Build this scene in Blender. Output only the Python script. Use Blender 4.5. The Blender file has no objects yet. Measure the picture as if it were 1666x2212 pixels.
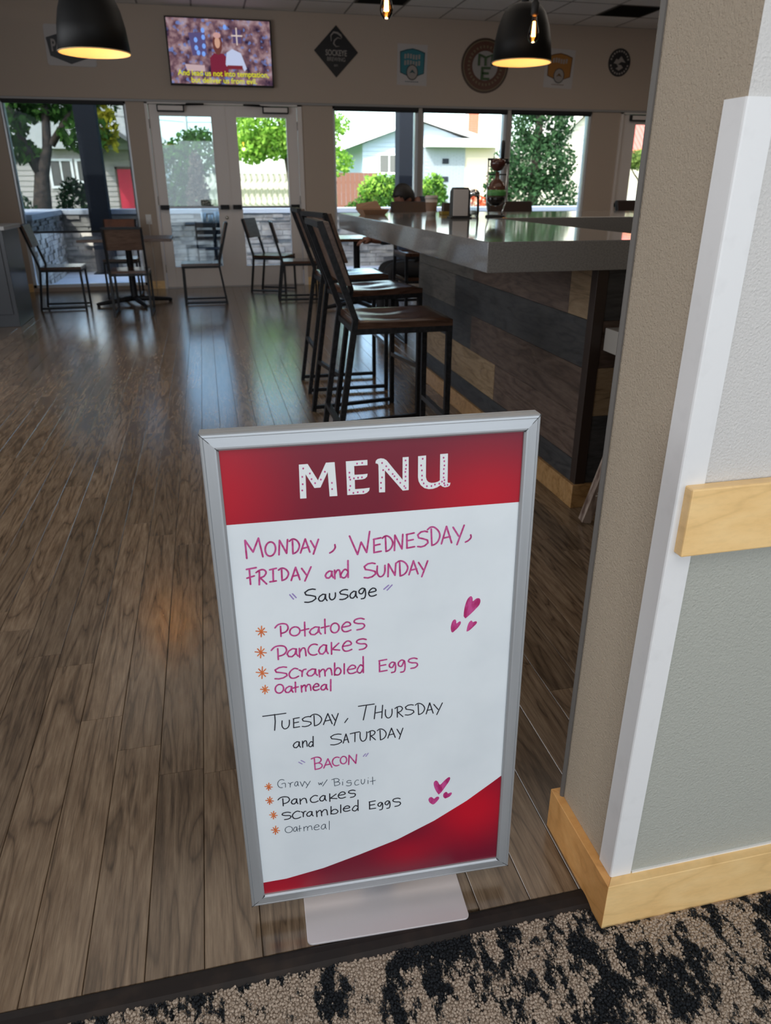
import bpy, bmesh, math, random
import numpy as np
from mathutils import Vector, Matrix
R = math.radians
rnd = random.Random(7)
sc = bpy.context.scene
col = sc.collection

# ---------------------------------------------------------------- camera
cam_d = bpy.data.cameras.new('camera')
cam = bpy.data.objects.new('camera', cam_d)
col.objects.link(cam)
cam.location = (0, 0, 1.25)
cam.rotation_euler = (R(90 - 23.98), 0, R(-12.98))
cam_d.sensor_fit = 'VERTICAL'
cam_d.sensor_height = 36.0
cam_d.lens = 1583 / 2212 * 36.0
cam_d.clip_start = 0.02
cam_d.clip_end = 400
cam_d.dof.use_dof = True
cam_d.dof.focus_distance = 1.3
cam_d.dof.aperture_fstop = 7.5
sc.camera = cam

# ---------------------------------------------------------------- world, sun, added fill lamps
w = bpy.data.worlds.new('sky')
sc.world = w
w.use_nodes = True
nt = w.node_tree
nt.nodes.clear()
wo = nt.nodes.new('ShaderNodeOutputWorld')
bg = nt.nodes.new('ShaderNodeBackground')
sky = nt.nodes.new('ShaderNodeTexSky')
sky.sky_type = 'NISHITA'
sky.sun_disc = False
sky.sun_elevation = R(48)
sky.sun_rotation = R(215)
sky.air_density = 1.0
sky.dust_density = 2.5
sky.ozone_density = 1.2
nt.links.new(sky.outputs[0], bg.inputs[0])
bg.inputs[1].default_value = SKY_STRENGTH = 1.05
nt.links.new(bg.outputs[0], wo.inputs[0])

sd = bpy.data.lights.new('sun', 'SUN')
sd.energy = 8.0
sd.angle = R(0.6)
sd.color = (1.0, 0.95, 0.87)
sun = bpy.data.objects.new('sun', sd)
col.objects.link(sun)
sun.rotation_euler = (R(46), 0, R(-38))          # from behind the building's left shoulder, high

def area(name, loc, rot, sx, sy, power, color):
    l = bpy.data.lights.new(name, 'AREA')
    l.shape = 'RECTANGLE'
    l.size, l.size_y = sx, sy
    l.energy = power
    l.color = color
    o = bpy.data.objects.new(name, l)
    col.objects.link(o)
    o.location = loc
    o.rotation_euler = rot
    return o
# added fill lamp, unseen, before the closed lobby wall: assumed daylight behind the camera
area('lobby_front_fill', (0.9, -3.35, 1.35), (R(90), 0, 0), 5.0, 2.2, 108, (0.80, 0.90, 1.0))
# added fill lamps, unseen: left of the lobby and dining room, and overhead
area('lobby_side_fill', (-3.1, -1.2, 1.6), (0, R(-90), 0), 2.0, 3.0, 28, (0.95, 0.96, 1.0))
area('dining_side_fill', (-3.1, 4.2, 1.6), (0, R(-90), 0), 1.8, 4.5, 85, (0.92, 0.95, 1.0))
area('lobby_top_fill', (0.1, -0.9, 3.12), (0, 0, 0), 3.0, 2.0, 46, (0.98, 0.95, 0.92))
for yy in (3.2, 6.2):
    area('dining_top_fill', (1.2, yy, 3.15), (0, 0, 0), 5.0, 1.6, 17, (1.0, 0.88, 0.76))
area('dining_top_fill', (5.2, 7.2, 3.15), (0, 0, 0), 3.0, 1.6, 30, (1.0, 0.88, 0.76))

sc.view_settings.view_transform = 'Standard'
sc.view_settings.look = 'None'
sc.view_settings.gamma = 1
sc.view_settings.exposure = 0.0
sc.view_settings.use_curve_mapping = False

# ---------------------------------------------------------------- materials
def mat(name, c, rough=0.5, metal=0.0, spec=0.5, noise=None, bump=None, stretch=(1, 1, 1), emit=None, coat=0.0, coord='Object'):
    """noise=(scale, second colour, lo, hi)   bump=(scale, strength, distance)"""
    m = bpy.data.materials.new(name)
    m.use_nodes = True
    n, l = m.node_tree.nodes, m.node_tree.links
    b = n['Principled BSDF']
    b.inputs['Base Color'].default_value = (*c, 1)
    b.inputs['Roughness'].default_value = rough
    b.inputs['Metallic'].default_value = metal
    b.inputs['Specular IOR Level'].default_value = spec
    if coat:
        b.inputs['Coat Weight'].default_value = coat
        b.inputs['Coat Roughness'].default_value = 0.05
    if noise or bump:
        tc = n.new('ShaderNodeTexCoord')
        mp = n.new('ShaderNodeMapping')
        mp.inputs['Scale'].default_value = stretch
        l.new(tc.outputs[coord], mp.inputs[0])
    if noise:
        nz = n.new('ShaderNodeTexNoise')
        nz.inputs['Scale'].default_value = noise[0]
        nz.inputs['Detail'].default_value = 6
        l.new(mp.outputs[0], nz.inputs[0])
        rp = n.new('ShaderNodeValToRGB')
        rp.color_ramp.elements[0].position = noise[2]
        rp.color_ramp.elements[1].position = noise[3]
        rp.color_ramp.elements[0].color = (*c, 1)
        rp.color_ramp.elements[1].color = (*noise[1], 1)
        l.new(nz.outputs[0], rp.inputs[0])
        l.new(rp.outputs[0], b.inputs['Base Color'])
    if bump:
        nb = n.new('ShaderNodeTexNoise')
        nb.inputs['Scale'].default_value = bump[0]
        nb.inputs['Detail'].default_value = 4
        l.new(mp.outputs[0], nb.inputs[0])
        bp = n.new('ShaderNodeBump')
        bp.inputs['Strength'].default_value = bump[1]
        bp.inputs['Distance'].default_value = bump[2]
        l.new(nb.outputs[0], bp.inputs['Height'])
        l.new(bp.outputs[0], b.inputs['Normal'])
    if emit:
        b.inputs['Emission Color'].default_value = (*emit[0], 1)
        b.inputs['Emission Strength'].default_value = emit[1]
    return m

def wood(name, dark, mid, light, rough, gscale=(10, 0.9, 10), rand=True, tint=0.35, spec=0.5, bumpd=0.0006, axis='y', fig=0.78, lines=0.18):
    """grain runs along local y (or x)"""
    m = bpy.data.materials.new(name)
    m.use_nodes = True
    n, l = m.node_tree.nodes, m.node_tree.links
    b = n['Principled BSDF']
    tc = n.new('ShaderNodeTexCoord')
    oi = n.new('ShaderNodeObjectInfo')
    ad = n.new('ShaderNodeVectorMath'); ad.operation = 'MULTIPLY_ADD'
    cmb = n.new('ShaderNodeCombineXYZ')
    mu = n.new('ShaderNodeMath'); mu.operation = 'MULTIPLY'
    mu.inputs[1].default_value = 37.0 if rand else 0.0
    l.new(oi.outputs['Random'], mu.inputs[0])
    for i in range(3):
        l.new(mu.outputs[0], cmb.inputs[i])
    ad.inputs[1].default_value = (1, 1, 1)
    l.new(tc.outputs['Object'], ad.inputs[0])
    l.new(cmb.outputs[0], ad.inputs[2])
    mp = n.new('ShaderNodeMapping')
    gs = gscale if axis == 'y' else (gscale[1], gscale[0], gscale[2])
    mp.inputs['Scale'].default_value = gs
    l.new(ad.outputs[0], mp.inputs[0])
    n1 = n.new('ShaderNodeTexNoise')
    n1.inputs['Scale'].default_value = 0.9
    n1.inputs['Detail'].default_value = 2
    n1.inputs['Distortion'].default_value = 0.6
    l.new(mp.outputs[0], n1.inputs[0])
    # contour lines of the broad noise give the cathedral figure
    m1 = n.new('ShaderNodeMath'); m1.operation = 'MULTIPLY'; m1.inputs[1].default_value = 13
    l.new(n1.outputs[0], m1.inputs[0])
    fr = n.new('ShaderNodeMath'); fr.operation = 'PINGPONG'; fr.inputs[1].default_value = 1.0
    l.new(m1.outputs[0], fr.inputs[0])
    n2 = n.new('ShaderNodeTexNoise')
    n2.inputs['Scale'].default_value = 7
    n2.inputs['Detail'].default_value = 6
    n2.inputs['Roughness'].default_value = 0.65
    l.new(mp.outputs[0], n2.inputs[0])
    mx = n.new('ShaderNodeMix'); mx.data_type = 'FLOAT'
    mx.inputs[0].default_value = fig
    l.new(fr.outputs[0], mx.inputs[2])
    l.new(n2.outputs[0], mx.inputs[3])
    rp = n.new('ShaderNodeValToRGB')
    e = rp.color_ramp.elements
    e[0].position, e[0].color = 0.22, (*dark, 1)
    e[1].position, e[1].color = 0.72, (*light, 1)
    k = e.new(0.44); k.color = (*mid, 1)
    l.new(mx.outputs[0], rp.inputs[0])
    ln = n.new('ShaderNodeMapRange'); ln.interpolation_type = 'SMOOTHSTEP'
    ln.inputs['From Min'].default_value = 0.0; ln.inputs['From Max'].default_value = 0.22
    ln.inputs['To Min'].default_value = 1 - lines; ln.inputs['To Max'].default_value = 1.0
    l.new(fr.outputs[0], ln.inputs[0])
    mp3 = n.new('ShaderNodeMapping'); mp3.inputs['Scale'].default_value = (gs[0] * 4.5, gs[1] * 1.3, gs[2] * 4.5)
    l.new(ad.outputs[0], mp3.inputs[0])
    n3 = n.new('ShaderNodeTexNoise'); n3.inputs['Scale'].default_value = 6; n3.inputs['Detail'].default_value = 3
    l.new(mp3.outputs[0], n3.inputs[0])
    l3 = n.new('ShaderNodeMapRange'); l3.inputs['From Min'].default_value = 0.36; l3.inputs['From Max'].default_value = 0.56
    l3.inputs['To Min'].default_value = 1 - lines * 0.75; l3.inputs['To Max'].default_value = 1.0
    l.new(n3.outputs[0], l3.inputs[0])
    mm_ = n.new('ShaderNodeMath'); mm_.operation = 'MULTIPLY'; l.new(ln.outputs[0], mm_.inputs[0]); l.new(l3.outputs[0], mm_.inputs[1])
    vm = n.new('ShaderNodeVectorMath'); vm.operation = 'SCALE'; l.new(rp.outputs[0], vm.inputs[0]); l.new(mm_.outputs[0], vm.inputs['Scale'])
    hs = n.new('ShaderNodeHueSaturation')
    mr = n.new('ShaderNodeMapRange')
    mr.inputs['To Min'].default_value = 1 - tint
    mr.inputs['To Max'].default_value = 1 + tint
    l.new(oi.outputs['Random'], mr.inputs['Value'])
    l.new(mr.outputs[0], hs.inputs['Value'])
    l.new(vm.outputs[0], hs.inputs['Color'])
    l.new(hs.outputs[0], b.inputs['Base Color'])
    b.inputs['Roughness'].default_value = rough
    b.inputs['Specular IOR Level'].default_value = spec
    bp = n.new('ShaderNodeBump')
    bp.inputs['Strength'].default_value = 0.5
    bp.inputs['Distance'].default_value = bumpd
    l.new(n2.outputs[0], bp.inputs['Height'])
    l.new(bp.outputs[0], b.inputs['Normal'])
    return m

def emis(name, c, s):
    m = bpy.data.materials.new(name)
    m.use_nodes = True
    n, l = m.node_tree.nodes, m.node_tree.links
    n.clear()
    o = n.new('ShaderNodeOutputMaterial'); e = n.new('ShaderNodeEmission')
    e.inputs[0].default_value = (*c, 1); e.inputs[1].default_value = s
    l.new(e.outputs[0], o.inputs[0])
    return m

def pane_mat(name, tint=(0.93, 0.96, 0.95), ior=1.5, haze=0.0):
    """thin architectural glass: clear transmission plus a fresnel reflection"""
    m = bpy.data.materials.new(name)
    m.use_nodes = True
    n, l = m.node_tree.nodes, m.node_tree.links
    n.clear()
    o = n.new('ShaderNodeOutputMaterial')
    t = n.new('ShaderNodeBsdfTransparent'); t.inputs[0].default_value = (*tint, 1)
    g = n.new('ShaderNodeBsdfGlossy'); g.inputs['Roughness'].default_value = 0.01
    f = n.new('ShaderNodeFresnel'); f.inputs[0].default_value = ior
    x = n.new('ShaderNodeMixShader')
    l.new(f.outputs[0], x.inputs[0]); l.new(t.outputs[0], x.inputs[1]); l.new(g.outputs[0], x.inputs[2])
    last = x
    if haze:
        d = n.new('ShaderNodeBsdfDiffuse'); d.inputs[0].default_value = (0.04, 0.045, 0.05, 1)
        y = n.new('ShaderNodeMixShader'); y.inputs[0].default_value = haze
        l.new(x.outputs[0], y.inputs[1]); l.new(d.outputs[0], y.inputs[2]); last = y
    l.new(last.outputs[0], o.inputs[0])
    return m

def leafy(name, a, b_, trans=0.45):
    m = bpy.data.materials.new(name)
    m.use_nodes = True
    n, l = m.node_tree.nodes, m.node_tree.links
    n.clear()
    o = n.new('ShaderNodeOutputMaterial')
    tc = n.new('ShaderNodeTexCoord'); nz = n.new('ShaderNodeTexNoise'); nz.inputs['Scale'].default_value = 9
    nz.inputs['Detail'].default_value = 3
    l.new(tc.outputs['Object'], nz.inputs[0])
    rp = n.new('ShaderNodeValToRGB')
    rp.color_ramp.elements[0].position = 0.35; rp.color_ramp.elements[0].color = (*a, 1)
    rp.color_ramp.elements[1].position = 0.65; rp.color_ramp.elements[1].color = (*b_, 1)
    l.new(nz.outputs[0], rp.inputs[0])
    d = n.new('ShaderNodeBsdfDiffuse'); t = n.new('ShaderNodeBsdfTranslucent')
    l.new(rp.outputs[0], d.inputs[0]); l.new(rp.outputs[0], t.inputs[0])
    x = n.new('ShaderNodeMixShader'); x.inputs[0].default_value = trans
    l.new(d.outputs[0], x.inputs[1]); l.new(t.outputs[0], x.inputs[2]); l.new(x.outputs[0], o.inputs[0])
    return m

M = {}
M['floor_plank'] = wood('floor_plank', (0.066, 0.042, 0.025), (0.145, 0.096, 0.059), (0.240, 0.172, 0.112), 0.19, (16, 1.5, 16), tint=0.20, spec=0.75, bumpd=0.0003, lines=0.30)
M['subfloor'] = mat('subfloor', (0.03, 0.022, 0.016), 0.8)
M['wall_tan'] = mat('wall_tan', (0.46, 0.375, 0.305), 0.75, bump=(170, 0.25, 0.002))
M['wall_end'] = mat('wall_end', (0.47, 0.39, 0.295), 0.55, bump=(300, 1.0, 0.004))
M['wall_white'] = mat('wall_white', (0.60, 0.585, 0.565), 0.6, bump=(260, 0.7, 0.003))
M['wall_sage'] = mat('wall_sage', (0.40, 0.405, 0.36), 0.6, bump=(240, 0.7, 0.003))
M['wall_dark'] = mat('wall_dark', (0.20, 0.17, 0.14), 0.8)
M['ceil'] = mat('ceiling_tile', (0.78, 0.76, 0.74), 0.9, bump=(220, 0.5, 0.003))
M['grid'] = mat('ceiling_grid', (0.26, 0.25, 0.24), 0.6)
M['vent'] = mat('vent_dark', (0.03, 0.028, 0.026), 0.6)
M['maple'] = wood('maple', (0.80, 0.51, 0.21), (0.86, 0.57, 0.25), (0.90, 0.62, 0.29), 0.32, (2.2, 7, 7), rand=False, tint=0.0, bumpd=0.0001, fig=0.7, lines=0.06)
M['guard'] = mat('white_vinyl', (0.76, 0.76, 0.76), 0.35, noise=(30, (0.71, 0.71, 0.71), 0.55, 0.8))
M['door_white'] = mat('door_paint', (0.72, 0.66, 0.62), 0.4)
M['frame_alu'] = mat('window_frame', (0.36, 0.34, 0.32), 0.4, 0.3)
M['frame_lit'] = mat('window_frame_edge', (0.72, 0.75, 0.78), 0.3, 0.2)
M['glass'] = pane_mat('window_glass')
M['glass_tint'] = pane_mat('tinted_door_glass', (0.62, 0.70, 0.72), 1.75)
M['shade_mesh'] = pane_mat('solar_shade_mesh', (0.58, 0.60, 0.62), 1.01, 0.12)
M['shade_roll'] = mat('shade_black', (0.012, 0.012, 0.013), 0.7)
M['black_metal'] = mat('black_metal', (0.006, 0.007, 0.009), 0.45, 0.0, 0.25, noise=(60, (0.02, 0.02, 0.022), 0.4, 0.7))
M['seat_wood'] = wood('seat_wood', (0.030, 0.013, 0.008), (0.055, 0.026, 0.016), (0.085, 0.045, 0.03), 0.17, (14, 2.0, 14), tint=0.15, axis='x')
M['back_wood'] = wood('back_wood', (0.07, 0.038, 0.026), (0.10, 0.060, 0.043), (0.14, 0.09, 0.066), 0.35, (14, 2.0, 14), tint=0.15)
M['orange_wood'] = mat('orange_wood', (0.20, 0.06, 0.022), 0.4, noise=(12, (0.13, 0.04, 0.018), 0.35, 0.65))
M['quartz'] = mat('quartz_counter', (0.24, 0.235, 0.225), 0.07, noise=(160, (0.20, 0.195, 0.19), 0.45, 0.6), coat=0.3)
M['board_dark'] = wood('board_charcoal', (0.018, 0.018, 0.019), (0.036, 0.036, 0.038), (0.058, 0.056, 0.056), 0.5, (2.0, 2.0, 12), tint=0.12, axis='y')
M['board_brown'] = wood('board_brown', (0.045, 0.027, 0.018), (0.082, 0.053, 0.040), (0.125, 0.088, 0.068), 0.5, (2.0, 2.0, 12), tint=0.12)
M['board_grey'] = wood('board_grey', (0.05, 0.043, 0.037), (0.09, 0.08, 0.068), (0.13, 0.115, 0.10), 0.5, (2.0, 2.0, 12), tint=0.1)
M['board_tan'] = wood('board_tan', (0.15, 0.095, 0.048), (0.23, 0.155, 0.085), (0.30, 0.215, 0.13), 0.5, (2.0, 2.0, 12), tint=0.1)
M['post_brown'] = mat('post_brown', (0.026, 0.015, 0.011), 0.45)
M['alu'] = mat('brushed_aluminium', (0.46, 0.48, 0.50), 0.5, 0.6, noise=(40, (0.40, 0.42, 0.44), 0.4, 0.7), bump=(300, 0.12, 0.0005), stretch=(1, 1, 0.05))
M['alu_h'] = mat('brushed_aluminium_level', (0.46, 0.48, 0.50), 0.5, 0.6, noise=(40, (0.40, 0.42, 0.44), 0.4, 0.7), bump=(300, 0.12, 0.0005), stretch=(0.05, 1, 1))
M['plate'] = mat('base_plate', (0.66, 0.62, 0.63), 0.45, 0.4, bump=(900, 0.2, 0.0004))
M['board_white'] = mat('marker_board', (0.73, 0.78, 0.81), 0.36, 0.0, 0.3, noise=(5, (0.67, 0.72, 0.755), 0.45, 0.65))
M['ink_pink'] = mat('ink_pink', (0.52, 0.075, 0.27), 0.4, noise=(170, (0.42, 0.02, 0.15), 0.42, 0.62))
M['ink_black'] = mat('ink_black', (0.012, 0.013, 0.022), 0.35)
M['ink_grey'] = mat('ink_thin', (0.03, 0.05, 0.075), 0.4)
M['ink_violet'] = mat('ink_violet', (0.30, 0.22, 0.50), 0.4)
M['ink_orange'] = mat('ink_orange', (0.72, 0.20, 0.06), 0.4, noise=(150, (0.60, 0.12, 0.03), 0.42, 0.62))
M['ink_heart'] = mat('ink_heart', (0.56, 0.07, 0.27), 0.4, noise=(140, (0.40, 0.015, 0.13), 0.40, 0.62), stretch=(1, 1, 0.4))
M['letter_white'] = mat('menu_letter', (0.76, 0.79, 0.80), 0.25)
M['edge_black'] = mat('joint_black', (0.03, 0.03, 0.03), 0.5)  # black of the mitre and expansion joints
M['black'] = mat('matt_black', (0.010, 0.010, 0.011), 0.6)
M['lamp_gold'] = mat('lamp_gold_lining', (0.85, 0.66, 0.36), 0.45, 0.0)
M['strip'] = mat('transition_strip', (0.014, 0.010, 0.009), 0.5, 0, 0.25, noise=(18, (0.030, 0.020, 0.015), 0.5, 0.75))
M['concrete'] = mat('patio_concrete', (0.50, 0.53, 0.58), 0.7, noise=(3, (0.44, 0.47, 0.52), 0.4, 0.7))
M['stone'] = mat('ledge_stone', (0.50, 0.47, 0.43), 0.85, noise=(4, (0.24, 0.22, 0.21), 0.35, 0.65), bump=(25, 0.6, 0.01))
M['cap'] = mat('wall_cap', (0.58, 0.62, 0.68), 0.6)
M['steel_col'] = mat('column_steel', (0.014, 0.017, 0.024), 0.85, 0, 0.2)
M['plastic_white'] = mat('white_plastic', (0.75, 0.73, 0.70), 0.4)
M['grass'] = mat('lawn', (0.06, 0.13, 0.03), 0.9, noise=(2, (0.10, 0.20, 0.05), 0.3, 0.7))
M['asphalt'] = mat('asphalt', (0.16, 0.16, 0.17), 0.9)

# printed reds of the menu board: the swirl is part of the print
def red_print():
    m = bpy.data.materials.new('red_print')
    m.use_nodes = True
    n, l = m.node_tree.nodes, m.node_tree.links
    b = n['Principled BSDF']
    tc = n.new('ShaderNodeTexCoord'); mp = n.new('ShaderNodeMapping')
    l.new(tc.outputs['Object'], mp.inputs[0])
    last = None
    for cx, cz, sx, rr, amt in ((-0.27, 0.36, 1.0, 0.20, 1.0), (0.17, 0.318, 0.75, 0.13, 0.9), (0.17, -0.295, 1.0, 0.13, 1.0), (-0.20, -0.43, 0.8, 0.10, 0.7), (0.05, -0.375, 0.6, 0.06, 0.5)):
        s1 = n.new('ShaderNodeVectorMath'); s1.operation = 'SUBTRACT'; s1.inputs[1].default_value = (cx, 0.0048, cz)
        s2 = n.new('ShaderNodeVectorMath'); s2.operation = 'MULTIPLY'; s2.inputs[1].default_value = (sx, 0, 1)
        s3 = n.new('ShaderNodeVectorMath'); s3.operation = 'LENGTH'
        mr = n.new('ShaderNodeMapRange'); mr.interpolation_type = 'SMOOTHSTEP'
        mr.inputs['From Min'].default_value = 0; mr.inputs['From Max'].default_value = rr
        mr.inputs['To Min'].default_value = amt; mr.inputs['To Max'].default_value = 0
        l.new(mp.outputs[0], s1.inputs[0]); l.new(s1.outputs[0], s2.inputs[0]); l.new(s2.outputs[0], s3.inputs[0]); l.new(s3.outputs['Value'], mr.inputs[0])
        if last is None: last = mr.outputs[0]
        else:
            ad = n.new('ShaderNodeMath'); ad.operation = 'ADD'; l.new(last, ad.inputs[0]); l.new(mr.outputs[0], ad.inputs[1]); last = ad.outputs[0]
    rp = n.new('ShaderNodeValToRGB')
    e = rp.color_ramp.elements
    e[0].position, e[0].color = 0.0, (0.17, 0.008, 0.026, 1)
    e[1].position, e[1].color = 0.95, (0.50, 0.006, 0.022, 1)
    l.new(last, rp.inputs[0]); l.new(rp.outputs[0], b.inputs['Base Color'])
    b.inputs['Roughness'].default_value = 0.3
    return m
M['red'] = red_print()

# ---------------------------------------------------------------- object helpers
def tag(o, label=None, cat=None, group=None, kind=None):
    if label: o['label'] = label
    if cat: o['category'] = cat
    if group: o['group'] = group
    if kind: o['kind'] = kind
    return o

def thing(name, label, cat, loc=(0, 0, 0), rz=0.0, group=None):
    o = bpy.data.objects.new(name, None)
    o.empty_display_size = 0.1
    col.objects.link(o)
    o.location = loc
    o.rotation_euler = (0, 0, rz)
    return tag(o, label, cat, group)

def link(name, me, m=None, parent=None, loc=None, rot=None):
    o = bpy.data.objects.new(name, me)
    col.objects.link(o)
    if m is not None:
        for k in (m if isinstance(m, (list, tuple)) else [m]):
            me.materials.append(M[k] if isinstance(k, str) else k)
    if parent: o.parent = parent
    if loc is not None: o.location = loc
    if rot is not None: o.rotation_euler = rot
    return o

def B(): return bmesh.new()

def box(b, x0, x1, y0, y1, z0, z1, mi=0, bev=0.0):
    r = bmesh.ops.create_cube(b, size=1.0)
    vs = r['verts']
    for v in vs:
        v.co = Vector(((x0 + x1) / 2 + v.co.x * (x1 - x0), (y0 + y1) / 2 + v.co.y * (y1 - y0), (z0 + z1) / 2 + v.co.z * (z1 - z0)))
    fs = set(f for v in vs for f in v.link_faces)
    for f in fs: f.material_index = mi
    if bev > 0:
        es = list(set(e for v in vs for e in v.link_edges))
        bmesh.ops.bevel(b, geom=es, offset=bev, segments=2, affect='EDGES', profile=0.7, material=-1)
    return b

def frames(pts, closed=False):
    P = [Vector(p) for p in pts]
    out = []
    n = len(P)
    ref = None
    for i in range(n):
        a = P[i - 1] if i > 0 else P[i]
        c = P[i + 1] if i < n - 1 else P[i]
        t = (c - a).normalized()
        if ref is None:
            ref = Vector((0, 0, 1)) if abs(t.z) < 0.9 else Vector((0, 1, 0))
            u = (ref - t * ref.dot(t)).normalized()
        else:
            u = (u - t * u.dot(t)).normalized()
        out.append((P[i], t, u, t.cross(u)))
    return out

def tube(b, pts, r, seg=8, square=False, mi=0):
    """round or square section swept along pts; r may be a list"""
    fr = frames(pts)
    rings = []
    for i, (p, t, u, v) in enumerate(fr):
        rr = r[i] if isinstance(r, (list, tuple)) else r
        # mitre compensation
        if 0 < i < len(fr) - 1:
            a = (Vector(pts[i]) - Vector(pts[i - 1])).normalized()
            c = max(0.5, a.dot(t)); k = 1 / c
        else:
            k = 1
        ring = []
        S = 4 if square else seg
        for s in range(S):
            an = 2 * math.pi * (s + (0.5 if square else 0)) / S
            q = rr * (1.41421 if square else 1)
            ring.append(b.verts.new(p + u * math.cos(an) * q * k + v * math.sin(an) * q))
        rings.append(ring)
    S = len(rings[0])
    for i in range(len(rings) - 1):
        for s in range(S):
            f = b.faces.new((rings[i][s], rings[i][(s + 1) % S], rings[i + 1][(s + 1) % S], rings[i + 1][s]))
            f.material_index = mi
            f.smooth = not square
    for rg in (rings[0][::-1], rings[-1]):
        f = b.faces.new(rg); f.material_index = mi
    return b

def lathe(b, prof, seg=24, cx=0, cy=0, mi=0, smooth=True, close=True):
    """prof: list of (r, z)"""
    rings = []
    for (r, z) in prof:
        if r < 1e-5:
            rings.append([b.verts.new((cx, cy, z))])
        else:
            rings.append([b.verts.new((cx + r * math.cos(2 * math.pi * s / seg), cy + r * math.sin(2 * math.pi * s / seg), z)) for s in range(seg)])
    for i in range(len(rings) - 1):
        a, c = rings[i], rings[i + 1]
        for s in range(seg):
            s2 = (s + 1) % seg
            if len(a) == 1 and len(c) == 1: continue
            if len(a) == 1: f = b.faces.new((a[0], c[s2], c[s]))
            elif len(c) == 1: f = b.faces.new((a[s], a[s2], c[0]))
            else: f = b.faces.new((a[s], a[s2], c[s2], c[s]))
            f.material_index = mi; f.smooth = smooth
    return b

def prism(b, poly, z0, z1, axis='z', mi=0):
    """poly 2-D outline extruded along an axis (z: xy outline; y: xz outline; x: yz outline)"""
    def P(a, c, h):
        return (a, c, h) if axis == 'z' else ((a, h, c) if axis == 'y' else (h, a, c))
    lo = [b.verts.new(P(a, c, z0)) for a, c in poly]
    hi = [b.verts.new(P(a, c, z1)) for a, c in poly]
    n = len(poly)
    fs = []
    for i in range(n):
        fs.append(b.faces.new((lo[i], lo[(i + 1) % n], hi[(i + 1) % n], hi[i])))
    fs.append(b.faces.new(lo[::-1])); fs.append(b.faces.new(hi))
    for f in fs: f.material_index = mi
    return b

def fin(b, name, m, parent=None, loc=None, rot=None, bev=0.0, smooth=False):
    bmesh.ops.recalc_face_normals(b, faces=b.faces[:])
    me = bpy.data.meshes.new(name)
    b.to_mesh(me); b.free()
    o = link(name, me, m, parent, loc, rot)
    if smooth:
        for p in me.polygons: p.use_smooth = True
    if bev:
        md = o.modifiers.new('bevel', 'BEVEL'); md.width = bev; md.segments = 2; md.limit_method = 'ANGLE'; md.angle_limit = R(40)
    return o

def S(o):
    o['kind'] = 'structure'; return o

def dup(root, loc=None, rz=None, label=None, parent=None, group=None):
    c = root.copy(); col.objects.link(c)
    c.parent = parent if parent else root.parent
    if loc is not None: c.location = loc
    if rz is not None: c.rotation_euler = (0, 0, rz)
    if label: c['label'] = label
    if group: c['group'] = group
    for ch in [x for x in bpy.data.objects if x.parent == root]:
        k = dup(ch, parent=c)
    return c

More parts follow.
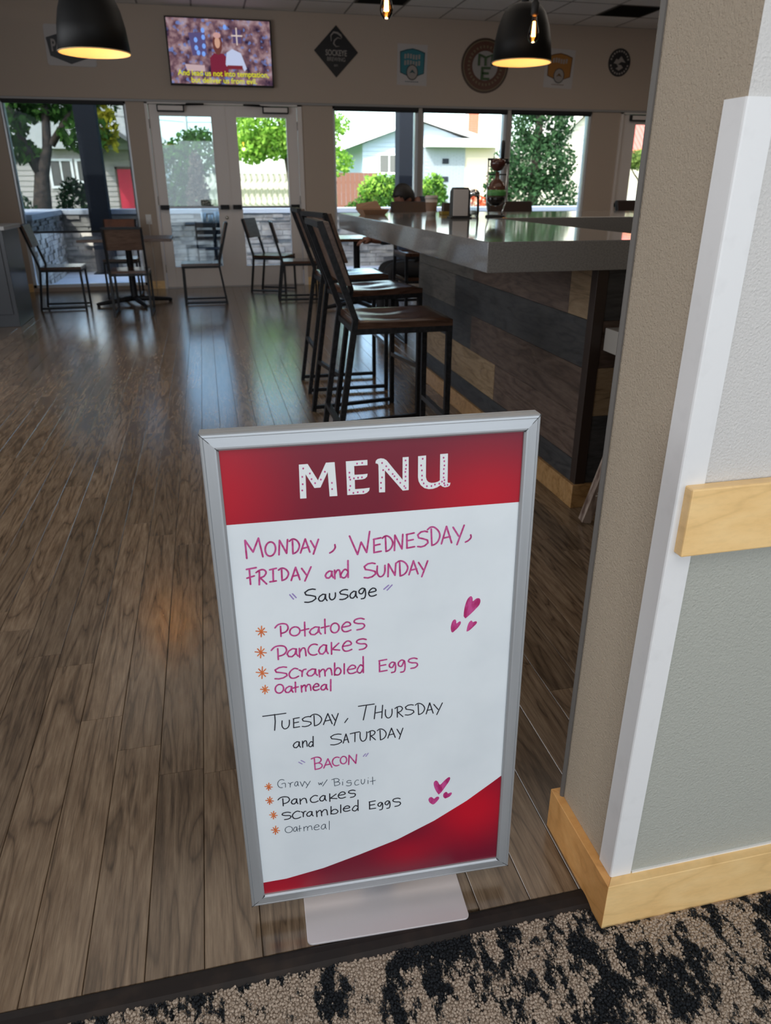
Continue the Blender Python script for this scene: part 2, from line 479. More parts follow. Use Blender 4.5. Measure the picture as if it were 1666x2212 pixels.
def text(body, size, m, parent=None, loc=(0, 0, 0), rot=(R(90), 0, 0), ext=0.001, name='lettering', bold=0.0, sx=1.0, space=1.0):
    cu = bpy.data.curves.new(name, 'FONT')
    cu.body = body; cu.size = size; cu.extrude = ext; cu.align_x = 'CENTER'; cu.align_y = 'CENTER'
    cu.offset = bold; cu.space_character = space; cu.resolution_u = 4
    t = bpy.data.objects.new(name, cu); col.objects.link(t)
    dg = bpy.context.evaluated_depsgraph_get()
    me = bpy.data.meshes.new_from_object(t.evaluated_get(dg))
    bpy.data.objects.remove(t); bpy.data.curves.remove(cu)
    me.materials.clear()
    o = link(name, me, m, parent, loc, rot)
    o.scale = (sx, 1, 1)
    return o
STROKES=[('p1',3.8,'-1964,2567 -1966,2860 -1865,2662 -1770,2879 -1728,2571'),
('p1',3.8,'-1616,2799 -1589,2800 -1565,2786 -1546,2760 -1536,2725 -1534,2685 -1542,2645 -1559,2610 -1582,2584 -1609,2571 -1636,2573 -1659,2588 -1677,2616 -1686,2652 -1686,2693 -1677,2732 -1659,2766 -1636,2790 -1609,2801'),
('p1',3.8,'-1491,2581 -1468,2815 -1377,2594 -1350,2817'),
('p1',3.8,'-1279,2793 -1284,2578'),
('p1',3.8,'-1323,2787 -1311,2798 -1298,2809 -1285,2816 -1271,2818 -1256,2816 -1241,2810 -1226,2799 -1211,2784 -1199,2766 -1190,2746 -1183,2723 -1181,2699 -1186,2674 -1196,2649 -1207,2627 -1219,2611 -1233,2599 -1246,2590 -1259,2584 -1272,2581 -1284,2578'),
('p1',3.8,'-1172,2579 -1090,2803 -1032,2581'),
('p1',3.8,'-1143,2651 -1048,2666'),
('p1',3.8,'-1011,2765 -959,2650'),
('p1',3.8,'-895,2779 -981,2544'),
('p2',3.8,'-653,2668 -651,2650 -648,2633 -651,2616 -660,2598 -674,2579 -689,2564 -704,2553 -719,2545 -735,2537'),
('p3',3.8,'-428,2789 -314,2471 -254,2673 -174,2491 -121,2837'),
('p3',3.8,'-59,2697 -60,2490'),
('p3',3.8,'-65,2701 47,2717'),
('p3',3.8,'-58,2597 33,2611'),
('p3',3.8,'-63,2478 50,2491'),
('p3',3.8,'119,2713 125,2480'),
('p3',3.8,'71,2707 84,2719 98,2731 112,2738 127,2741 143,2738 160,2732 177,2720 194,2703 208,2684 219,2662 228,2637 232,2612 228,2585 218,2557 207,2534 194,2517 180,2504 166,2494 152,2488 139,2484 125,2480'),
('p3',3.8,'256,2484 265,2741 373,2499 387,2743'),
('p3',3.8,'449,2730 452,2517'),
('p3',3.8,'443,2734 562,2751'),
('p3',3.8,'452,2628 549,2641'),
('p3',3.8,'449,2505 570,2519'),
('p3',3.8,'770,2751 728,2766 669,2757 619,2712 636,2661 704,2641 772,2611 781,2564 730,2519 671,2505 620,2517'),
('p3',3.8,'829,2793 843,2514'),
('p3',3.8,'771,2786 787,2800 802,2815 819,2824 838,2826 858,2824 877,2816 898,2801 919,2781 937,2758 952,2732 963,2702 968,2672 964,2640 953,2606 940,2578 926,2557 909,2542 892,2530 876,2522 859,2518 843,2514'),
('p3',3.8,'994,2527 1069,2815 1156,2530'),
('p3',3.8,'1022,2620 1129,2639'),
('p3',3.8,'1173,2791 1265,2634'),
('p3',3.8,'1348,2810 1243,2490'),
('p3',3.8,'1458,2637 1462,2622 1466,2607 1465,2591 1456,2575 1442,2559 1426,2545 1411,2535 1394,2528 1377,2521'),
('p4',3.8,'-1942,2379 -1945,2131'),
('p4',3.8,'-1984,2386 -1840,2402'),
('p4',3.8,'-1989,2239 -1879,2267'),
('p4',3.8,'-1799,2331 -1816,2111'),
('p4',3.8,'-1847,2319 -1831,2330 -1815,2342 -1798,2351 -1777,2357 -1755,2360 -1736,2357 -1719,2345 -1706,2327 -1701,2308 -1706,2287 -1720,2265 -1736,2247 -1755,2236 -1778,2229 -1800,2222'),
('p4',3.8,'-1792,2222 -1707,2112'),
('p4',3.8,'-1595,2356 -1605,2143'),
('p4',3.8,'-1646,2345 -1545,2361'),
('p4',3.8,'-1656,2143 -1560,2150'),
('p4',3.8,'-1469,2332 -1474,2147'),
('p4',3.8,'-1514,2328 -1501,2337 -1489,2347 -1475,2353 -1461,2354 -1446,2353 -1431,2347 -1416,2338 -1401,2324 -1389,2309 -1379,2291 -1372,2272 -1370,2251 -1375,2230 -1385,2208 -1396,2189 -1408,2176 -1422,2165 -1436,2158 -1449,2153 -1461,2150 -1474,2147'),
('p4',3.8,'-1337,2133 -1259,2348 -1206,2134'),
('p4',3.8,'-1309,2202 -1221,2216'),
('p4',3.8,'-1169,2320 -1105,2207'),
('p4',3.8,'-1028,2333 -1131,2104'),
('p5',3.8,'-711,2222 -754,2234 -798,2203 -819,2160 -802,2121 -765,2114 -730,2148 -715,2222 -715,2148 -697,2114'),
('p5',3.8,'-674,2239 -674,2093'),
('p5',3.8,'-672,2170 -660,2194 -648,2218 -635,2234 -622,2240 -608,2238 -597,2224 -592,2194 -589,2151 -587,2109'),
('p5',3.8,'-464,2383 -470,2095'),
('p5',3.8,'-475,2211 -489,2223 -502,2236 -517,2239 -535,2226 -553,2203 -568,2181 -577,2162 -582,2145 -582,2129 -574,2114 -560,2102 -546,2094 -534,2093 -521,2097 -509,2106 -497,2123 -485,2145 -473,2167'),
('p6',3.8,'-48,2290 -94,2305 -159,2297 -216,2254 -198,2204 -124,2185 -50,2156 -42,2111 -99,2067 -164,2054 -220,2066'),
('p6',3.8,'-14,2243 -16,2207 -19,2171 -18,2139 -13,2113 -5,2090 5,2073 15,2062 27,2056 39,2055 54,2059 69,2069 82,2084 92,2102 99,2124 104,2150 106,2179 105,2212 105,2244'),
('p6',3.8,'152,2044 160,2265 262,2056 276,2266'),
('p6',3.8,'336,2270 344,2036'),
('p6',3.8,'281,2264 296,2276 311,2288 327,2295 344,2297 363,2295 382,2288 401,2276 421,2259 437,2240 450,2218 460,2193 465,2167 460,2140 450,2112 437,2089 423,2072 407,2059 391,2049 375,2043 360,2039 344,2036'),
('p6',3.8,'484,2043 554,2278 627,2044'),
('p6',3.8,'509,2119 605,2134'),
('p6',3.8,'635,2241 709,2109'),
('p6',3.8,'780,2256 688,1988'),
('v7',2.8,'-1374,1892 -1322,1808'),
('v7',2.8,'-1332,1903 -1280,1830'),
('v8',2.8,'84,1829 160,1893'),
('v8',2.8,'136,1808 215,1892'),
('k9',3.0,'-982,1941 -1026,1953 -1088,1944 -1144,1905 -1128,1861 -1058,1845 -987,1820 -980,1780 -1036,1740 -1099,1727 -1153,1737'),
('k9',3.0,'-825,1834 -871,1845 -920,1813 -942,1770 -923,1731 -883,1725 -846,1760 -829,1834 -829,1760 -809,1726'),
('k9',3.0,'-766,1846 -768,1824 -771,1802 -771,1783 -767,1767 -761,1753 -754,1743 -746,1736 -738,1733 -728,1732 -717,1735 -705,1742 -695,1750 -688,1762 -682,1776 -678,1791 -676,1809 -676,1829 -676,1849'),
('k9',3.0,'-485,1880 -519,1890 -566,1883 -608,1853 -595,1819 -542,1807 -488,1788 -482,1758 -524,1727 -572,1718 -612,1725'),
('k9',3.0,'-353,1835 -393,1846 -435,1814 -454,1770 -438,1731 -403,1725 -370,1760 -356,1835 -356,1761 -338,1726'),
('k9',3.0,'-215,1870 -230,1877 -245,1883 -260,1884 -277,1875 -294,1861 -306,1846 -310,1830 -308,1813 -301,1800 -289,1791 -273,1787 -257,1792 -241,1817 -227,1851 -215,1867 -209,1847 -206,1810 -206,1775 -209,1749 -215,1726 -225,1709 -239,1702 -257,1700 -276,1699'),
('k9',3.0,'-152,1795 -113,1800 -74,1805 -47,1812 -39,1825 -44,1841 -52,1854 -64,1862 -79,1867 -95,1867 -110,1859 -126,1846 -139,1831 -148,1815 -156,1798 -158,1781 -154,1763 -146,1746 -134,1733 -120,1727 -103,1726 -85,1727 -69,1731 -52,1738 -36,1745'),
('o10',2.6,'-1929,1312 -1769,1276'),
('o10',2.6,'-1890,1361 -1807,1230'),
('o10',2.6,'-1837,1391 -1857,1201'),
('o10',2.6,'-1795,1349 -1897,1242'),
('o11',2.6,'-1971,939 -1801,899'),
('o11',2.6,'-1929,991 -1841,848'),
('o11',2.6,'-1873,1023 -1895,818'),
('o11',2.6,'-1828,977 -1938,862'),
('o12',2.6,'-1985,560 -1803,516'),
('o12',2.6,'-1940,617 -1845,461'),
('o12',2.6,'-1880,651 -1903,429'),
('o12',2.6,'-1831,601 -1949,477'),
('o13',2.6,'-1940,229 -1806,196'),
('o13',2.6,'-1907,271 -1837,156'),
('o13',2.6,'-1862,296 -1879,131'),
('o13',2.6,'-1827,259 -1913,167'),
('p14',3.6,'-1549,1353 -1553,1171'),
('p14',3.6,'-1635,1335 -1621,1352 -1607,1369 -1591,1382 -1572,1391 -1552,1396 -1530,1398 -1506,1396 -1480,1390 -1460,1380 -1446,1362 -1437,1340 -1434,1319 -1437,1298 -1446,1278 -1457,1262 -1470,1250 -1484,1241 -1500,1235 -1516,1230 -1534,1228 -1551,1226'),
('p14',3.6,'-1343,1316 -1312,1315 -1284,1302 -1264,1279 -1254,1249 -1258,1217 -1273,1188 -1298,1167 -1328,1156 -1360,1159 -1387,1173 -1407,1198 -1414,1228 -1409,1260 -1393,1288 -1367,1308 -1336,1317'),
('p14',3.6,'-1175,1384 -1182,1133'),
('p14',3.6,'-1234,1239 -1118,1258'),
('p14',3.6,'-951,1265 -1014,1279 -1079,1244 -1108,1194 -1084,1148 -1029,1139 -978,1179 -956,1265 -957,1179 -929,1138'),
('p14',3.6,'-859,1400 -864,1140'),
('p14',3.6,'-921,1250 -796,1270'),
('p14',3.6,'-717,1309 -690,1308 -666,1293 -648,1268 -640,1235 -643,1200 -655,1169 -676,1145 -702,1134 -729,1137 -753,1152 -769,1179 -776,1212 -772,1247 -759,1278 -737,1300 -711,1309'),
('p14',3.6,'-591,1221 -545,1226 -498,1230 -467,1238 -457,1254 -462,1274 -472,1290 -486,1301 -504,1307 -523,1308 -541,1298 -559,1282 -575,1265 -587,1246 -596,1225 -599,1204 -595,1182 -585,1160 -572,1143 -555,1135 -534,1133 -514,1134 -494,1139 -474,1147 -454,1155'),
('p14',3.6,'-240,1330 -260,1338 -279,1347 -301,1351 -328,1349 -357,1343 -380,1335 -393,1321 -400,1305 -398,1289 -385,1277 -362,1267 -338,1258 -311,1255 -282,1253 -260,1248 -245,1235 -236,1219 -234,1202 -243,1185 -259,1168 -279,1155 -303,1149 -331,1147 -358,1145'),
('p15',3.6,'-1619,954 -1623,752'),
('p15',3.6,'-1720,935 -1704,954 -1687,972 -1669,987 -1647,997 -1622,1003 -1596,1004 -1568,1002 -1539,995 -1515,984 -1498,964 -1488,940 -1483,915 -1487,893 -1498,871 -1511,853 -1526,839 -1543,830 -1561,823 -1580,818 -1601,816 -1621,813'),
('p15',3.6,'-1328,910 -1388,925 -1451,888 -1480,835 -1457,786 -1406,777 -1356,819 -1333,910 -1335,819 -1310,776'),
('p15',3.6,'-1283,917 -1287,750'),
('p15',3.6,'-1282,838 -1267,866 -1253,893 -1239,911 -1223,918 -1207,915 -1195,899 -1189,864 -1187,815 -1185,767'),
('p15',3.6,'-997,948 -1026,963 -1058,966 -1090,957 -1118,935 -1137,905 -1147,870 -1144,834 -1130,801 -1107,777 -1076,764 -1043,763 -1012,775'),
('p15',3.6,'-850,919 -902,936 -956,893 -982,832 -962,775 -917,764 -874,813 -854,919 -856,813 -833,763'),
('p15',3.6,'-772,962 -778,742'),
('p15',3.6,'-656,935 -767,831 -646,803'),
('p15',3.6,'-591,865 -544,870 -496,874 -464,883 -454,900 -459,921 -470,939 -483,950 -502,958 -521,958 -540,948 -559,931 -575,912 -587,891 -596,869 -599,846 -595,822 -585,798 -571,781 -554,772 -533,769 -512,771 -492,775 -472,784 -451,793'),
('p15',3.6,'-214,948 -233,956 -252,964 -273,968 -300,967 -328,962 -350,953 -363,941 -370,925 -368,910 -355,899 -333,888 -310,880 -283,876 -255,875 -233,870 -218,858 -210,842 -208,826 -217,810 -232,793 -252,781 -275,775 -302,773 -329,771'),
('p16',3.6,'-1505,591 -1554,605 -1624,599 -1687,563 -1670,519 -1591,500 -1513,473 -1505,433 -1568,397 -1639,387 -1698,399'),
('p16',3.6,'-1330,535 -1347,543 -1364,552 -1382,554 -1403,544 -1426,528 -1445,509 -1458,489 -1468,467 -1471,445 -1468,421 -1458,398 -1445,380 -1428,371 -1406,368 -1385,370 -1364,376 -1344,386 -1323,397'),
('p16',3.6,'-1308,512 -1292,503 -1277,493 -1266,477 -1264,451 -1267,418 -1269,385'),
('p16',3.6,'-1266,442 -1259,465 -1252,488 -1243,504 -1230,511 -1214,513 -1199,514'),
('p16',3.6,'-1043,491 -1101,505 -1162,473 -1190,426 -1167,382 -1116,374 -1069,411 -1048,491 -1049,410 -1023,372'),
('p16',3.6,'-992,474 -987,338'),
('p16',3.6,'-988,421 -972,441 -956,461 -942,473 -927,477 -914,472 -905,458 -900,427 -899,385 -899,344'),
('p16',3.6,'-895,420 -880,442 -864,465 -849,479 -831,483 -814,479 -801,464 -794,433 -790,391 -787,350'),
('p16',3.6,'-736,572 -745,336'),
('p16',3.6,'-740,407 -729,429 -718,451 -706,466 -692,472 -678,472 -665,465 -653,450 -643,428 -638,406 -642,384 -651,363 -663,347 -678,338 -695,335 -710,336 -722,340 -732,348 -742,355'),
('p16',3.6,'-581,537 -588,341'),
('p16',3.6,'-524,413 -481,416 -437,420 -407,427 -398,441 -403,460 -412,474 -425,484 -443,491 -460,491 -477,483 -495,468 -509,452 -521,435 -529,416 -532,397 -528,377 -518,356 -506,341 -490,334 -470,331 -451,332 -432,336 -414,343 -395,350'),
('p16',3.6,'-270,633 -274,324'),
('p16',3.6,'-279,449 -291,462 -304,476 -317,480 -332,466 -349,442 -362,419 -370,399 -374,380 -374,363 -367,348 -354,334 -342,326 -331,324 -320,328 -309,337 -298,355 -288,379 -277,402'),
('p17',3.6,'-5,512 -5,317'),
('p17',3.6,'-12,517 114,528'),
('p17',3.6,'-4,418 99,428'),
('p17',3.6,'-8,305 118,315'),
('p17',3.6,'252,447 236,454 221,462 206,463 189,455 172,440 160,424 157,407 159,388 165,374 178,364 195,358 211,363 226,390 240,426 251,443 258,421 262,380 262,342 260,314 254,289 245,271 230,264 212,263 193,262'),
('p17',3.6,'408,465 392,474 376,483 359,484 341,474 322,457 310,438 306,417 309,396 316,379 329,367 348,361 365,366 381,397 397,441 408,460 416,435 420,386 421,342 418,309 412,280 402,259 386,250 366,249 346,248'),
('p17',3.6,'622,476 604,484 586,492 566,497 542,495 515,490 495,482 483,469 477,453 479,439 492,427 512,417 535,408 559,405 586,403 607,397 621,385 629,369 631,353 624,337 609,321 591,308 570,303 544,301 519,300'),
('p18',3.6,'-1649,280 -1625,279 -1604,269 -1587,249 -1578,223 -1576,194 -1582,165 -1597,140 -1617,122 -1640,113 -1663,115 -1684,127 -1700,148 -1709,175 -1709,204 -1702,233 -1687,257 -1666,273 -1643,281'),
('p18',3.6,'-1443,210 -1487,223 -1535,194 -1557,151 -1540,112 -1501,104 -1464,137 -1447,210 -1448,137 -1430,102'),
('p18',3.6,'-1382,290 -1389,96'),
('p18',3.6,'-1428,179 -1340,193'),
('p18',3.6,'-1291,210 -1290,85'),
('p18',3.6,'-1289,161 -1277,180 -1265,198 -1254,209 -1243,212 -1233,209 -1226,195 -1224,167 -1224,129 -1224,90'),
('p18',3.6,'-1220,160 -1208,181 -1196,202 -1184,215 -1171,218 -1158,214 -1149,200 -1144,172 -1142,134 -1141,96'),
('p18',3.6,'-1099,150 -1067,153 -1036,156 -1014,161 -1007,173 -1011,188 -1017,200 -1026,208 -1039,214 -1051,214 -1064,207 -1077,195 -1087,182 -1096,168 -1102,153 -1104,137 -1102,121 -1096,104 -1087,92 -1075,86 -1061,84 -1047,84 -1034,88 -1020,93 -1007,99'),
('p18',3.6,'-883,170 -922,181 -962,155 -980,117 -965,82 -932,75 -901,105 -887,170 -887,104 -871,73'),
('p18',3.6,'-811,263 -820,43'),
('k19',2.6,'-1641,-438 -1645,-470 -1649,-502 -1650,-531 -1646,-555 -1639,-575 -1630,-591 -1620,-602 -1609,-608 -1596,-609 -1582,-605 -1566,-597 -1553,-585 -1543,-569 -1534,-549 -1528,-526 -1525,-500 -1524,-471 -1523,-442'),
('k19',2.6,'-1453,-429 -1461,-597'),
('k19',2.6,'-1458,-425 -1358,-416'),
('k19',2.6,'-1456,-510 -1374,-503'),
('k19',2.6,'-1463,-606 -1363,-600'),
('k19',2.6,'-1170,-430 -1208,-418 -1264,-422 -1312,-454 -1299,-494 -1237,-512 -1175,-537 -1169,-573 -1218,-606 -1274,-614 -1321,-603'),
('k19',2.6,'-1116,-409 -1117,-622'),
('k19',2.6,'-1171,-412 -1155,-402 -1140,-392 -1124,-386 -1106,-384 -1088,-387 -1069,-394 -1051,-406 -1032,-422 -1017,-440 -1004,-461 -995,-484 -992,-507 -998,-531 -1009,-556 -1023,-577 -1037,-592 -1054,-603 -1070,-612 -1086,-617 -1101,-619 -1117,-622'),
('k19',2.6,'-968,-619 -886,-404 -822,-624'),
('k19',2.6,'-939,-550 -841,-540'),
('k19',2.6,'-819,-437 -771,-557'),
('k19',2.6,'-713,-428 -791,-664'),
('k20',2.6,'-81,-367 -109,-630'),
('k20',2.6,'37,-371 18,-634'),
('k20',2.6,'-92,-511 28,-502'),
('k20',2.6,'85,-471 83,-505 81,-538 81,-568 86,-593 94,-614 103,-630 113,-641 124,-647 136,-649 149,-645 164,-636 176,-623 185,-607 191,-586 196,-562 198,-535 197,-505 197,-474'),
('k20',2.6,'288,-460 287,-655'),
('k20',2.6,'247,-470 260,-460 273,-450 288,-443 306,-438 325,-436 342,-440 357,-451 370,-467 376,-484 373,-502 362,-522 349,-537 333,-547 314,-552 294,-558'),
('k20',2.6,'301,-558 383,-658'),
('k20',2.6,'564,-444 525,-430 471,-435 425,-469 440,-512 502,-530 565,-557 573,-595 526,-630 472,-639 425,-627'),
('k20',2.6,'646,-447 656,-657'),
('k20',2.6,'598,-451 611,-441 624,-430 638,-424 654,-423 670,-426 687,-432 704,-444 721,-460 736,-478 748,-498 757,-520 761,-543 757,-567 748,-592 737,-613 725,-627 711,-638 697,-646 683,-652 670,-654 656,-657'),
('k20',2.6,'788,-662 847,-440 911,-665'),
('k20',2.6,'809,-591 891,-579'),
('k20',2.6,'918,-481 996,-599'),
('k20',2.6,'1069,-473 975,-705'),
('k21',2.6,'-1383,-915 -1425,-901 -1470,-931 -1491,-975 -1475,-1017 -1439,-1026 -1404,-991 -1387,-915 -1389,-992 -1371,-1029'),
('k21',2.6,'-1333,-903 -1336,-1037'),
('k21',2.6,'-1332,-966 -1322,-944 -1311,-922 -1300,-908 -1288,-903 -1276,-906 -1267,-919 -1263,-947 -1261,-986 -1260,-1025'),
('k21',2.6,'-1151,-833 -1160,-1044'),
('k21',2.6,'-1162,-959 -1171,-950 -1179,-940 -1189,-937 -1201,-946 -1214,-963 -1224,-978 -1231,-992 -1234,-1005 -1234,-1016 -1229,-1027 -1220,-1037 -1211,-1042 -1203,-1044 -1194,-1041 -1186,-1035 -1177,-1023 -1169,-1007 -1161,-991'),
('k22',2.6,'-680,-865 -729,-851 -798,-855 -858,-890 -840,-934 -762,-955 -684,-984 -675,-1024 -736,-1059 -806,-1068 -865,-1055'),
('k22',2.6,'-651,-1055 -598,-869 -557,-1059'),
('k22',2.6,'-632,-996 -569,-986'),
('k22',2.6,'-526,-877 -367,-859'),
('k22',2.6,'-443,-866 -452,-1057'),
('k22',2.6,'-354,-877 -357,-913 -359,-949 -359,-982 -355,-1009 -347,-1032 -339,-1050 -329,-1062 -318,-1069 -307,-1070 -293,-1066 -279,-1057 -267,-1043 -258,-1024 -251,-1002 -246,-976 -244,-946 -244,-913 -244,-880'),
('k22',2.6,'-183,-890 -187,-1068'),
('k22',2.6,'-222,-899 -209,-890 -197,-881 -183,-875 -166,-871 -148,-869 -132,-873 -118,-883 -106,-897 -100,-913 -104,-930 -114,-947 -127,-961 -142,-969 -160,-974 -179,-979'),
('k22',2.6,'-172,-979 -97,-1071'),
('k22',2.6,'-15,-881 -10,-1088'),
('k22',2.6,'-61,-884 -49,-874 -36,-864 -22,-858 -8,-857 8,-860 24,-867 40,-878 56,-894 70,-912 81,-932 89,-954 92,-977 88,-1000 79,-1025 68,-1045 56,-1059 43,-1070 29,-1078 16,-1083 3,-1086 -10,-1088'),
('k22',2.6,'118,-1071 184,-868 248,-1076'),
('k22',2.6,'142,-1006 229,-997'),
('k22',2.6,'281,-908 332,-1021'),
('k22',2.6,'383,-900 316,-1122'),
('k23',2.6,'-1946,-303 -1570,-297'),
('k23',2.6,'-1752,-293 -1753,-438 -1774,-612'),
('k24',2.6,'-373,-333 -104,-325'),
('k24',2.6,'-236,-330 -296,-624'),
('k25',2.6,'-556,-553 -611,-632'),
('v26',2.2,'-1420,-1336 -1364,-1385'),
('v26',2.2,'-1379,-1305 -1317,-1358'),
('v27',2.2,'-313,-1395 -271,-1344'),
('v27',2.2,'-269,-1402 -227,-1338'),
('p28',3.2,'-1153,-1303 -1151,-1541'),
('p28',3.2,'-1205,-1301 -1135,-1278 -1102,-1280 -1072,-1291 -1050,-1311 -1039,-1336 -1041,-1362 -1056,-1386 -1080,-1403 -1112,-1411 -1136,-1411'),
('p28',3.2,'-1132,-1412 -1107,-1407 -1075,-1413 -1048,-1429 -1031,-1451 -1025,-1476 -1033,-1500 -1052,-1521 -1081,-1534 -1113,-1537 -1146,-1541'),
('p28',3.2,'-1002,-1534 -924,-1344 -862,-1540'),
('p28',3.2,'-974,-1473 -880,-1465'),
('p28',3.2,'-730,-1353 -753,-1338 -779,-1335 -805,-1343 -827,-1362 -842,-1389 -849,-1421 -847,-1454 -836,-1484 -817,-1508 -793,-1521 -766,-1522 -741,-1512'),
('p28',3.2,'-665,-1339 -645,-1340 -627,-1350 -613,-1369 -605,-1394 -603,-1423 -607,-1450 -618,-1474 -634,-1491 -653,-1499 -673,-1496 -690,-1485 -704,-1465 -711,-1439 -713,-1411 -707,-1383 -695,-1361 -679,-1345 -660,-1338'),
('p28',3.2,'-572,-1530 -559,-1329 -448,-1525 -429,-1334'),
('o29',2.6,'-2017,-1761 -1897,-1796'),
('o29',2.6,'-1987,-1722 -1926,-1834'),
('o29',2.6,'-1948,-1699 -1963,-1856'),
('o29',2.6,'-1916,-1735 -1993,-1821'),
('o30',2.6,'-2025,-2068 -1898,-2106'),
('o30',2.6,'-1993,-2026 -1928,-2146'),
('o30',2.6,'-1951,-2002 -1968,-2169'),
('o30',2.6,'-1918,-2041 -2000,-2132'),
('o31',2.6,'-1984,-2403 -1856,-2442'),
('o31',2.6,'-1952,-2360 -1886,-2483'),
('o31',2.6,'-1910,-2335 -1926,-2506'),
('o31',2.6,'-1876,-2375 -1958,-2468'),
('o32',2.6,'-1979,-2751 -1838,-2796'),
('o32',2.6,'-1944,-2704 -1871,-2841'),
('o32',2.6,'-1898,-2677 -1916,-2867'),
('o32',2.6,'-1860,-2721 -1951,-2824'),
('g33',1.5,'-1688,-1681 -1706,-1665 -1727,-1658 -1749,-1661 -1769,-1674 -1786,-1694 -1797,-1721 -1801,-1751 -1797,-1780 -1787,-1806 -1771,-1825 -1751,-1835 -1729,-1836 -1727,-1832'),
('g33',1.5,'-1735,-1756 -1713,-1751 -1691,-1745 -1675,-1750 -1670,-1773 -1672,-1807 -1674,-1840'),
('g33',1.5,'-1623,-1751 -1611,-1759 -1600,-1767 -1592,-1780 -1590,-1801 -1592,-1827 -1595,-1852'),
('g33',1.5,'-1592,-1808 -1586,-1790 -1581,-1772 -1574,-1759 -1564,-1754 -1552,-1753 -1540,-1753'),
('g33',1.5,'-1456,-1758 -1479,-1746 -1505,-1770 -1518,-1805 -1509,-1838 -1489,-1845 -1468,-1818 -1458,-1758 -1460,-1818 -1450,-1847'),
('g33',1.5,'-1420,-1762 -1387,-1869 -1344,-1765'),
('g33',1.5,'-1334,-1779 -1298,-1859'),
('g33',1.5,'-1245,-1776 -1323,-1915'),
('g34',1.5,'-1108,-1836 -1095,-1887 -1071,-1850 -1062,-1891 -1034,-1834'),
('g35',1.5,'-836,-1812 -831,-1957'),
('g35',1.5,'-876,-1811 -822,-1797 -797,-1799 -774,-1806 -757,-1819 -748,-1834 -750,-1850 -760,-1864 -779,-1874 -803,-1879 -821,-1878'),
('g35',1.5,'-818,-1879 -799,-1876 -775,-1880 -754,-1890 -740,-1903 -736,-1919 -741,-1933 -756,-1945 -777,-1953 -802,-1955 -827,-1957'),
('g35',1.5,'-689,-1890 -691,-1965'),
('g35',1.5,'-682,-1841 -681,-1844'),
('g35',1.5,'-542,-1893 -558,-1886 -574,-1880 -589,-1879 -602,-1887 -614,-1901 -618,-1913 -611,-1921 -596,-1928 -581,-1933 -567,-1933 -553,-1931 -539,-1929'),
('g35',1.5,'-539,-1929 -539,-1950 -540,-1972 -545,-1988 -558,-1996 -576,-1998 -592,-1998 -605,-1995 -617,-1989 -629,-1984'),
('g35',1.5,'-408,-1907 -417,-1901 -426,-1895 -435,-1894 -446,-1900 -458,-1910 -467,-1921 -474,-1933 -479,-1947 -480,-1961 -478,-1976 -473,-1991 -466,-2002 -457,-2008 -446,-2010 -435,-2009 -424,-2006 -413,-2000 -403,-1994'),
('g35',1.5,'-362,-1895 -363,-1915 -365,-1935 -365,-1953 -362,-1968 -358,-1981 -354,-1990 -348,-1997 -343,-2001 -336,-2002 -329,-2000 -321,-1994 -315,-1987 -310,-1977 -306,-1965 -303,-1951 -302,-1934 -302,-1916 -302,-1898'),
('g35',1.5,'-243,-1932 -244,-2012'),
('g35',1.5,'-237,-1879 -237,-1882'),
('g35',1.5,'-161,-1873 -160,-2043'),
('g35',1.5,'-206,-1969 -111,-1961'),
('g36',1.5,'-1684,-2731 -1661,-2733 -1640,-2743 -1623,-2760 -1613,-2783 -1611,-2808 -1617,-2833 -1631,-2854 -1650,-2868 -1673,-2875 -1696,-2872 -1717,-2861 -1732,-2842 -1741,-2819 -1742,-2794 -1735,-2769 -1721,-2749 -1701,-2736 -1678,-2731'),
('g36',1.5,'-1530,-2773 -1555,-2760 -1583,-2786 -1596,-2824 -1587,-2861 -1565,-2869 -1543,-2839 -1532,-2773 -1534,-2839 -1524,-2871'),
('g36',1.5,'-1485,-2741 -1490,-2881'),
('g36',1.5,'-1518,-2820 -1455,-2813'),
('g36',1.5,'-1414,-2787 -1412,-2888'),
('g36',1.5,'-1412,-2827 -1400,-2812 -1389,-2798 -1378,-2789 -1368,-2787 -1359,-2791 -1352,-2802 -1349,-2825 -1349,-2856 -1349,-2887'),
('g36',1.5,'-1346,-2831 -1335,-2814 -1323,-2798 -1312,-2788 -1300,-2786 -1288,-2789 -1278,-2801 -1274,-2824 -1272,-2855 -1270,-2886'),
('g36',1.5,'-1228,-2841 -1198,-2840 -1168,-2838 -1147,-2834 -1141,-2823 -1144,-2810 -1151,-2798 -1159,-2791 -1171,-2785 -1183,-2785 -1195,-2790 -1207,-2800 -1217,-2812 -1225,-2824 -1231,-2838 -1234,-2852 -1231,-2868 -1225,-2883 -1217,-2895 -1206,-2901 -1193,-2903 -1179,-2903 -1166,-2901 -1154,-2896 -1141,-2891'),
('g36',1.5,'-1025,-2808 -1057,-2794 -1092,-2822 -1108,-2862 -1095,-2901 -1067,-2910 -1040,-2879 -1027,-2808 -1029,-2879 -1015,-2913'),
('g36',1.5,'-957,-2739 -965,-2942'),
('g37',1.5,'-955,-1799 -1038,-1927'),
('k38',2.8,'-1736,-2082 -1738,-2244'),
('k38',2.8,'-1819,-2094 -1806,-2079 -1793,-2065 -1777,-2054 -1759,-2047 -1739,-2043 -1717,-2043 -1694,-2046 -1669,-2052 -1649,-2062 -1636,-2078 -1627,-2099 -1623,-2118 -1626,-2136 -1635,-2153 -1646,-2167 -1658,-2177 -1672,-2184 -1687,-2190 -1703,-2193 -1720,-2194 -1737,-2195'),
('k38',2.8,'-1496,-2134 -1535,-2120 -1577,-2147 -1597,-2188 -1582,-2227 -1548,-2236 -1515,-2204 -1499,-2133 -1501,-2205 -1485,-2239'),
('k38',2.8,'-1442,-2137 -1443,-2260'),
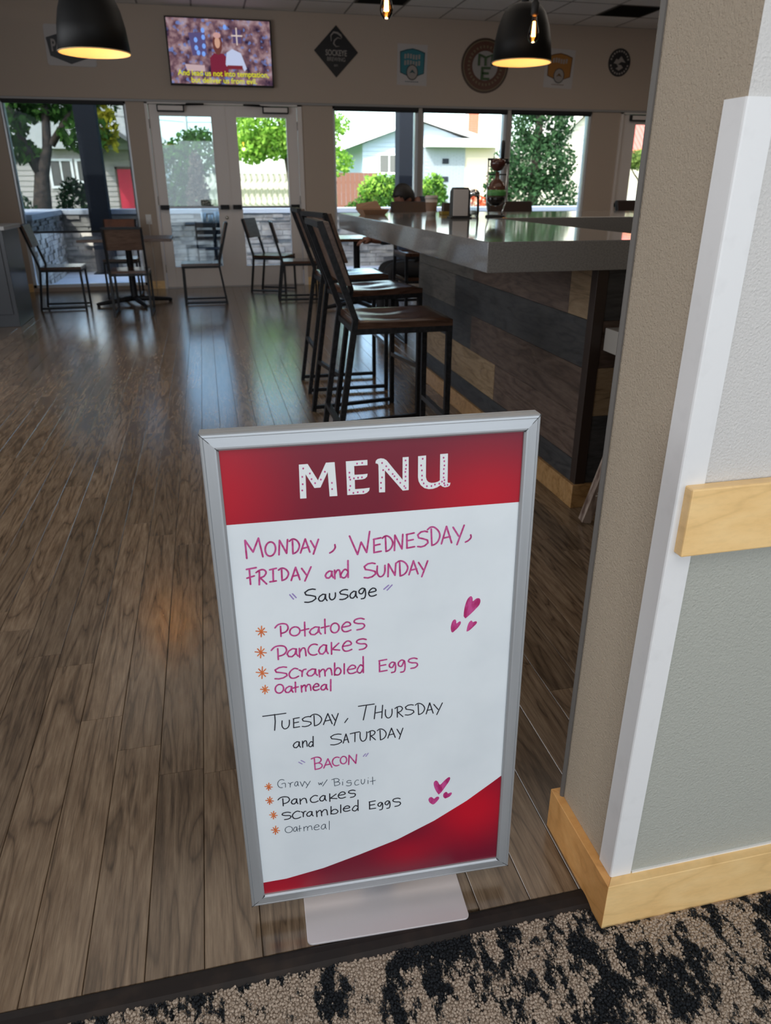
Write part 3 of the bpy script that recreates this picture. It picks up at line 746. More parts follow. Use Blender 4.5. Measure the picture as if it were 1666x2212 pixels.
('k38',2.8,'-1439,-2195 -1424,-2175 -1409,-2156 -1393,-2143 -1376,-2139 -1358,-2142 -1345,-2155 -1338,-2181 -1334,-2217 -1331,-2253'),
('k38',2.8,'-1138,-2126 -1154,-2119 -1169,-2111 -1186,-2109 -1206,-2116 -1226,-2129 -1243,-2144 -1255,-2160 -1264,-2178 -1267,-2196 -1263,-2216 -1254,-2237 -1242,-2252 -1225,-2260 -1206,-2263 -1186,-2263 -1167,-2258 -1148,-2250 -1130,-2242'),
('k38',2.8,'-1003,-2150 -1043,-2135 -1085,-2165 -1105,-2208 -1089,-2249 -1054,-2259 -1022,-2225 -1007,-2150 -1008,-2226 -990,-2262'),
('k38',2.8,'-924,-2118 -928,-2291'),
('k38',2.8,'-812,-2145 -918,-2222 -802,-2249'),
('k38',2.8,'-770,-2183 -729,-2181 -688,-2180 -659,-2174 -651,-2162 -655,-2145 -664,-2132 -676,-2123 -693,-2116 -709,-2116 -726,-2122 -742,-2134 -756,-2148 -766,-2163 -774,-2180 -777,-2196 -773,-2214 -765,-2233 -753,-2247 -738,-2254 -719,-2257 -701,-2257 -684,-2254 -666,-2248 -649,-2243'),
('k38',2.8,'-475,-2126 -490,-2119 -504,-2112 -520,-2108 -540,-2108 -562,-2111 -578,-2118 -588,-2128 -593,-2140 -592,-2152 -582,-2162 -566,-2171 -548,-2179 -528,-2183 -507,-2185 -490,-2190 -479,-2200 -473,-2213 -472,-2226 -478,-2239 -490,-2252 -505,-2262 -523,-2266 -543,-2266 -563,-2267'),
('k39',2.8,'-1623,-2419 -1641,-2411 -1659,-2404 -1678,-2399 -1703,-2399 -1730,-2402 -1751,-2408 -1763,-2418 -1770,-2431 -1769,-2443 -1757,-2453 -1737,-2462 -1715,-2470 -1690,-2474 -1664,-2477 -1643,-2482 -1630,-2493 -1622,-2506 -1621,-2519 -1630,-2532 -1645,-2545 -1664,-2554 -1686,-2558 -1711,-2558 -1736,-2558'),
('k39',2.8,'-1460,-2425 -1477,-2417 -1493,-2408 -1510,-2406 -1531,-2414 -1553,-2428 -1570,-2444 -1583,-2462 -1592,-2482 -1596,-2502 -1592,-2523 -1583,-2545 -1570,-2562 -1553,-2571 -1533,-2574 -1513,-2574 -1493,-2569 -1473,-2561 -1453,-2552'),
('k39',2.8,'-1434,-2435 -1423,-2445 -1412,-2455 -1405,-2470 -1403,-2495 -1406,-2525 -1408,-2556'),
('k39',2.8,'-1405,-2503 -1400,-2482 -1395,-2460 -1388,-2445 -1379,-2438 -1368,-2438 -1357,-2437'),
('k39',2.8,'-1248,-2468 -1287,-2455 -1329,-2480 -1348,-2518 -1333,-2555 -1299,-2564 -1266,-2534 -1251,-2468 -1252,-2535 -1235,-2568'),
('k39',2.8,'-1173,-2463 -1169,-2597'),
('k39',2.8,'-1169,-2515 -1154,-2496 -1139,-2477 -1125,-2465 -1112,-2463 -1100,-2467 -1091,-2482 -1087,-2512 -1086,-2553 -1085,-2594'),
('k39',2.8,'-1082,-2520 -1067,-2498 -1053,-2476 -1038,-2463 -1022,-2460 -1005,-2465 -993,-2480 -986,-2511 -984,-2552 -981,-2593'),
('k39',2.8,'-912,-2410 -920,-2587'),
('k39',2.8,'-915,-2534 -902,-2518 -889,-2502 -875,-2492 -859,-2488 -842,-2489 -827,-2494 -813,-2507 -800,-2524 -794,-2541 -798,-2557 -809,-2572 -823,-2584 -840,-2589 -860,-2591 -878,-2589 -892,-2586 -904,-2579 -916,-2573'),
('k39',2.8,'-740,-2404 -746,-2588'),
('k39',2.8,'-692,-2506 -654,-2505 -616,-2504 -590,-2500 -582,-2489 -586,-2474 -594,-2463 -606,-2454 -621,-2449 -636,-2448 -651,-2454 -666,-2464 -679,-2476 -689,-2489 -696,-2503 -698,-2518 -695,-2534 -687,-2550 -676,-2562 -662,-2569 -645,-2571 -628,-2571 -612,-2569 -596,-2564 -579,-2559'),
('k39',2.8,'-431,-2349 -435,-2595'),
('k39',2.8,'-440,-2496 -452,-2484 -465,-2473 -478,-2469 -494,-2479 -511,-2498 -524,-2516 -532,-2531 -537,-2546 -536,-2559 -529,-2572 -516,-2584 -504,-2591 -493,-2593 -481,-2590 -470,-2583 -459,-2569 -448,-2551 -438,-2533'),
('k40',2.8,'-226,-2434 -226,-2590'),
('k40',2.8,'-232,-2430 -120,-2425'),
('k40',2.8,'-225,-2509 -134,-2505'),
('k40',2.8,'-229,-2599 -116,-2596'),
('k40',2.8,'3,-2494 -9,-2487 -22,-2480 -34,-2478 -48,-2485 -62,-2497 -72,-2510 -75,-2525 -73,-2541 -68,-2553 -58,-2562 -44,-2567 -30,-2564 -18,-2542 -6,-2511 3,-2497 9,-2515 11,-2551 11,-2583 9,-2607 4,-2628 -3,-2643 -15,-2649 -31,-2649 -46,-2649'),
('k40',2.8,'135,-2483 122,-2476 109,-2469 96,-2467 82,-2474 67,-2486 57,-2499 54,-2514 56,-2530 62,-2542 72,-2551 87,-2556 100,-2553 113,-2531 126,-2500 135,-2486 141,-2505 144,-2540 144,-2573 142,-2596 137,-2617 129,-2632 116,-2638 101,-2638 85,-2638'),
('k40',2.8,'330,-2457 314,-2449 297,-2441 279,-2436 256,-2436 232,-2440 214,-2447 202,-2459 197,-2474 199,-2487 210,-2499 229,-2509 250,-2518 272,-2523 296,-2525 315,-2531 328,-2543 336,-2558 337,-2573 330,-2589 317,-2603 300,-2614 281,-2619 257,-2620 234,-2620'),
]
POLYS=[('heart','1391,1191 1392,1228 1393,1265 1396,1302 1401,1342 1408,1383 1417,1420 1427,1453 1438,1483 1451,1508 1467,1529 1484,1544 1500,1550 1512,1545 1522,1530 1530,1513 1532,1491 1532,1466 1536,1453 1552,1462 1573,1482 1593,1497 1611,1501 1629,1500 1643,1494 1654,1483 1661,1467 1664,1448 1663,1426 1658,1401 1648,1376 1633,1353 1614,1331 1592,1308 1569,1283 1544,1257 1520,1233 1493,1208 1467,1184 1446,1166 1434,1155 1427,1150 1420,1151 1411,1160 1401,1176'),
('heart','1194,918 1189,942 1184,966 1182,991 1182,1016 1185,1041 1190,1065 1196,1088 1204,1111 1213,1128 1224,1139 1236,1146 1246,1147 1255,1143 1262,1134 1268,1121 1270,1103 1270,1081 1275,1069 1289,1075 1307,1090 1323,1101 1333,1102 1341,1099 1346,1092 1349,1082 1348,1068 1343,1052 1332,1031 1317,1008 1301,986 1282,966 1261,947 1244,931 1233,920 1226,912 1219,908 1211,909 1202,914'),
('heart','1450,897 1452,920 1454,943 1457,967 1463,995 1471,1025 1480,1050 1491,1069 1504,1084 1516,1092 1526,1093 1535,1087 1542,1080 1544,1073 1543,1065 1547,1061 1560,1063 1578,1069 1593,1072 1604,1071 1613,1066 1619,1060 1621,1050 1619,1039 1612,1025 1597,1006 1576,986 1555,965 1533,943 1509,922 1489,906 1474,899 1462,898'),
('heart','1040,-2491 1023,-2460 1006,-2430 990,-2397 976,-2361 962,-2323 953,-2287 947,-2254 944,-2222 946,-2197 955,-2177 968,-2164 981,-2158 995,-2162 1009,-2174 1023,-2191 1034,-2220 1046,-2253 1062,-2268 1087,-2250 1117,-2214 1145,-2181 1171,-2156 1196,-2135 1216,-2123 1231,-2121 1242,-2128 1247,-2141 1246,-2160 1239,-2186 1228,-2214 1212,-2245 1191,-2278 1169,-2313 1146,-2353 1122,-2394 1099,-2430 1079,-2454 1060,-2472'),
('heart','928,-2702 910,-2685 891,-2668 876,-2650 864,-2627 856,-2602 852,-2580 855,-2561 864,-2544 874,-2532 886,-2526 901,-2525 915,-2529 929,-2544 943,-2564 957,-2576 971,-2569 984,-2553 998,-2542 1013,-2538 1028,-2538 1039,-2543 1047,-2552 1052,-2567 1050,-2584 1041,-2604 1026,-2627 1010,-2648 993,-2668 975,-2686 959,-2698 947,-2703 938,-2702'),
('heart','1163,-2604 1150,-2590 1136,-2576 1128,-2559 1124,-2535 1126,-2509 1131,-2488 1144,-2472 1162,-2460 1177,-2454 1188,-2457 1197,-2466 1203,-2475 1206,-2484 1207,-2494 1212,-2500 1228,-2496 1249,-2488 1266,-2483 1277,-2486 1285,-2492 1287,-2503 1284,-2519 1275,-2539 1263,-2557 1246,-2571 1225,-2583 1206,-2593 1191,-2598 1177,-2601'),
('letter','-1119,3969 -993,3970 -859,3712 -733,3971 -608,3970 -587,3449 -700,3450 -713,3829 -827,3599 -915,3598 -1031,3817 -1038,3449 -1129,3450'),
('letter','-446,3970 -133,3971 -133,3891 -328,3892 -327,3756 -203,3755 -134,3759 -142,3715 -174,3688 -213,3678 -324,3678 -325,3534 -193,3534 -107,3539 -116,3495 -148,3465 -195,3448 -441,3451'),
('letter','-15,3911 -10,3948 17,3973 63,3981 109,3972 148,3945 384,3627 386,3974 475,3974 476,3458 386,3456 121,3794 121,3452 31,3454 28,3873 20,3899'),
('letter','616,3974 735,3978 736,3643 749,3592 778,3560 819,3544 875,3543 923,3557 950,3574 947,3983 1064,3985 1068,3535 1085,3522 1112,3525 1105,3485 1078,3464 1030,3457 989,3474 961,3498 908,3466 844,3448 780,3449 715,3470 659,3519 626,3585 616,3651'),
]
DOTS=[(-1060, 3908), (-1080, 3782), (-1081, 3670), (-1092, 3575), (-970, 3826), (-950, 3738), (-902, 3673), (-817, 3721), (-754, 3836), (-659, 3658), (-660, 3562), (-399, 3796), (-401, 3726), (-390, 3688), (-393, 3590), (-407, 3529), (-351, 3477), (-286, 3484), (-203, 3485), (-336, 3704), (-276, 3709), (-218, 3711), (-285, 3926), (-210, 3931), (81, 3910), (142, 3855), (96, 3799), (179, 3801), (236, 3728), (263, 3691), (302, 3640), (349, 3582), (409, 3525), (428, 3495), (78, 3688), (61, 3604), (60, 3521), (428, 3924), (439, 3851), (432, 3793), (425, 3747), (429, 3675), (426, 3609), (684, 3931), (662, 3830), (674, 3751), (677, 3670), (676, 3604), (703, 3546), (752, 3498), (821, 3495), (875, 3514), (940, 3523), (982, 3553), (999, 3926), (1010, 3871), (1014, 3804), (1006, 3749), (1006, 3681), (1005, 3618), (1019, 3574), (1015, 3524), (1026, 3491), (1069, 3495)]
SWOOSH=[(-2207, -3983), (-1789, -3970), (-1108, -3851), (-419, -3650), (275, -3426), (969, -3099), (1573, -2734), (1999, -2417), (2201, -2258)]

# ================================================================ SETTING
# ---- floor planks: 0.1015 m wide, 1.22 m long, stepped joints, running towards the window wall
YW = 10.56
CEIL = 3.19
PWD, PLN = 0.1015, 1.2192
floor = B(); box(floor, -3.2, 7.6, 0.862, YW, -0.14, -0.009)
floor = S(fin(floor, 'floor', 'subfloor'))
def plank_mesh(L, name='floor_plank'):
    b = B()
    w2, h = PWD / 2 - 0.0005, 0.0
    c = 0.0011
    lo = [b.verts.new((sx * w2, y, -0.009)) for sx, y in ((-1, 0.0003), (1, 0.0003), (1, L - 0.0003), (-1, L - 0.0003))]
    mi = [b.verts.new((v.co.x, v.co.y, -c)) for v in lo]
    hi = [b.verts.new((sx * (w2 - c), y, h)) for sx, y in ((-1, 0.0006), (1, 0.0006), (1, L - 0.0006), (-1, L - 0.0006))]
    for i in range(4):
        j = (i + 1) % 4
        b.faces.new((lo[i], lo[j], mi[j], mi[i])); b.faces.new((mi[i], mi[j], hi[j], hi[i]))
    b.faces.new(hi)
    bmesh.ops.recalc_face_normals(b, faces=b.faces[:])
    for f in b.faces:
        pass
    me = bpy.data.meshes.new(name); b.to_mesh(me); b.free(); me.materials.append(M['floor_plank'])
    return me
full = plank_mesh(PLN)
cand = []
Y0 = 0.895
for k in range(-31, 75):
    x0 = -0.0165 + PWD * k
    base = 1.25 - 0.1225 * k
    if k in (-2, -3, -4): base = {-2: 1.391, -3: 1.497, -4: 1.63}[k]
    j = (base + 0.03 * math.sin(k * 2.3) * (0 if k in (-1, -2, -3, -4) else 1) - Y0) % PLN
    y = Y0 - (PLN - j)
    xc = x0 + PWD / 2
    if xc > 7.5 or xc < -3.1: continue
    while y < YW:
        a, e = max(y, Y0), min(y + PLN, YW)
        if e - a > 0.03: cand.append((xc, a, e))
        y += PLN
def rank(c):
    x, a, e = c
    vis = 1.0
    if x > 1.45 and a < 5.2: vis = 8.0
    if x < -0.45 - 0.22 * a: vis = 6.0
    return vis * (a + 0.3)
cand.sort(key=rank)
for (x, a, e) in cand[:300]:
    L = e - a
    me = full if abs(L - PLN) < 1e-4 else plank_mesh(L)
    o = bpy.data.objects.new('floor_plank', me); col.objects.link(o)
    o.location = (x, a, 0); o.parent = floor
# remaining far planks joined in one part
b = B()
for (x, a, e) in cand[300:]:
    box(b, x - PWD / 2 + 0.0006, x + PWD / 2 - 0.0006, a + 0.0006, e - 0.0006, -0.009, 0)
o = fin(b, 'floor_planks_beyond', 'floor_plank', floor); o['kind'] = 'stuff'

# transition strip between plank floor and carpet
def strip_profile():
    return [(0.853, -0.012), (0.8535, -0.0065), (0.864, -0.0015), (0.879, 0.0015), (0.889, 0.001), (0.8945, -0.0012), (0.8945, -0.012)]
b = B(); prism(b, strip_profile(), -3.2, 0.598, 'x')
S(tag(fin(b, 'trim_1', 'strip'), 'dark brown transition strip between plank floor and carpet'))

# ---- carpet
def carpet_mat():
    m = bpy.data.materials.new('carpet')
    m.use_nodes = True
    n, l = m.node_tree.nodes, m.node_tree.links
    b = n['Principled BSDF']
    tc = n.new('ShaderNodeTexCoord')
    def nz(scale, st, det=3, rough=0.6, loc=(0, 0, 0)):
        mp = n.new('ShaderNodeMapping'); mp.inputs['Scale'].default_value = st; mp.inputs['Location'].default_value = loc
        l.new(tc.outputs['Object'], mp.inputs[0])
        t = n.new('ShaderNodeTexNoise'); t.inputs['Scale'].default_value = scale; t.inputs['Detail'].default_value = det
        t.inputs['Roughness'].default_value = rough
        l.new(mp.outputs[0], t.inputs[0]); return t
    big = nz(13, (1.3, 0.6, 1), 2, 0.5, (3.1, 1.7, 0))
    fine = nz(42, (1.5, 0.75, 1), 4, 0.7)
    tiny = nz(420, (1, 1, 1), 2)
    a = n.new('ShaderNodeMath'); a.operation = 'MULTIPLY_ADD'; a.inputs[1].default_value = 1.0
    l.new(big.outputs[0], a.inputs[0]); l.new(fine.outputs[0], a.inputs[2])
    rp = n.new('ShaderNodeValToRGB'); e = rp.color_ramp.elements
    rp.color_ramp.interpolation = 'LINEAR'
    e[0].position, e[0].color = 0.93, (0.016, 0.018, 0.021, 1)
    e[1].position, e[1].color = 1.03, (0.38, 0.305, 0.24, 1)
    k = e.new(0.97); k.color = (0.10, 0.088, 0.075, 1)
    sub = n.new('ShaderNodeMath'); sub.operation = 'MULTIPLY'; sub.inputs[1].default_value = 1.0
    l.new(a.outputs[0], sub.inputs[0]); l.new(sub.outputs[0], rp.inputs[0])
    hs = n.new('ShaderNodeHueSaturation'); mr = n.new('ShaderNodeMapRange')
    mr.inputs['From Min'].default_value = 0.3; mr.inputs['From Max'].default_value = 0.7
    mr.inputs['To Min'].default_value = 0.6; mr.inputs['To Max'].default_value = 1.45
    l.new(tiny.outputs[0], mr.inputs[0]); l.new(mr.outputs[0], hs.inputs['Value']); l.new(rp.outputs[0], hs.inputs['Color'])
    l.new(hs.outputs[0], b.inputs['Base Color'])
    b.inputs['Roughness'].default_value = 0.95; b.inputs['Specular IOR Level'].default_value = 0.1
    return m
M['carpet'] = carpet_mat()
b = B(); box(b, -3.2, 4.0, -3.5, 0.858, -0.14, -0.008)
carpet = S(fin(b, 'floor_carpet', 'carpet'))
tag(carpet, 'charcoal and taupe patterned carpet in front of the plank floor')
def tufts(x0, x1, y0, y1, step):
    rs = np.random.RandomState(3)
    nx, ny = int((x1 - x0) / step), int((y1 - y0) / step)
    gx, gy = np.meshgrid(np.arange(nx), np.arange(ny))
    n = nx * ny
    cx = x0 + (gx.ravel() + 0.5 + rs.uniform(-.45, .45, n)) * step
    cy = y0 + (gy.ravel() + 0.5 + rs.uniform(-.45, .45, n)) * step
    r = step * rs.uniform(.5, .8, n); hgt = rs.uniform(.0035, .0075, n)
    keep = ~((cx > 0.59) & (cy > 0.808))
    cx, cy, r, hgt = cx[keep], cy[keep], r[keep], hgt[keep]; n = len(cx)
    K = 5
    an = np.arange(K) * 2 * math.pi / K
    rot = rs.uniform(0, 6, n)
    lx, ly = rs.uniform(-.0015, .0015, n), rs.uniform(-.0015, .0015, n)
    V = np.zeros((n, 2 * K + 1, 3))
    for k in range(K):
        V[:, k, 0] = cx + r * .8 * np.cos(an[k] + rot); V[:, k, 1] = cy + r * .8 * np.sin(an[k] + rot); V[:, k, 2] = -0.0085
        V[:, K + k, 0] = cx + lx * .6 + r * np.cos(an[k] + rot); V[:, K + k, 1] = cy + ly * .6 + r * np.sin(an[k] + rot); V[:, K + k, 2] = -0.008 + hgt * .6
    V[:, 2 * K, 0] = cx + lx; V[:, 2 * K, 1] = cy + ly; V[:, 2 * K, 2] = -0.008 + hgt
    F = []
    for k in range(K):
        j = (k + 1) % K
        F += [(k, j, K + j), (k, K + j, K + k), (K + k, K + j, 2 * K)]
    F = np.array(F); base = (np.arange(n) * (2 * K + 1))[:, None, None]
    T = (F[None] + base).reshape(-1, 3)
    me = bpy.data.meshes.new('carpet_pile')
    me.vertices.add(n * (2 * K + 1)); me.vertices.foreach_set('co', V.reshape(-1))
    me.loops.add(len(T) * 3); me.loops.foreach_set('vertex_index', T.reshape(-1).astype(np.int32))
    me.polygons.add(len(T)); me.polygons.foreach_set('loop_start', np.arange(0, len(T) * 3, 3, dtype=np.int32))
    try: me.polygons.foreach_set('loop_total', np.full(len(T), 3, dtype=np.int32))
    except Exception: pass
    me.update(calc_edges=True); me.validate()
    me.polygons.foreach_set('use_smooth', np.ones(len(T), dtype=bool))
    return me
o = link('carpet_pile', tufts(-0.75, 1.35, 0.40, 0.8565, 0.0046), 'carpet', carpet); o['kind'] = 'stuff'

# ---- near wall stub on the right: end face looks left, front face looks at the lobby
b = B()
box(b, 0.615, 4.0, 0.835, 1.034, -0.008, CEIL, 0)
for f in b.faces:
    c = f.calc_center_median()
    f.material_index = 0
for f in list(b.faces):
    if abs(f.normal.y + 1) < 0.1: bmesh.ops.delete(b, geom=[f], context='FACES_ONLY')
# front face split at the chair rail into two paints
b.verts.ensure_lookup_table()
def q(b, x0, x1, y, z0, z1, mi):
    f = b.faces.new([b.verts.new(p) for p in ((x0, y, z0), (x1, y, z0), (x1, y, z1), (x0, y, z1))]); f.material_index = mi
q(b, 0.615, 4.0, 0.835, -0.008, 0.80, 1); q(b, 0.615, 4.0, 0.835, 0.80, CEIL, 2)
S(fin(b, 'wall_right', ['wall_end', 'wall_sage', 'wall_white']))
b = B(); prism(b, [(0.612, 1.030), (0.608, 1.034), (0.612, 1.043), (0.625, 1.047), (0.64, 1.047), (0.64, 1.034)], 0.0, CEIL)
S(fin(b, 'trim_2', mat('bead_shaded', (0.14, 0.13, 0.12), 0.6)))  # rounded edge bead, its shade put into the dark grey
# baseboard
b = B()
prism(b, [(0.598, 0.814), (4.0, 0.814), (4.0, 0.835), (0.6155, 0.835)], -0.012, 0.100)
o = S(fin(b, 'baseboard_right_front', 'maple', bev=0.0012))
b = B()
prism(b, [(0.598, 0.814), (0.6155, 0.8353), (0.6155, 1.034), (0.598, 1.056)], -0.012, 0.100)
M['maple_dark'] = wood('maple_dark', (0.60, 0.29, 0.085), (0.68, 0.34, 0.11), (0.74, 0.40, 0.14), 0.35, (2.2, 7, 7), rand=False, tint=0.0, bumpd=0.0001, lines=0.08)  # maple copy for end and rear sides, their shade put into its colour
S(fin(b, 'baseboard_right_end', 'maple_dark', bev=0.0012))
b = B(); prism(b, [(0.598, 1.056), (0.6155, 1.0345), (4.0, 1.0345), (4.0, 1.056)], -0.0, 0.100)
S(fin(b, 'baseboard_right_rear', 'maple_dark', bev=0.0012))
# caulk line on top of the front baseboard
b = B(); box(b, 0.655, 4.0, 0.8315, 0.8352, 0.099, 0.1035)
S(fin(b, 'trim_3', 'plastic_white'))
# chair rail
b = B(); box(b, 0.622, 4.0, 0.814, 0.835, 0.763, 0.868)
S(fin(b, 'trim_4', 'maple', bev=0.0025))
# white corner guard
b = B()
prism(b, [(0.6115, 0.873), (0.6115, 0.8345), (0.6128, 0.8325), (0.6150, 0.8315), (0.652, 0.8315), (0.652, 0.835), (0.615, 0.835), (0.615, 0.873)], 0.1005, 1.343)
tag(fin(b, 'corner_guard', 'guard'), 'white vinyl corner guard strip on the edge of the near wall', 'corner guard')

# ---- window wall
b = B()
T = 0.16
def wallbox(x0, x1, z0, z1): box(b, x0, x1, YW, YW + T, z0, z1)
wallbox(-3.2, 7.6, 2.195, CEIL)
for x0, x1 in ((-3.2, -2.215), (-0.80, -0.58), (1.335, 1.735), (5.37, 5.81), (6.98, 7.6)):
    wallbox(x0, x1, 0, 2.195)
for x0, x1 in ((-2.215, -0.80), (1.735, 5.37)):
    wallbox(x0, x1, 0, 0.045)
wall_back = S(fin(b, 'wall_back', 'wall_tan'))
b = B(); box(b, -3.2, 7.6, YW - 0.03, YW, 2.185, 2.212)
S(fin(b, 'trim_5', mat('header_ledge', (0.30, 0.29, 0.28), 0.35), bev=0.004))
# other shell
b = B(); box(b, -3.36, -3.2, -3.5, YW + T, -0.14, CEIL); S(fin(b, 'wall_left', 'wall_dark'))
b = B(); box(b, 7.6, 7.76, 1.0, YW + T, -0.14, CEIL); S(fin(b, 'wall_far_right', 'wall_dark'))
b = B(); box(b, 4.0, 4.16, -3.5, 1.034, -0.14, CEIL); S(fin(b, 'wall_lobby_right', 'wall_white'))
b = B()
box(b, -3.2, 4.0, -3.62, -3.5, -0.14, CEIL)
S(fin(b, 'wall_lobby_front', 'wall_white'))
b = B(); box(b, 4.16, 7.76, 1.034, 1.1, -0.14, CEIL); S(fin(b, 'wall_near_right', 'wall_dark'))
b = B(); box(b, -3.36, 7.76, -3.62, YW + T + 0.5, CEIL + 0.03, CEIL + 0.15)
roof = S(fin(b, 'ceiling', 'wall_dark'))
b = B(); box(b, -3.2, 4.0, -3.5, 6.95, CEIL, CEIL + 0.03); box(b, 4.0, 7.6, 1.1, 6.95, CEIL, CEIL + 0.03)
fin(b, 'plain_ceiling', mat('ceiling_dark', (0.20, 0.19, 0.18), 0.9), roof)
# suspended tiles near the window wall
TL = 0.61
gx0 = 0.08 - TL * 6
tile = B(); box(tile, 0.006, TL - 0.006, 0.006, TL - 0.006, 0, 0.012, 0, 0.003)
tile_me = None
VENTS = ((3, 0), (7, 0))
ix = 0
for i in range(0, 18):
    for j in range(0, 6):
        x, y = gx0 + i * TL, YW - (j + 1) * TL + 0.0
        if x < -3.2 or x + TL > 7.62: continue
        isv = (abs(x - 2.02) < 0.3 and j == 1) or (abs(x - 4.66) < 0.3 and j == 1)
        if isv: continue
        if tile_me is None:
            o = fin(tile, 'ceiling_tile', 'ceil', roof, (x, y, CEIL - 0.004)); tile_me = o.data
        else:
            o = link('ceiling_tile', tile_me, None, roof, (x, y, CEIL - 0.004))
b = B()
for i in range(0, 19):
    x = gx0 + i * TL
    if -3.2 < x < 7.6: box(b, x - 0.010, x + 0.010, YW - 6 * TL, YW, CEIL - 0.006, CEIL + 0.02)
for j in range(0, 7):
    y = YW - j * TL
    box(b, -3.2, 7.6, y - 0.010, y + 0.010, CEIL - 0.0065, CEIL + 0.02)
fin(b, 'ceiling_grid', 'grid', roof)
def vent(x, y, label):
    t = thing('ceiling_vent', label, 'vent', (x, y, CEIL - 0.004), group=None)
    b = B()
    for (a, c, e, f) in ((0.01, 0.60, 0.01, 0.035), (0.01, 0.60, 0.575, 0.60), (0.01, 0.035, 0.035, 0.575), (0.575, 0.60, 0.035, 0.575)):
        box(b, a, c, e, f, -0.006, 0.01)
    fin(b, 'vent_frame', 'vent', t)
    b = B(); box(b, 0.035, 0.575, 0.035, 0.575, 0.006, 0.012); fin(b, 'vent_back', 'vent', t)
    for k in range(9):
        b = B(); box(b, 0.035, 0.575, -0.022, 0.022, -0.001, 0.001)
        fin(b, 'vent_slat', 'vent', t, (0, 0.065 + k * 0.06, 0), (R(35), 0, 0))
xs = [gx0 + i * TL for i in range(19)]
vx1 = min(xs, key=lambda v: abs(v - 2.02)); vx2 = min(xs, key=lambda v: abs(v - 4.66))
vent(vx1, YW - 2 * TL, 'dark square ceiling vent near the bare bulb, left one')
vent(vx2, YW - 2 * TL, 'dark square ceiling vent above the round black wall sign, right one')

# ---- windows
def window(name, x0, x1, z0, z1, glass='glass', lit=True):
    t = thing(name, None, None, (0, YW, 0)); t['kind'] = 'structure'
    fw = 0.035
    b = B()
    box(b, x0, x0 + fw, 0.03, 0.13, z0, z1); box(b, x1 - fw, x1, 0.03, 0.13, z0, z1)
    box(b, x0, x1, 0.03, 0.13, z0, z0 + fw); box(b, x0, x1, 0.03, 0.13, z1 - fw, z1)
    fin(b, 'window_frame', 'frame_lit' if lit else 'frame_alu', t)
    b = B(); box(b, x0 + fw, x1 - fw, 0.075, 0.081, z0 + fw, z1 - fw)
    fin(b, 'window_pane', glass, t)
    return t
w1 = window('window_1', -2.215, -0.80, 0.045, 2.195)
w2 = window('window_2', 1.735, 2.88, 0.045, 2.195)
w3 = window('window_3', 2.93, 4.125, 0.045, 2.195)
w4 = window('window_4', 4.175, 5.37, 0.045, 2.195)
for k, x in enumerate((2.905, 4.15)):
    b = B(); box(b, x - 0.025, x + 0.025, YW - 0.01, YW + 0.14, 0.045, 2.195)
    S(fin(b, 'trim_%d' % (6 + k), 'frame_alu'))
# shade cassettes and the lowered solar shade
def shade(x0, x1, zl, label, grp=None):
    t = thing('roller_shade', label, 'window shade', ((x0 + x1) / 2, YW, 2.195), group=grp)
    h = (x1 - x0) / 2 - 0.012
    b = B(); box(b, -h, h, -0.028, 0.028, -0.052, -0.002)
    fin(b, 'shade_cassette', 'shade_roll', t, bev=0.004)
    if zl is None:
        b = B(); box(b, -h, h, -0.006, 0.006, -0.066, -0.052); fin(b, 'hem_bar', 'shade_roll', t)
    else:
        b = B(); box(b, -h, h, -0.0005, 0.0005, zl - 2.195, -0.052); fin(b, 'shade_screen', 'shade_mesh', t)
        b = B(); box(b, -h, h, -0.008, 0.008, zl - 2.195 - 0.022, zl - 2.195); fin(b, 'hem_bar', 'shade_roll', t)
shade(-2.2, -0.81, 0.73, 'dark see-through roller shade lowered two thirds over left window')
shade(1.745, 2.88, None, 'rolled-up black shade above window nearest the double doors')
shade(2.93, 4.125, None, 'rolled-up black shade above the middle window behind the bar')
shade(4.175, 5.36, None, 'rolled-up black shade above the window filled by the conifer')

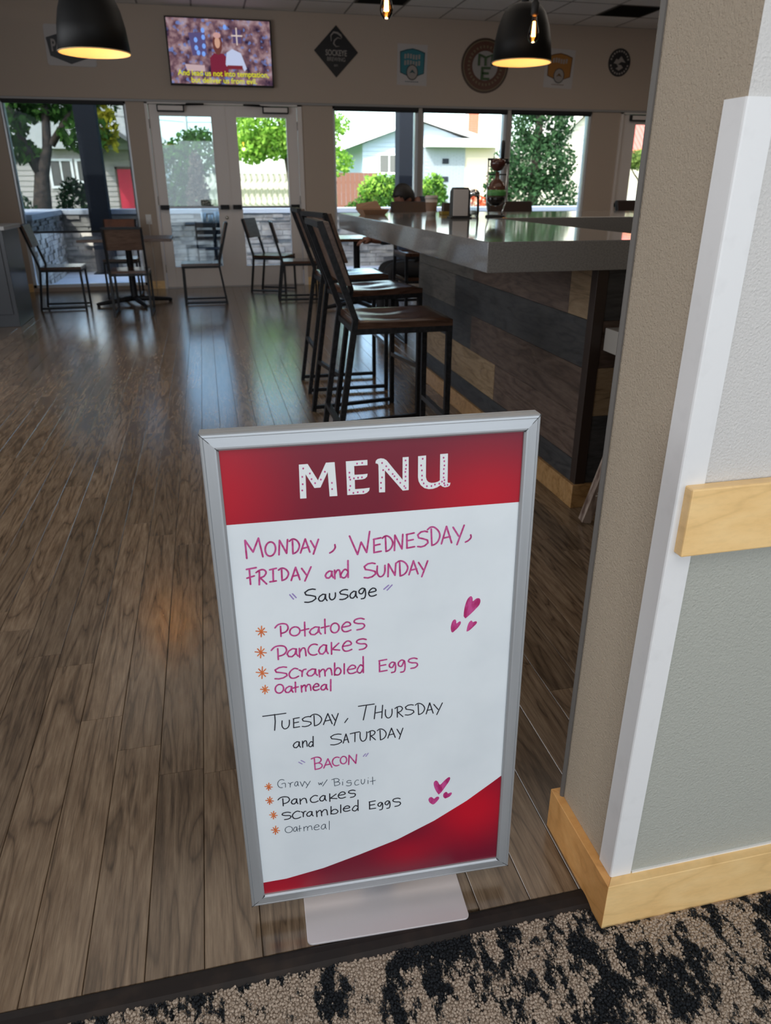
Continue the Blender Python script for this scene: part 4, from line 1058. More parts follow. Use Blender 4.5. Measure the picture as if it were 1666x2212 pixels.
# ---- doors
def door_leaf(parent_name, x0, x1, gx0, gx1, glass, hinge_left, z1=2.165, pane=(0.262, 2.045)):
    t = thing(parent_name, None, None, (0, YW, 0)); t['kind'] = 'structure'
    b = B()
    y0, y1 = 0.02, 0.065
    box(b, x0, gx0, y0, y1, 0.012, z1); box(b, gx1, x1, y0, y1, 0.012, z1)
    box(b, gx0, gx1, y0, y1, 0.012, pane[0]); box(b, gx0, gx1, y0, y1, pane[1], z1)
    fin(b, 'door_panel', 'door_white', t, bev=0.003)
    b = B()
    for (a, c, e, f) in ((gx0 - 0.012, gx0 + 0.004, pane[0], pane[1]), (gx1 - 0.004, gx1 + 0.012, pane[0], pane[1]), (gx0, gx1, pane[0] - 0.012, pane[0] + 0.004), (gx0, gx1, pane[1] - 0.004, pane[1] + 0.012)):
        box(b, a, c, y0 - 0.006, y1 + 0.006, e, f)
    fin(b, 'glazing_bead', 'door_white', t)
    b = B(); box(b, gx0, gx1, 0.040, 0.046, pane[0], pane[1]); fin(b, 'door_pane', glass, t)
    # closer: body, arm and rectangular drop plate outline
    cx = x0 + 0.12 if hinge_left else x1 - 0.12
    d = 1 if hinge_left else -1
    b = B(); box(b, min(cx, cx + d * 0.30), max(cx, cx + d * 0.30), -0.045, 0.02, 2.095, 2.15)
    c = fin(b, 'door_closer', 'door_white', t, bev=0.006)
    b = B(); xa, xb = sorted((cx, cx + d * 0.30))
    for (a_, c_, e_, f_) in ((xa - .008, xb + .008, 2.150, 2.158), (xa - .008, xb + .008, 2.082, 2.095), (xa - .012, xa, 2.09, 2.155), (xb, xb + .012, 2.09, 2.155)):
        box(b, a_, c_, -0.047, 0.018, e_, f_)
    fin(b, 'closer_edge', 'black_metal', c)
    b = B(); tube(b, [(cx + d * 0.22, -0.03, 2.155), (cx + d * 0.55, -0.10, 2.165), (cx + d * 0.30, -0.0, 2.175)], 0.008, 6); fin(b, 'closer_arm', 'black_metal', c)
    # panic bar
    b = B(); box(b, x0 + 0.03, x1 - 0.03, -0.045, -0.015, 0.985, 1.012); pb = fin(b, 'push_bar', mat('push_bar', (0.25, 0.25, 0.26), 0.3, 0.6), t, bev=0.004)
    for xx in (x0 + 0.06, x1 - 0.09):
        b = B(); box(b, xx - 0.04, xx + 0.07, -0.055, 0.02, 0.972, 1.026); fin(b, 'bar_bracket', 'black_metal', pb, bev=0.004)
    b = B(); box(b, gx0 if True else 0, gx0 + 0.001, 0, 0.001, 0, 0.001); b.free()
    # hinges
    for z in (0.25, 1.08, 1.95):
        b = B(); hx = x0 - 0.004 if hinge_left else x1 + 0.004
        tube(b, [(hx, 0.012, z - 0.05), (hx, 0.012, z + 0.05)], 0.007, 8); fin(b, 'hinge', 'frame_alu', t)
    return t
d1 = door_leaf('door_1', -0.545, 0.357, -0.425, 0.205, 'glass_tint', True)
d2 = door_leaf('door_2', 0.367, 1.275, 0.508, 1.140, 'glass', False)
b = B(); box(b, 0.345, 0.379, YW + 0.012, YW + 0.022, 0.012, 2.165); S(fin(b, 'trim_12', 'door_white'))
d3 = door_leaf('door_3', 5.845, 6.92, 6.06, 6.74, 'glass', True)
b = B(); lathe(b, [(0, 0), (0.020, 0), (0.022, 0.012), (0.012, 0.022), (0.0, 0.024)], 16)
lk = fin(b, 'lock_cylinder', mat('lock_metal', (0.6, 0.58, 0.52), 0.25, 0.9), d1, (0.30, 0.02, 0.87), (R(90), 0, 0))
for k, (x0, x1) in enumerate(((-0.58, 1.335), (5.81, 6.98))):
    b = B()
    box(b, x0, x0 + 0.032, YW - 0.02, YW + 0.12, 0, 2.195); box(b, x1 - 0.055 + 0.0, x1, YW - 0.02, YW + 0.12, 0, 2.195)
    box(b, x0, x1, YW - 0.02, YW + 0.12, 2.168, 2.195)
    S(fin(b, 'trim_%d' % (8 + k), 'door_white'))
    b = B(); box(b, x0, x1, YW, YW + 0.14, 0.0, 0.012); S(fin(b, 'trim_%d' % (10 + k), 'frame_alu'))
# baseboards of the window wall
for k, (x0, x1) in enumerate(((-3.2, -2.215), (-0.80, -0.58), (1.335, 1.735), (5.37, 5.81))):
    b = B(); box(b, x0, x1, YW - 0.018, YW, 0, 0.10); S(fin(b, 'baseboard_back_%d' % (k + 1), 'maple', bev=0.002))
# wall outlet and switch
t = thing('wall_outlet', 'white outlet plate with plug on the pier left of the doors', 'outlet', (-0.69, YW, 0.86))
b = B(); box(b, -0.035, 0.035, -0.008, 0, -0.058, 0.058); fin(b, 'cover_plate', 'plastic_white', t, bev=0.002)
b = B(); box(b, -0.018, 0.018, -0.026, -0.006, -0.035, 0.0); fin(b, 'plug', 'plastic_white', t, bev=0.003)
b = B(); tube(b, [(0, -0.02, -0.03), (0.0, -0.03, -0.20), (0.01, -0.012, -0.5), (0.0, -0.03, -0.84)], 0.004, 6); fin(b, 'cord', 'plastic_white', t)

# ================================================================ THE MENU SIGN
def sign():
    yaw, tilt, roll = -0.0494, 0.02218, 0.0069
    ex = Vector((math.cos(yaw), math.sin(yaw), 0)); nrm = Vector((math.sin(yaw), -math.cos(yaw), 0))
    up = Vector((0, 0, 1)) * math.cos(tilt) - nrm * math.sin(tilt)
    ex, up = ex * math.cos(roll) + up * math.sin(roll), -ex * math.sin(roll) + up * math.cos(roll)
    ey = up.cross(ex)
    c = Vector((0.2136, 0.9624, 0.4924))
    t = thing('menu_sign', 'silver framed menu board with handwritten breakfast list standing on a metal plate', 'sign', (0.2136, 0.985, 0))
    rm = Matrix((ex, ey, up)).transposed().to_4x4()
    base = Matrix.Translation(Vector((0.2136, 0.985, 0)))
    TM = base.inverted() @ Matrix.Translation(c) @ rm
    W, H, m = 0.49104, 0.90036, 0.0247
    def put(o): o.matrix_local = TM; return o
    # mitred frame rails; profile: (distance inward, y)
    prof = [(0, 0.020), (0, 0.003), (0.0016, 0.0008), (0.0045, 0.0002), (0.005, 0.0010), (0.0056, 0.0002), (0.019, -0.0012), (0.0215, -0.0010), (0.0245, 0.0016), (0.0247, 0.0040), (0.0247, 0.020)]
    corners = [(-1, 1), (1, 1), (1, -1), (-1, -1)]
    for i in range(4):
        a, bb = corners[i], corners[(i + 1) % 4]
        b = B()
        ra = [b.verts.new((a[0] * (W / 2 - d), y, a[1] * (H / 2 - d))) for d, y in prof]
        rb = [b.verts.new((bb[0] * (W / 2 - d), y, bb[1] * (H / 2 - d))) for d, y in prof]
        n = len(prof)
        for k in range(n):
            b.faces.new((ra[k], ra[(k + 1) % n], rb[(k + 1) % n], rb[k]))
        b.faces.new(ra); b.faces.new(rb[::-1])
        # 0.2 mm mitre gap
        for v in ra + rb:
            pass
        put(fin(b, 'frame_rail', 'alu_h' if i % 2 == 0 else 'alu', t))
    # hairline of the mitre joints
    for sx, sz in corners:
        b = B(); e = 0.00035
        p0 = Vector((sx * W / 2, 0, sz * H / 2)); p1 = Vector((sx * (W / 2 - m), 0, sz * (H / 2 - m)))
        o_ = Vector((sz * e, 0, -sx * e))
        vs = [b.verts.new((p.x + s * o_.x, y, p.z + s * o_.z)) for p, y in ((p0, 0.0006), (p1, -0.0016)) for s in (-1, 1)]
        v2 = [b.verts.new((v.co.x, v.co.y + 0.004, v.co.z)) for v in vs]
        for f in ((0, 1, 3, 2), ): b.faces.new([vs[k] for k in f])
        for a_, c_ in ((0, 1), (1, 3), (3, 2), (2, 0)): b.faces.new((vs[a_], vs[c_], v2[c_], v2[a_]))
        put(fin(b, 'mitre_joint', 'edge_black', t))
    # second skin at the back (double sided sign)
    b = B(); box(b, -W / 2 + 0.0, W / 2 - 0.0, 0.0215, 0.028, -H / 2, H / 2)
    put(fin(b, 'rear_frame', 'alu', t))
    iw, ih = W / 2 - m, H / 2 - m
    b = B(); box(b, -iw - 0.001, iw + 0.001, 0.0050, 0.012, -ih - 0.001, ih + 0.001)
    board = put(fin(b, 'marker_panel', 'board_white', t))
    Yp = 0.0048
    def flat(name, poly, y, m_, par):
        b = B()
        lo = [b.verts.new((x, y, z)) for x, z in poly]
        hi = [b.verts.new((x, y + 0.0003, z)) for x, z in poly]
        e = [b.edges.new((lo[i], lo[(i + 1) % len(lo)])) for i in range(len(lo))]
        bmesh.ops.triangle_fill(b, edges=e, use_beauty=True)
        for i in range(len(lo)):
            j = (i + 1) % len(lo)
            b.faces.new((lo[i], lo[j], hi[j], hi[i]))
        bmesh.ops.recalc_face_normals(b, faces=b.faces[:])
        me = bpy.data.meshes.new(name); b.to_mesh(me); b.free()
        o = link(name, me, m_, board)
        return o
    hz = 0.3123
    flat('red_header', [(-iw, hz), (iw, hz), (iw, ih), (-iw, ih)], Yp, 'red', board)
    sw = [(x / 1e4, z / 1e4) for x, z in SWOOSH]
    sw[0] = (-iw, sw[0][1]); sw[-1] = (iw, sw[-1][1])
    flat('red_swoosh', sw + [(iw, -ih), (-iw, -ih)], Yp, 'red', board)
    # letters, hearts
    for nm, s in POLYS:
        pl = [tuple(float(v) / 1e4 for v in p.split(',')) for p in s.split()]
        flat('menu_letter' if nm == 'letter' else 'heart', pl, Yp - 0.0004 if nm == 'letter' else Yp - 0.0002, 'letter_white' if nm == 'letter' else 'ink_heart', board)
    b = B()
    for x, z in DOTS:
        x, z = x / 1e4, z / 1e4
        vs = [b.verts.new((x + 0.0013 * math.cos(a), Yp - 0.0006, z + 0.0016 * math.sin(a))) for a in [k * math.pi / 4 for k in range(8)]]
        b.faces.new(vs)
    fin(b, 'menu_letter_dots', 'ink_pink', board)['kind'] = 'stuff'
    # handwriting: ribbons with round ends
    cols = {'p': ('pink_written_word', 'ink_pink'), 'k': ('black_written_word', 'ink_black'), 'g': ('thin_written_word', 'ink_grey'), 'v': ('violet_quote_mark', 'ink_violet'), 'o': ('orange_star', 'ink_orange')}
    PX = W / 680.0
    bms = {}
    cnt = 0
    for c_, wd, s in STROKES:
        b = bms.setdefault(c_, B())
        P = [Vector((float(p.split(',')[0]) / 1e4, 0, float(p.split(',')[1]) / 1e4)) for p in s.split()]
        r = wd * PX / 2
        cnt += 1
        y = Yp - 0.0002 - (cnt % 5) * 0.00003
        P = [p for i, p in enumerate(P) if i == 0 or (p - P[i - 1]).length > 1e-5]
        if len(P) < 2: P = [P[0], P[0] + Vector((0.0004, 0, 0))]
        for i in range(len(P) - 1):
            d = (P[i + 1] - P[i]).normalized(); nn = Vector((-d.z, 0, d.x)) * r
            yy = y - (i % 2) * 0.00001
            b.faces.new([b.verts.new((p.x + s_ * nn.x, yy, p.z + s_ * nn.z)) for p, s_ in ((P[i], 1), (P[i + 1], 1), (P[i + 1], -1), (P[i], -1))])
        for p in P:
            b.faces.new([b.verts.new((p.x + r * math.cos(k * math.pi / 4 + .39), y - 0.00002, p.z + r * math.sin(k * math.pi / 4 + .39))) for k in range(8)])
    for k, b in bms.items():
        nm, mm = cols[k[0]]
        me = bpy.data.meshes.new(nm); b.to_mesh(me); b.free()
        link(nm, me, mm, board)
    # stand: rounded plate on the floor, upright tube behind the lower rail
    def rrect(x0, x1, y0, y1, r, k=5):
        o = []
        for cx, cy, a0 in ((x1 - r, y1 - r, 0), (x0 + r, y1 - r, 90), (x0 + r, y0 + r, 180), (x1 - r, y0 + r, 270)):
            for i in range(k + 1):
                a = R(a0 + 90 * i / k); o.append((cx + r * math.cos(a), cy + r * math.sin(a)))
        return o
    b = B(); prism(b, rrect(-0.151, 0.151, -0.097, 0.130, 0.010), 0.0, 0.004)
    o = fin(b, 'base_plate', 'plate', t, rot=(0, 0, -0.05), bev=0.0008); o.location = (0.005, 0.0, 0.0)
    b = B(); box(b, -0.03, 0.03, 0.014, 0.030, 0.003, 0.075)
    fin(b, 'upright', 'alu', t, (0.0, 0.0, 0), (0, 0, -0.05))
sign()

# ================================================================ STOOLS AND CHAIRS
def make_stool(label, group):
    """origin: between the rear feet on the floor; seat faces +x"""
    t = thing('bar_stool', label, 'bar stool', group=group)
    L, SB, SW, ST = 0.515, 0.115, 0.19, 0.745      # base length, seat setback, half width, seat top
    r = 0.0118
    b = B()
    dish = 12
    # dished wooden seat
    nx, ny = 14, 12
    V = {}
    x0, x1, y0, y1 = SB, L + 0.012, -SW - 0.012, SW + 0.012
    for i in range(nx + 1):
        for j in range(ny + 1):
            u, v = i / nx, j / ny
            d = 0.012 * math.exp(-((u - 0.42) / 0.26) ** 2) * (math.exp(-((v - 0.27) / 0.17) ** 2) + math.exp(-((v - 0.73) / 0.17) ** 2)) + 0.004 * math.exp(-((u - .4) / .3) ** 2 - ((v - .5) / .3) ** 2)
            e = min(u, 1 - u) * (x1 - x0); g = min(v, 1 - v) * (y1 - y0)
            k = max(0.0, 0.006 - min(e, g)) * 0.8
            V[i, j] = b.verts.new((x0 + u * (x1 - x0), y0 + v * (y1 - y0), ST - d - k))
    for i in range(nx):
        for j in range(ny):
            f = b.faces.new((V[i, j], V[i + 1, j], V[i + 1, j + 1], V[i, j + 1])); f.smooth = True
    loop = [V[i, 0] for i in range(nx)] + [V[nx, j] for j in range(ny)] + [V[i, ny] for i in range(nx, 0, -1)] + [V[0, j] for j in range(ny, 0, -1)]
    low = [b.verts.new((v.co.x, v.co.y, ST - 0.030)) for v in loop]
    n = len(loop)
    for i in range(n): b.faces.new((loop[i], loop[(i + 1) % n], low[(i + 1) % n], low[i]))
    b.faces.new(low)
    fin(b, 'seat', 'seat_wood', t)
    zf = ST - 0.030 - r
    for s in (-1, 1):
        y = s * SW
        b = B(); tube(b, [(0, y, 0.0), (SB - 0.012, y, zf - 0.02), (SB - 0.002, y, zf + 0.05), (-0.02, y, 1.12)], r, square=True)
        fin(b, 'rear_leg', 'black_metal', t)
        b = B(); tube(b, [(L, y, 0.0), (L, y, zf - r)], r, square=True)
        fin(b, 'front_leg', 'black_metal', t)
        b = B(); tube(b, [(r, y, 0.024), (L - r, y, 0.024)], r * 0.9, square=True)
        fin(b, 'floor_rail', 'black_metal', t)
        b = B(); tube(b, [(SB, y, zf), (L + r, y, zf)], r, square=True)
        fin(b, 'seat_rail', 'black_metal', t)
    b = B(); tube(b, [(L, -SW, zf), (L, SW, zf)], r * 0.95, square=True); tube(b, [(SB, -SW, zf), (SB, SW, zf)], r * 0.95, square=True)
    fin(b, 'cross_rail', 'black_metal', t)
    b = B(); tube(b, [(L, -SW, 0.31), (L, SW, 0.31)], r, square=True)
    fin(b, 'footrest', mat('worn_footrest', (0.20, 0.20, 0.21), 0.25, 0.9) if 'worn_footrest' not in bpy.data.materials else bpy.data.materials['worn_footrest'], t)
    b = B(); tube(b, [(0.044, -SW, 0.30), (0.044, SW, 0.30)], r * 0.9, square=True)
    fin(b, 'rear_rail', 'black_metal', t)
    # back: top rail and thick wooden panel in front of the uprights
    def bx(z): return SB - 0.002 + (-0.02 - SB + 0.002) * (z - zf - 0.05) / (1.12 - zf - 0.05)
    b = B(); tube(b, [(bx(1.115), -SW, 1.115), (bx(1.115), SW, 1.115)], r, square=True); fin(b, 'top_rail', 'black_metal', t)
    b = B()
    za, zb = 0.885, 1.122
    for s in (0,):
        prism(b, [(bx(za) + 0.0115, za), (bx(zb) + 0.0115, zb), (bx(zb) + 0.034, zb + 0.004), (bx(za) + 0.034, za)], -SW - 0.008, SW + 0.008, 'y')
    fin(b, 'backrest', 'back_wood', t, bev=0.003)
    return t

stool = make_stool('black steel and dark wood bar stool nearest the menu sign, dished seat', 'bar stools along the bar')
stool.location = (0.452, 3.19, 0)
dup(stool, (0.578, 4.115, 0), R(10), 'second bar stool from the menu sign, turned slightly at the bar')
dup(stool, (0.577, 4.91, 0), 0, 'third bar stool, farthest along the near side of the bar')
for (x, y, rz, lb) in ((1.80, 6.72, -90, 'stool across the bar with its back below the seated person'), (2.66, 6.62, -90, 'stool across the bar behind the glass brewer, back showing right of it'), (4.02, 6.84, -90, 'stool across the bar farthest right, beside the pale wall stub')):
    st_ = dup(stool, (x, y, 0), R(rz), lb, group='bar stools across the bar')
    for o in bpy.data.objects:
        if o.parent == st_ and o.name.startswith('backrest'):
            if 'shaded_back' not in M:
                M['shaded_back'] = mat('shaded_back', (0.022, 0.010, 0.007), 0.5)  # darker copy of the back wood, backlit shade put into its colour
                far_me = o.data.copy(); far_me.materials[0] = M['shaded_back']
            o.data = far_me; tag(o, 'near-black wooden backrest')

def make_chair(label, group):
    """origin between the rear feet; faces +x"""
    t = thing('dining_chair', label, 'chair', group=group)
    L, SB, SW, ST = 0.465, 0.055, 0.185, 0.452
    r = 0.0115
    zf = ST - 0.028 - r
    b = B(); box(b, SB, L + 0.01, -SW - 0.01, SW + 0.01, ST - 0.028, ST)
    bmesh.ops.bevel(b, geom=b.edges[:], offset=0.004, segments=2, affect='EDGES')
    fin(b, 'seat', 'seat_wood', t)
    for s in (-1, 1):
        y = s * SW
        b = B(); tube(b, [(0, y, 0), (SB, y, zf - 0.01), (SB - 0.004, y, zf + 0.05), (-0.065, y, 0.872)], r, square=True); fin(b, 'rear_leg', 'black_metal', t)
        b = B(); tube(b, [(L, y, 0), (L - 0.005, y, zf)], r, square=True); fin(b, 'front_leg', 'black_metal', t)
        b = B(); tube(b, [(r, y, 0.022), (L, y, 0.022)], r * 0.9, square=True); fin(b, 'floor_rail', 'black_metal', t)
        b = B(); tube(b, [(SB, y, zf), (L, y, zf)], r, square=True); fin(b, 'seat_rail', 'black_metal', t)
    b = B(); tube(b, [(L, -SW, zf), (L, SW, zf)], r * .9, square=True); tube(b, [(SB, -SW, zf), (SB, SW, zf)], r * .9, square=True); fin(b, 'cross_rail', 'black_metal', t)
    def bx(z): return SB - 0.004 + (-0.065 - SB + 0.004) * (z - zf - 0.05) / (0.872 - zf - 0.05)
    b = B(); tube(b, [(bx(0.868), -SW, 0.868), (bx(0.868), SW, 0.868)], r, square=True); fin(b, 'top_rail', 'black_metal', t)
    b = B(); prism(b, [(bx(0.655) + 0.005, 0.655), (bx(0.862) + 0.005, 0.862), (bx(0.876) + 0.028, 0.878), (bx(0.655) + 0.028, 0.655)], -SW + 0.009, SW - 0.009, 'y')
    fin(b, 'backrest', 'back_wood', t, bev=0.003)
    return t
GC = 'metal and wood chairs at the low tables'
ch = make_chair('black metal chair facing right, leftmost by the lowered window shade', GC)
ch.location = (-1.82, 9.05, 0)
dup(ch, (-0.805, 8.22, 0), R(90), 'chair with its brown back to the camera, at the pedestal table', group=GC)
dup(ch, (0.18, 9.12, 0), R(180), 'chair facing left in front of the left door leaf', group=GC)
dup(ch, (0.60, 10.08, 0), R(-26), 'dark backed chair in front of the right door leaf', group=GC)
dup(ch, (0.80, 9.16, 0), R(-3), 'chair with sheen on its back, between the doors and the stools', group=GC)
c3 = dup(ch, (-1.02, 10.16, 0), R(-90), 'chair with orange wood back behind the pedestal table', group=GC)
for o in bpy.data.objects:
    if o.parent == c3 and o.name.startswith('backrest'):
        o.data = o.data.copy(); o.data.materials[0] = M['orange_wood']
        tag(o, 'orange brown wooden backrest')
# chairs hidden behind stools: at the far table
def table(name_label, x, y, sx, sy, top_h, base='x', mtop='back_wood'):
    t = thing('cafe_table', name_label, 'table', (x, y, 0))
    b = B(); box(b, -sx / 2, sx / 2, -sy / 2, sy / 2, top_h - 0.03, top_h); fin(b, 'tabletop', mtop, t, bev=0.003)
    b = B(); lathe(b, [(0, 0.04), (0.045, 0.04), (0.038, 0.10), (0.036, top_h - 0.05), (0.05, top_h - 0.035), (0, top_h - 0.035)], 16); fin(b, 'pedestal', 'black_metal', t)
    b = B(); box(b, -0.2, 0.2, -0.03, 0.03, top_h - 0.036, top_h - 0.03); box(b, -0.03, 0.03, -0.2, 0.2, top_h - 0.036, top_h - 0.03); fin(b, 'top_bracket', 'black_metal', t)
    for k in range(4):
        a = R(20 + 90 * k)
        b = B()
        c, s = math.cos(a), math.sin(a)
        tube(b, [(0.02 * c, 0.02 * s, 0.065), (0.2 * c, 0.2 * s, 0.05), (0.40 * c, 0.40 * s, 0.030), (0.43 * c, 0.43 * s, 0.022)], [0.03, 0.026, 0.02, 0.018], 8)
        f = fin(b, 'foot', 'black_metal', t)
        b = B(); lathe(b, [(0, 0), (0.02, 0), (0.018, 0.014), (0, 0.014)], 12, 0.41 * c, 0.41 * s); fin(b, 'glide', 'black_metal', f)
    return t
table('rectangular cafe table on a black cross base in front of the left window', -0.86, 9.17, 0.98, 0.66, 0.725)
table('dark cafe table behind the bar stools, its edge under the bar top', 1.60, 8.35, 0.62, 0.62, 0.745, mtop='seat_wood')

# ================================================================ THE BAR
bar = thing('bar_counter', 'U-shaped bar with thick grey stone top and mixed dark plank cladding', 'bar counter', (1.42, 2.62, 0))
def wp(b, name, m, par, **k):       # world coordinates -> child of a thing placed with no rotation
    o = fin(b, name, m, par, **k); o.location = -Vector(par.location); return o
b = B()
prism(b, [(0.967, 2.587), (1.727, 2.587), (1.727, 4.60), (4.7, 4.60), (4.7, 5.72), (0.967, 5.72)], 0.965, 1.07)
wp(b, 'countertop', 'quartz', bar, bev=0.003)
b = B()
prism(b, [(1.434, 2.634), (1.70, 2.634), (1.70, 4.86), (4.65, 4.86), (4.65, 5.12), (1.434, 5.12)], 0.0, 0.965)
wp(b, 'carcass', mat('bar_carcass', (0.03, 0.025, 0.022), 0.7), bar)
rows = [(0.100, 0.203), (0.203, 0.393), (0.393, 0.586), (0.586, 0.774), (0.774, 0.965)]
side = [  # row, y0, y1, material
    (0, 2.66, 5.12, 'board_dark'),
    (1, 3.60, 5.12, 'board_tan'), (1, 2.66, 3.60, 'board_brown'),
    (2, 4.00, 5.12, 'board_dark'), (2, 2.66, 4.00, 'board_brown'),
    (3, 4.31, 5.12, 'board_grey'), (3, 2.66, 4.31, 'board_dark'),
    (4, 4.00, 5.12, 'board_grey'), (4, 2.83, 4.00, 'board_brown'), (4, 2.66, 2.83, 'board_tan')]
rr = random.Random(2)
for r_, y0, y1, mm in side:
    z0, z1 = rows[r_]
    p = 0.001 * rr.random()
    b = B(); box(b, 1.4195 - p, 1.4345, y0 + 0.0008, y1 - 0.0008, z0 + 0.0008, z1 - 0.0008, 0, 0.0012)
    wp(b, 'cladding_board', mm, bar)
b = B(); box(b, 1.4175, 1.463, 2.612, 2.66, 0.100, 0.965); wp(b, 'corner_post', 'post_brown', bar, bev=0.0015)
endf = [(0.100, 0.393, 'board_dark', 1.463, 1.70), (0.393, 0.590, 'board_tan', 1.463, 1.70), (0.590, 0.774, 'board_brown', 1.463, 1.70), (0.774, 0.965, 'board_dark', 1.463, 1.70)]
for z0, z1, mm, x0, x1 in endf:
    b = B(); box(b, x0 + 0.0008, x1, 2.6195, 2.6345, z0 + 0.0008, z1 - 0.0008, 0, 0.001)
    wp(b, 'cladding_board', mm, bar)
b = B(); prism(b, [(1.404, 2.600), (1.70, 2.600), (1.70, 2.6195), (1.4195, 2.6195), (1.4195, 5.12), (1.404, 5.12)], 0.0, 0.103)
M['oak'] = wood('bar_oak', (0.26, 0.13, 0.045), (0.36, 0.20, 0.075), (0.45, 0.27, 0.12), 0.4, (3, 9, 9), rand=False, tint=0)
wp(b, 'kick_board', 'oak', bar, bev=0.0015)
# boards on the far leg seen from inside and dark under-counter shelf
b = B(); box(b, 1.74, 4.6, 4.86 - 0.30, 4.86, 0.62, 0.64); wp(b, 'inner_shelf', mat('inner_shelf', (0.05, 0.045, 0.04), 0.5), bar)
# low service counter beside the bar end
t = thing('service_counter', 'pale stone low counter slab against the near end of the bar', 'counter', (2.1, 2.2, 0))
b = B(); box(b, 1.468, 2.9, 1.75, 2.600, 0.665, 0.752); wp(b, 'countertop', mat('low_top', (0.36, 0.34, 0.31), 0.15), t, bev=0.003)
b = B(); box(b, 1.85, 2.9, 1.80, 2.590, 0.0, 0.665); wp(b, 'cabinet', 'board_dark', t, bev=0.002)

# ---- items on the bar
ZT = 1.0702
def napkins():
    t = thing('napkin_dispenser', 'black napkin dispenser with pale front on the bar', 'napkin dispenser', (1.53, 4.62, ZT), R(-8))
    b = B(); prism(b, [(-0.055, 0), (0.055, 0), (0.052, 0.150), (0.040, 0.172), (-0.040, 0.172), (-0.052, 0.150)], -0.06, 0.06, 'y'); fin(b, 'housing', 'black', t, bev=0.004)
    b = B(); box(b, -0.052, 0.040, -0.066, -0.0602, 0.014, 0.162); fin(b, 'front_plate', mat('napkin_front', (0.42, 0.39, 0.37), 0.4), t, bev=0.002)
    b = B(); box(b, -0.066, 0.066, -0.07, 0.07, 0.0, 0.008); fin(b, 'base', 'black', t, bev=0.002)
napkins()
def shaker():
    t = thing('sugar_pourer', 'clear glass sugar pourer with metal lid right of the napkin dispenser', 'jar', (1.735, 4.95, ZT))
    b = B(); lathe(b, [(0, 0), (0.036, 0), (0.038, 0.02), (0.034, 0.10), (0.036, 0.125), (0.034, 0.125), (0.032, 0.10), (0.035, 0.02), (0.034, 0.006), (0, 0.006)], 20); fin(b, 'glass_body', 'glass', t)
    b = B(); lathe(b, [(0.0, 0.122), (0.037, 0.122), (0.037, 0.140), (0.028, 0.155), (0.010, 0.162), (0.0, 0.164)], 20); fin(b, 'metal_lid', mat('chrome', (0.7, 0.72, 0.74), 0.12, 1.0), t)
    b = B(); lathe(b, [(0, 0.007), (0.032, 0.007), (0.033, 0.03), (0, 0.034)], 16); fin(b, 'sugar', 'plastic_white', t)
shaker()
def brewer():
    t = thing('glass_brewer', 'tall glass coffee brewer on chrome rods with dark globe on the bar', 'coffee brewer', (1.80, 4.72, ZT))
    ch_ = bpy.data.materials['chrome']
    b = B(); lathe(b, [(0, 0), (0.062, 0), (0.062, 0.008), (0.05, 0.014), (0, 0.014)], 24); fin(b, 'base', 'black', t)
    for x in (-0.062, 0.062):
        b = B(); tube(b, [(x * 0.7, 0, 0.01), (x, 0, 0.085), (x, 0, 0.33)], 0.0045, 8); fin(b, 'rod', ch_, t)
    b = B(); tube(b, [(-0.066, 0, 0.33), (0.066, 0, 0.33)], 0.006, 8); fin(b, 'cross_bar', 'black_metal', t)
    b = B(); tube(b, [(-0.062, 0, 0.245), (0.062, 0, 0.245)], 0.004, 8); fin(b, 'cross_bar', 'black_metal', t)
    b = B(); lathe(b, [(0, 0.065), (0.03, 0.068), (0.052, 0.090), (0.058, 0.115), (0.056, 0.117), (0, 0.117)], 24); fin(b, 'lower_bowl', mat('bowl_dark', (0.02, 0.018, 0.018), 0.08), t)
    b = B(); lathe(b, [(0.055, 0.118), (0.060, 0.14), (0.056, 0.175), (0.038, 0.205), (0.014, 0.222), (0.012, 0.26), (0.0, 0.262)], 24); g = fin(b, 'glass_globe', mat('globe_brown', (0.10, 0.045, 0.03), 0.06), t)
    b = B(); lathe(b, [(0.0605, 0.125), (0.0622, 0.14), (0.0605, 0.158), (0.0590, 0.158), (0.0605, 0.14), (0.059, 0.125)], 24); fin(b, 'green_band', mat('green_label', (0.08, 0.28, 0.07), 0.4), t)
    b = B(); lathe(b, [(0, 0.262), (0.03, 0.27), (0.048, 0.30), (0.046, 0.325), (0.02, 0.335), (0, 0.336)], 20); fin(b, 'upper_chamber', mat('chamber', (0.06, 0.02, 0.015), 0.15), t)
    b = B(); lathe(b, [(0, 0.33), (0.011, 0.33), (0.011, 0.42), (0.008, 0.435), (0, 0.436)], 14, 0.028); fin(b, 'handle_knob', 'black', t)
    b = B(); tube(b, [(0.045, 0, 0.315), (0.062, 0, 0.318), (0.070, 0, 0.305)], 0.008, 8); fin(b, 'tap', 'black', t)
    b = B(); tube(b, [(0.03, -0.02, 0.0), (0.045, -0.02, 0.05), (0.058, -0.02, 0.085)], 0.004, 6); fin(b, 'bottom_tap', ch_, t)
brewer()
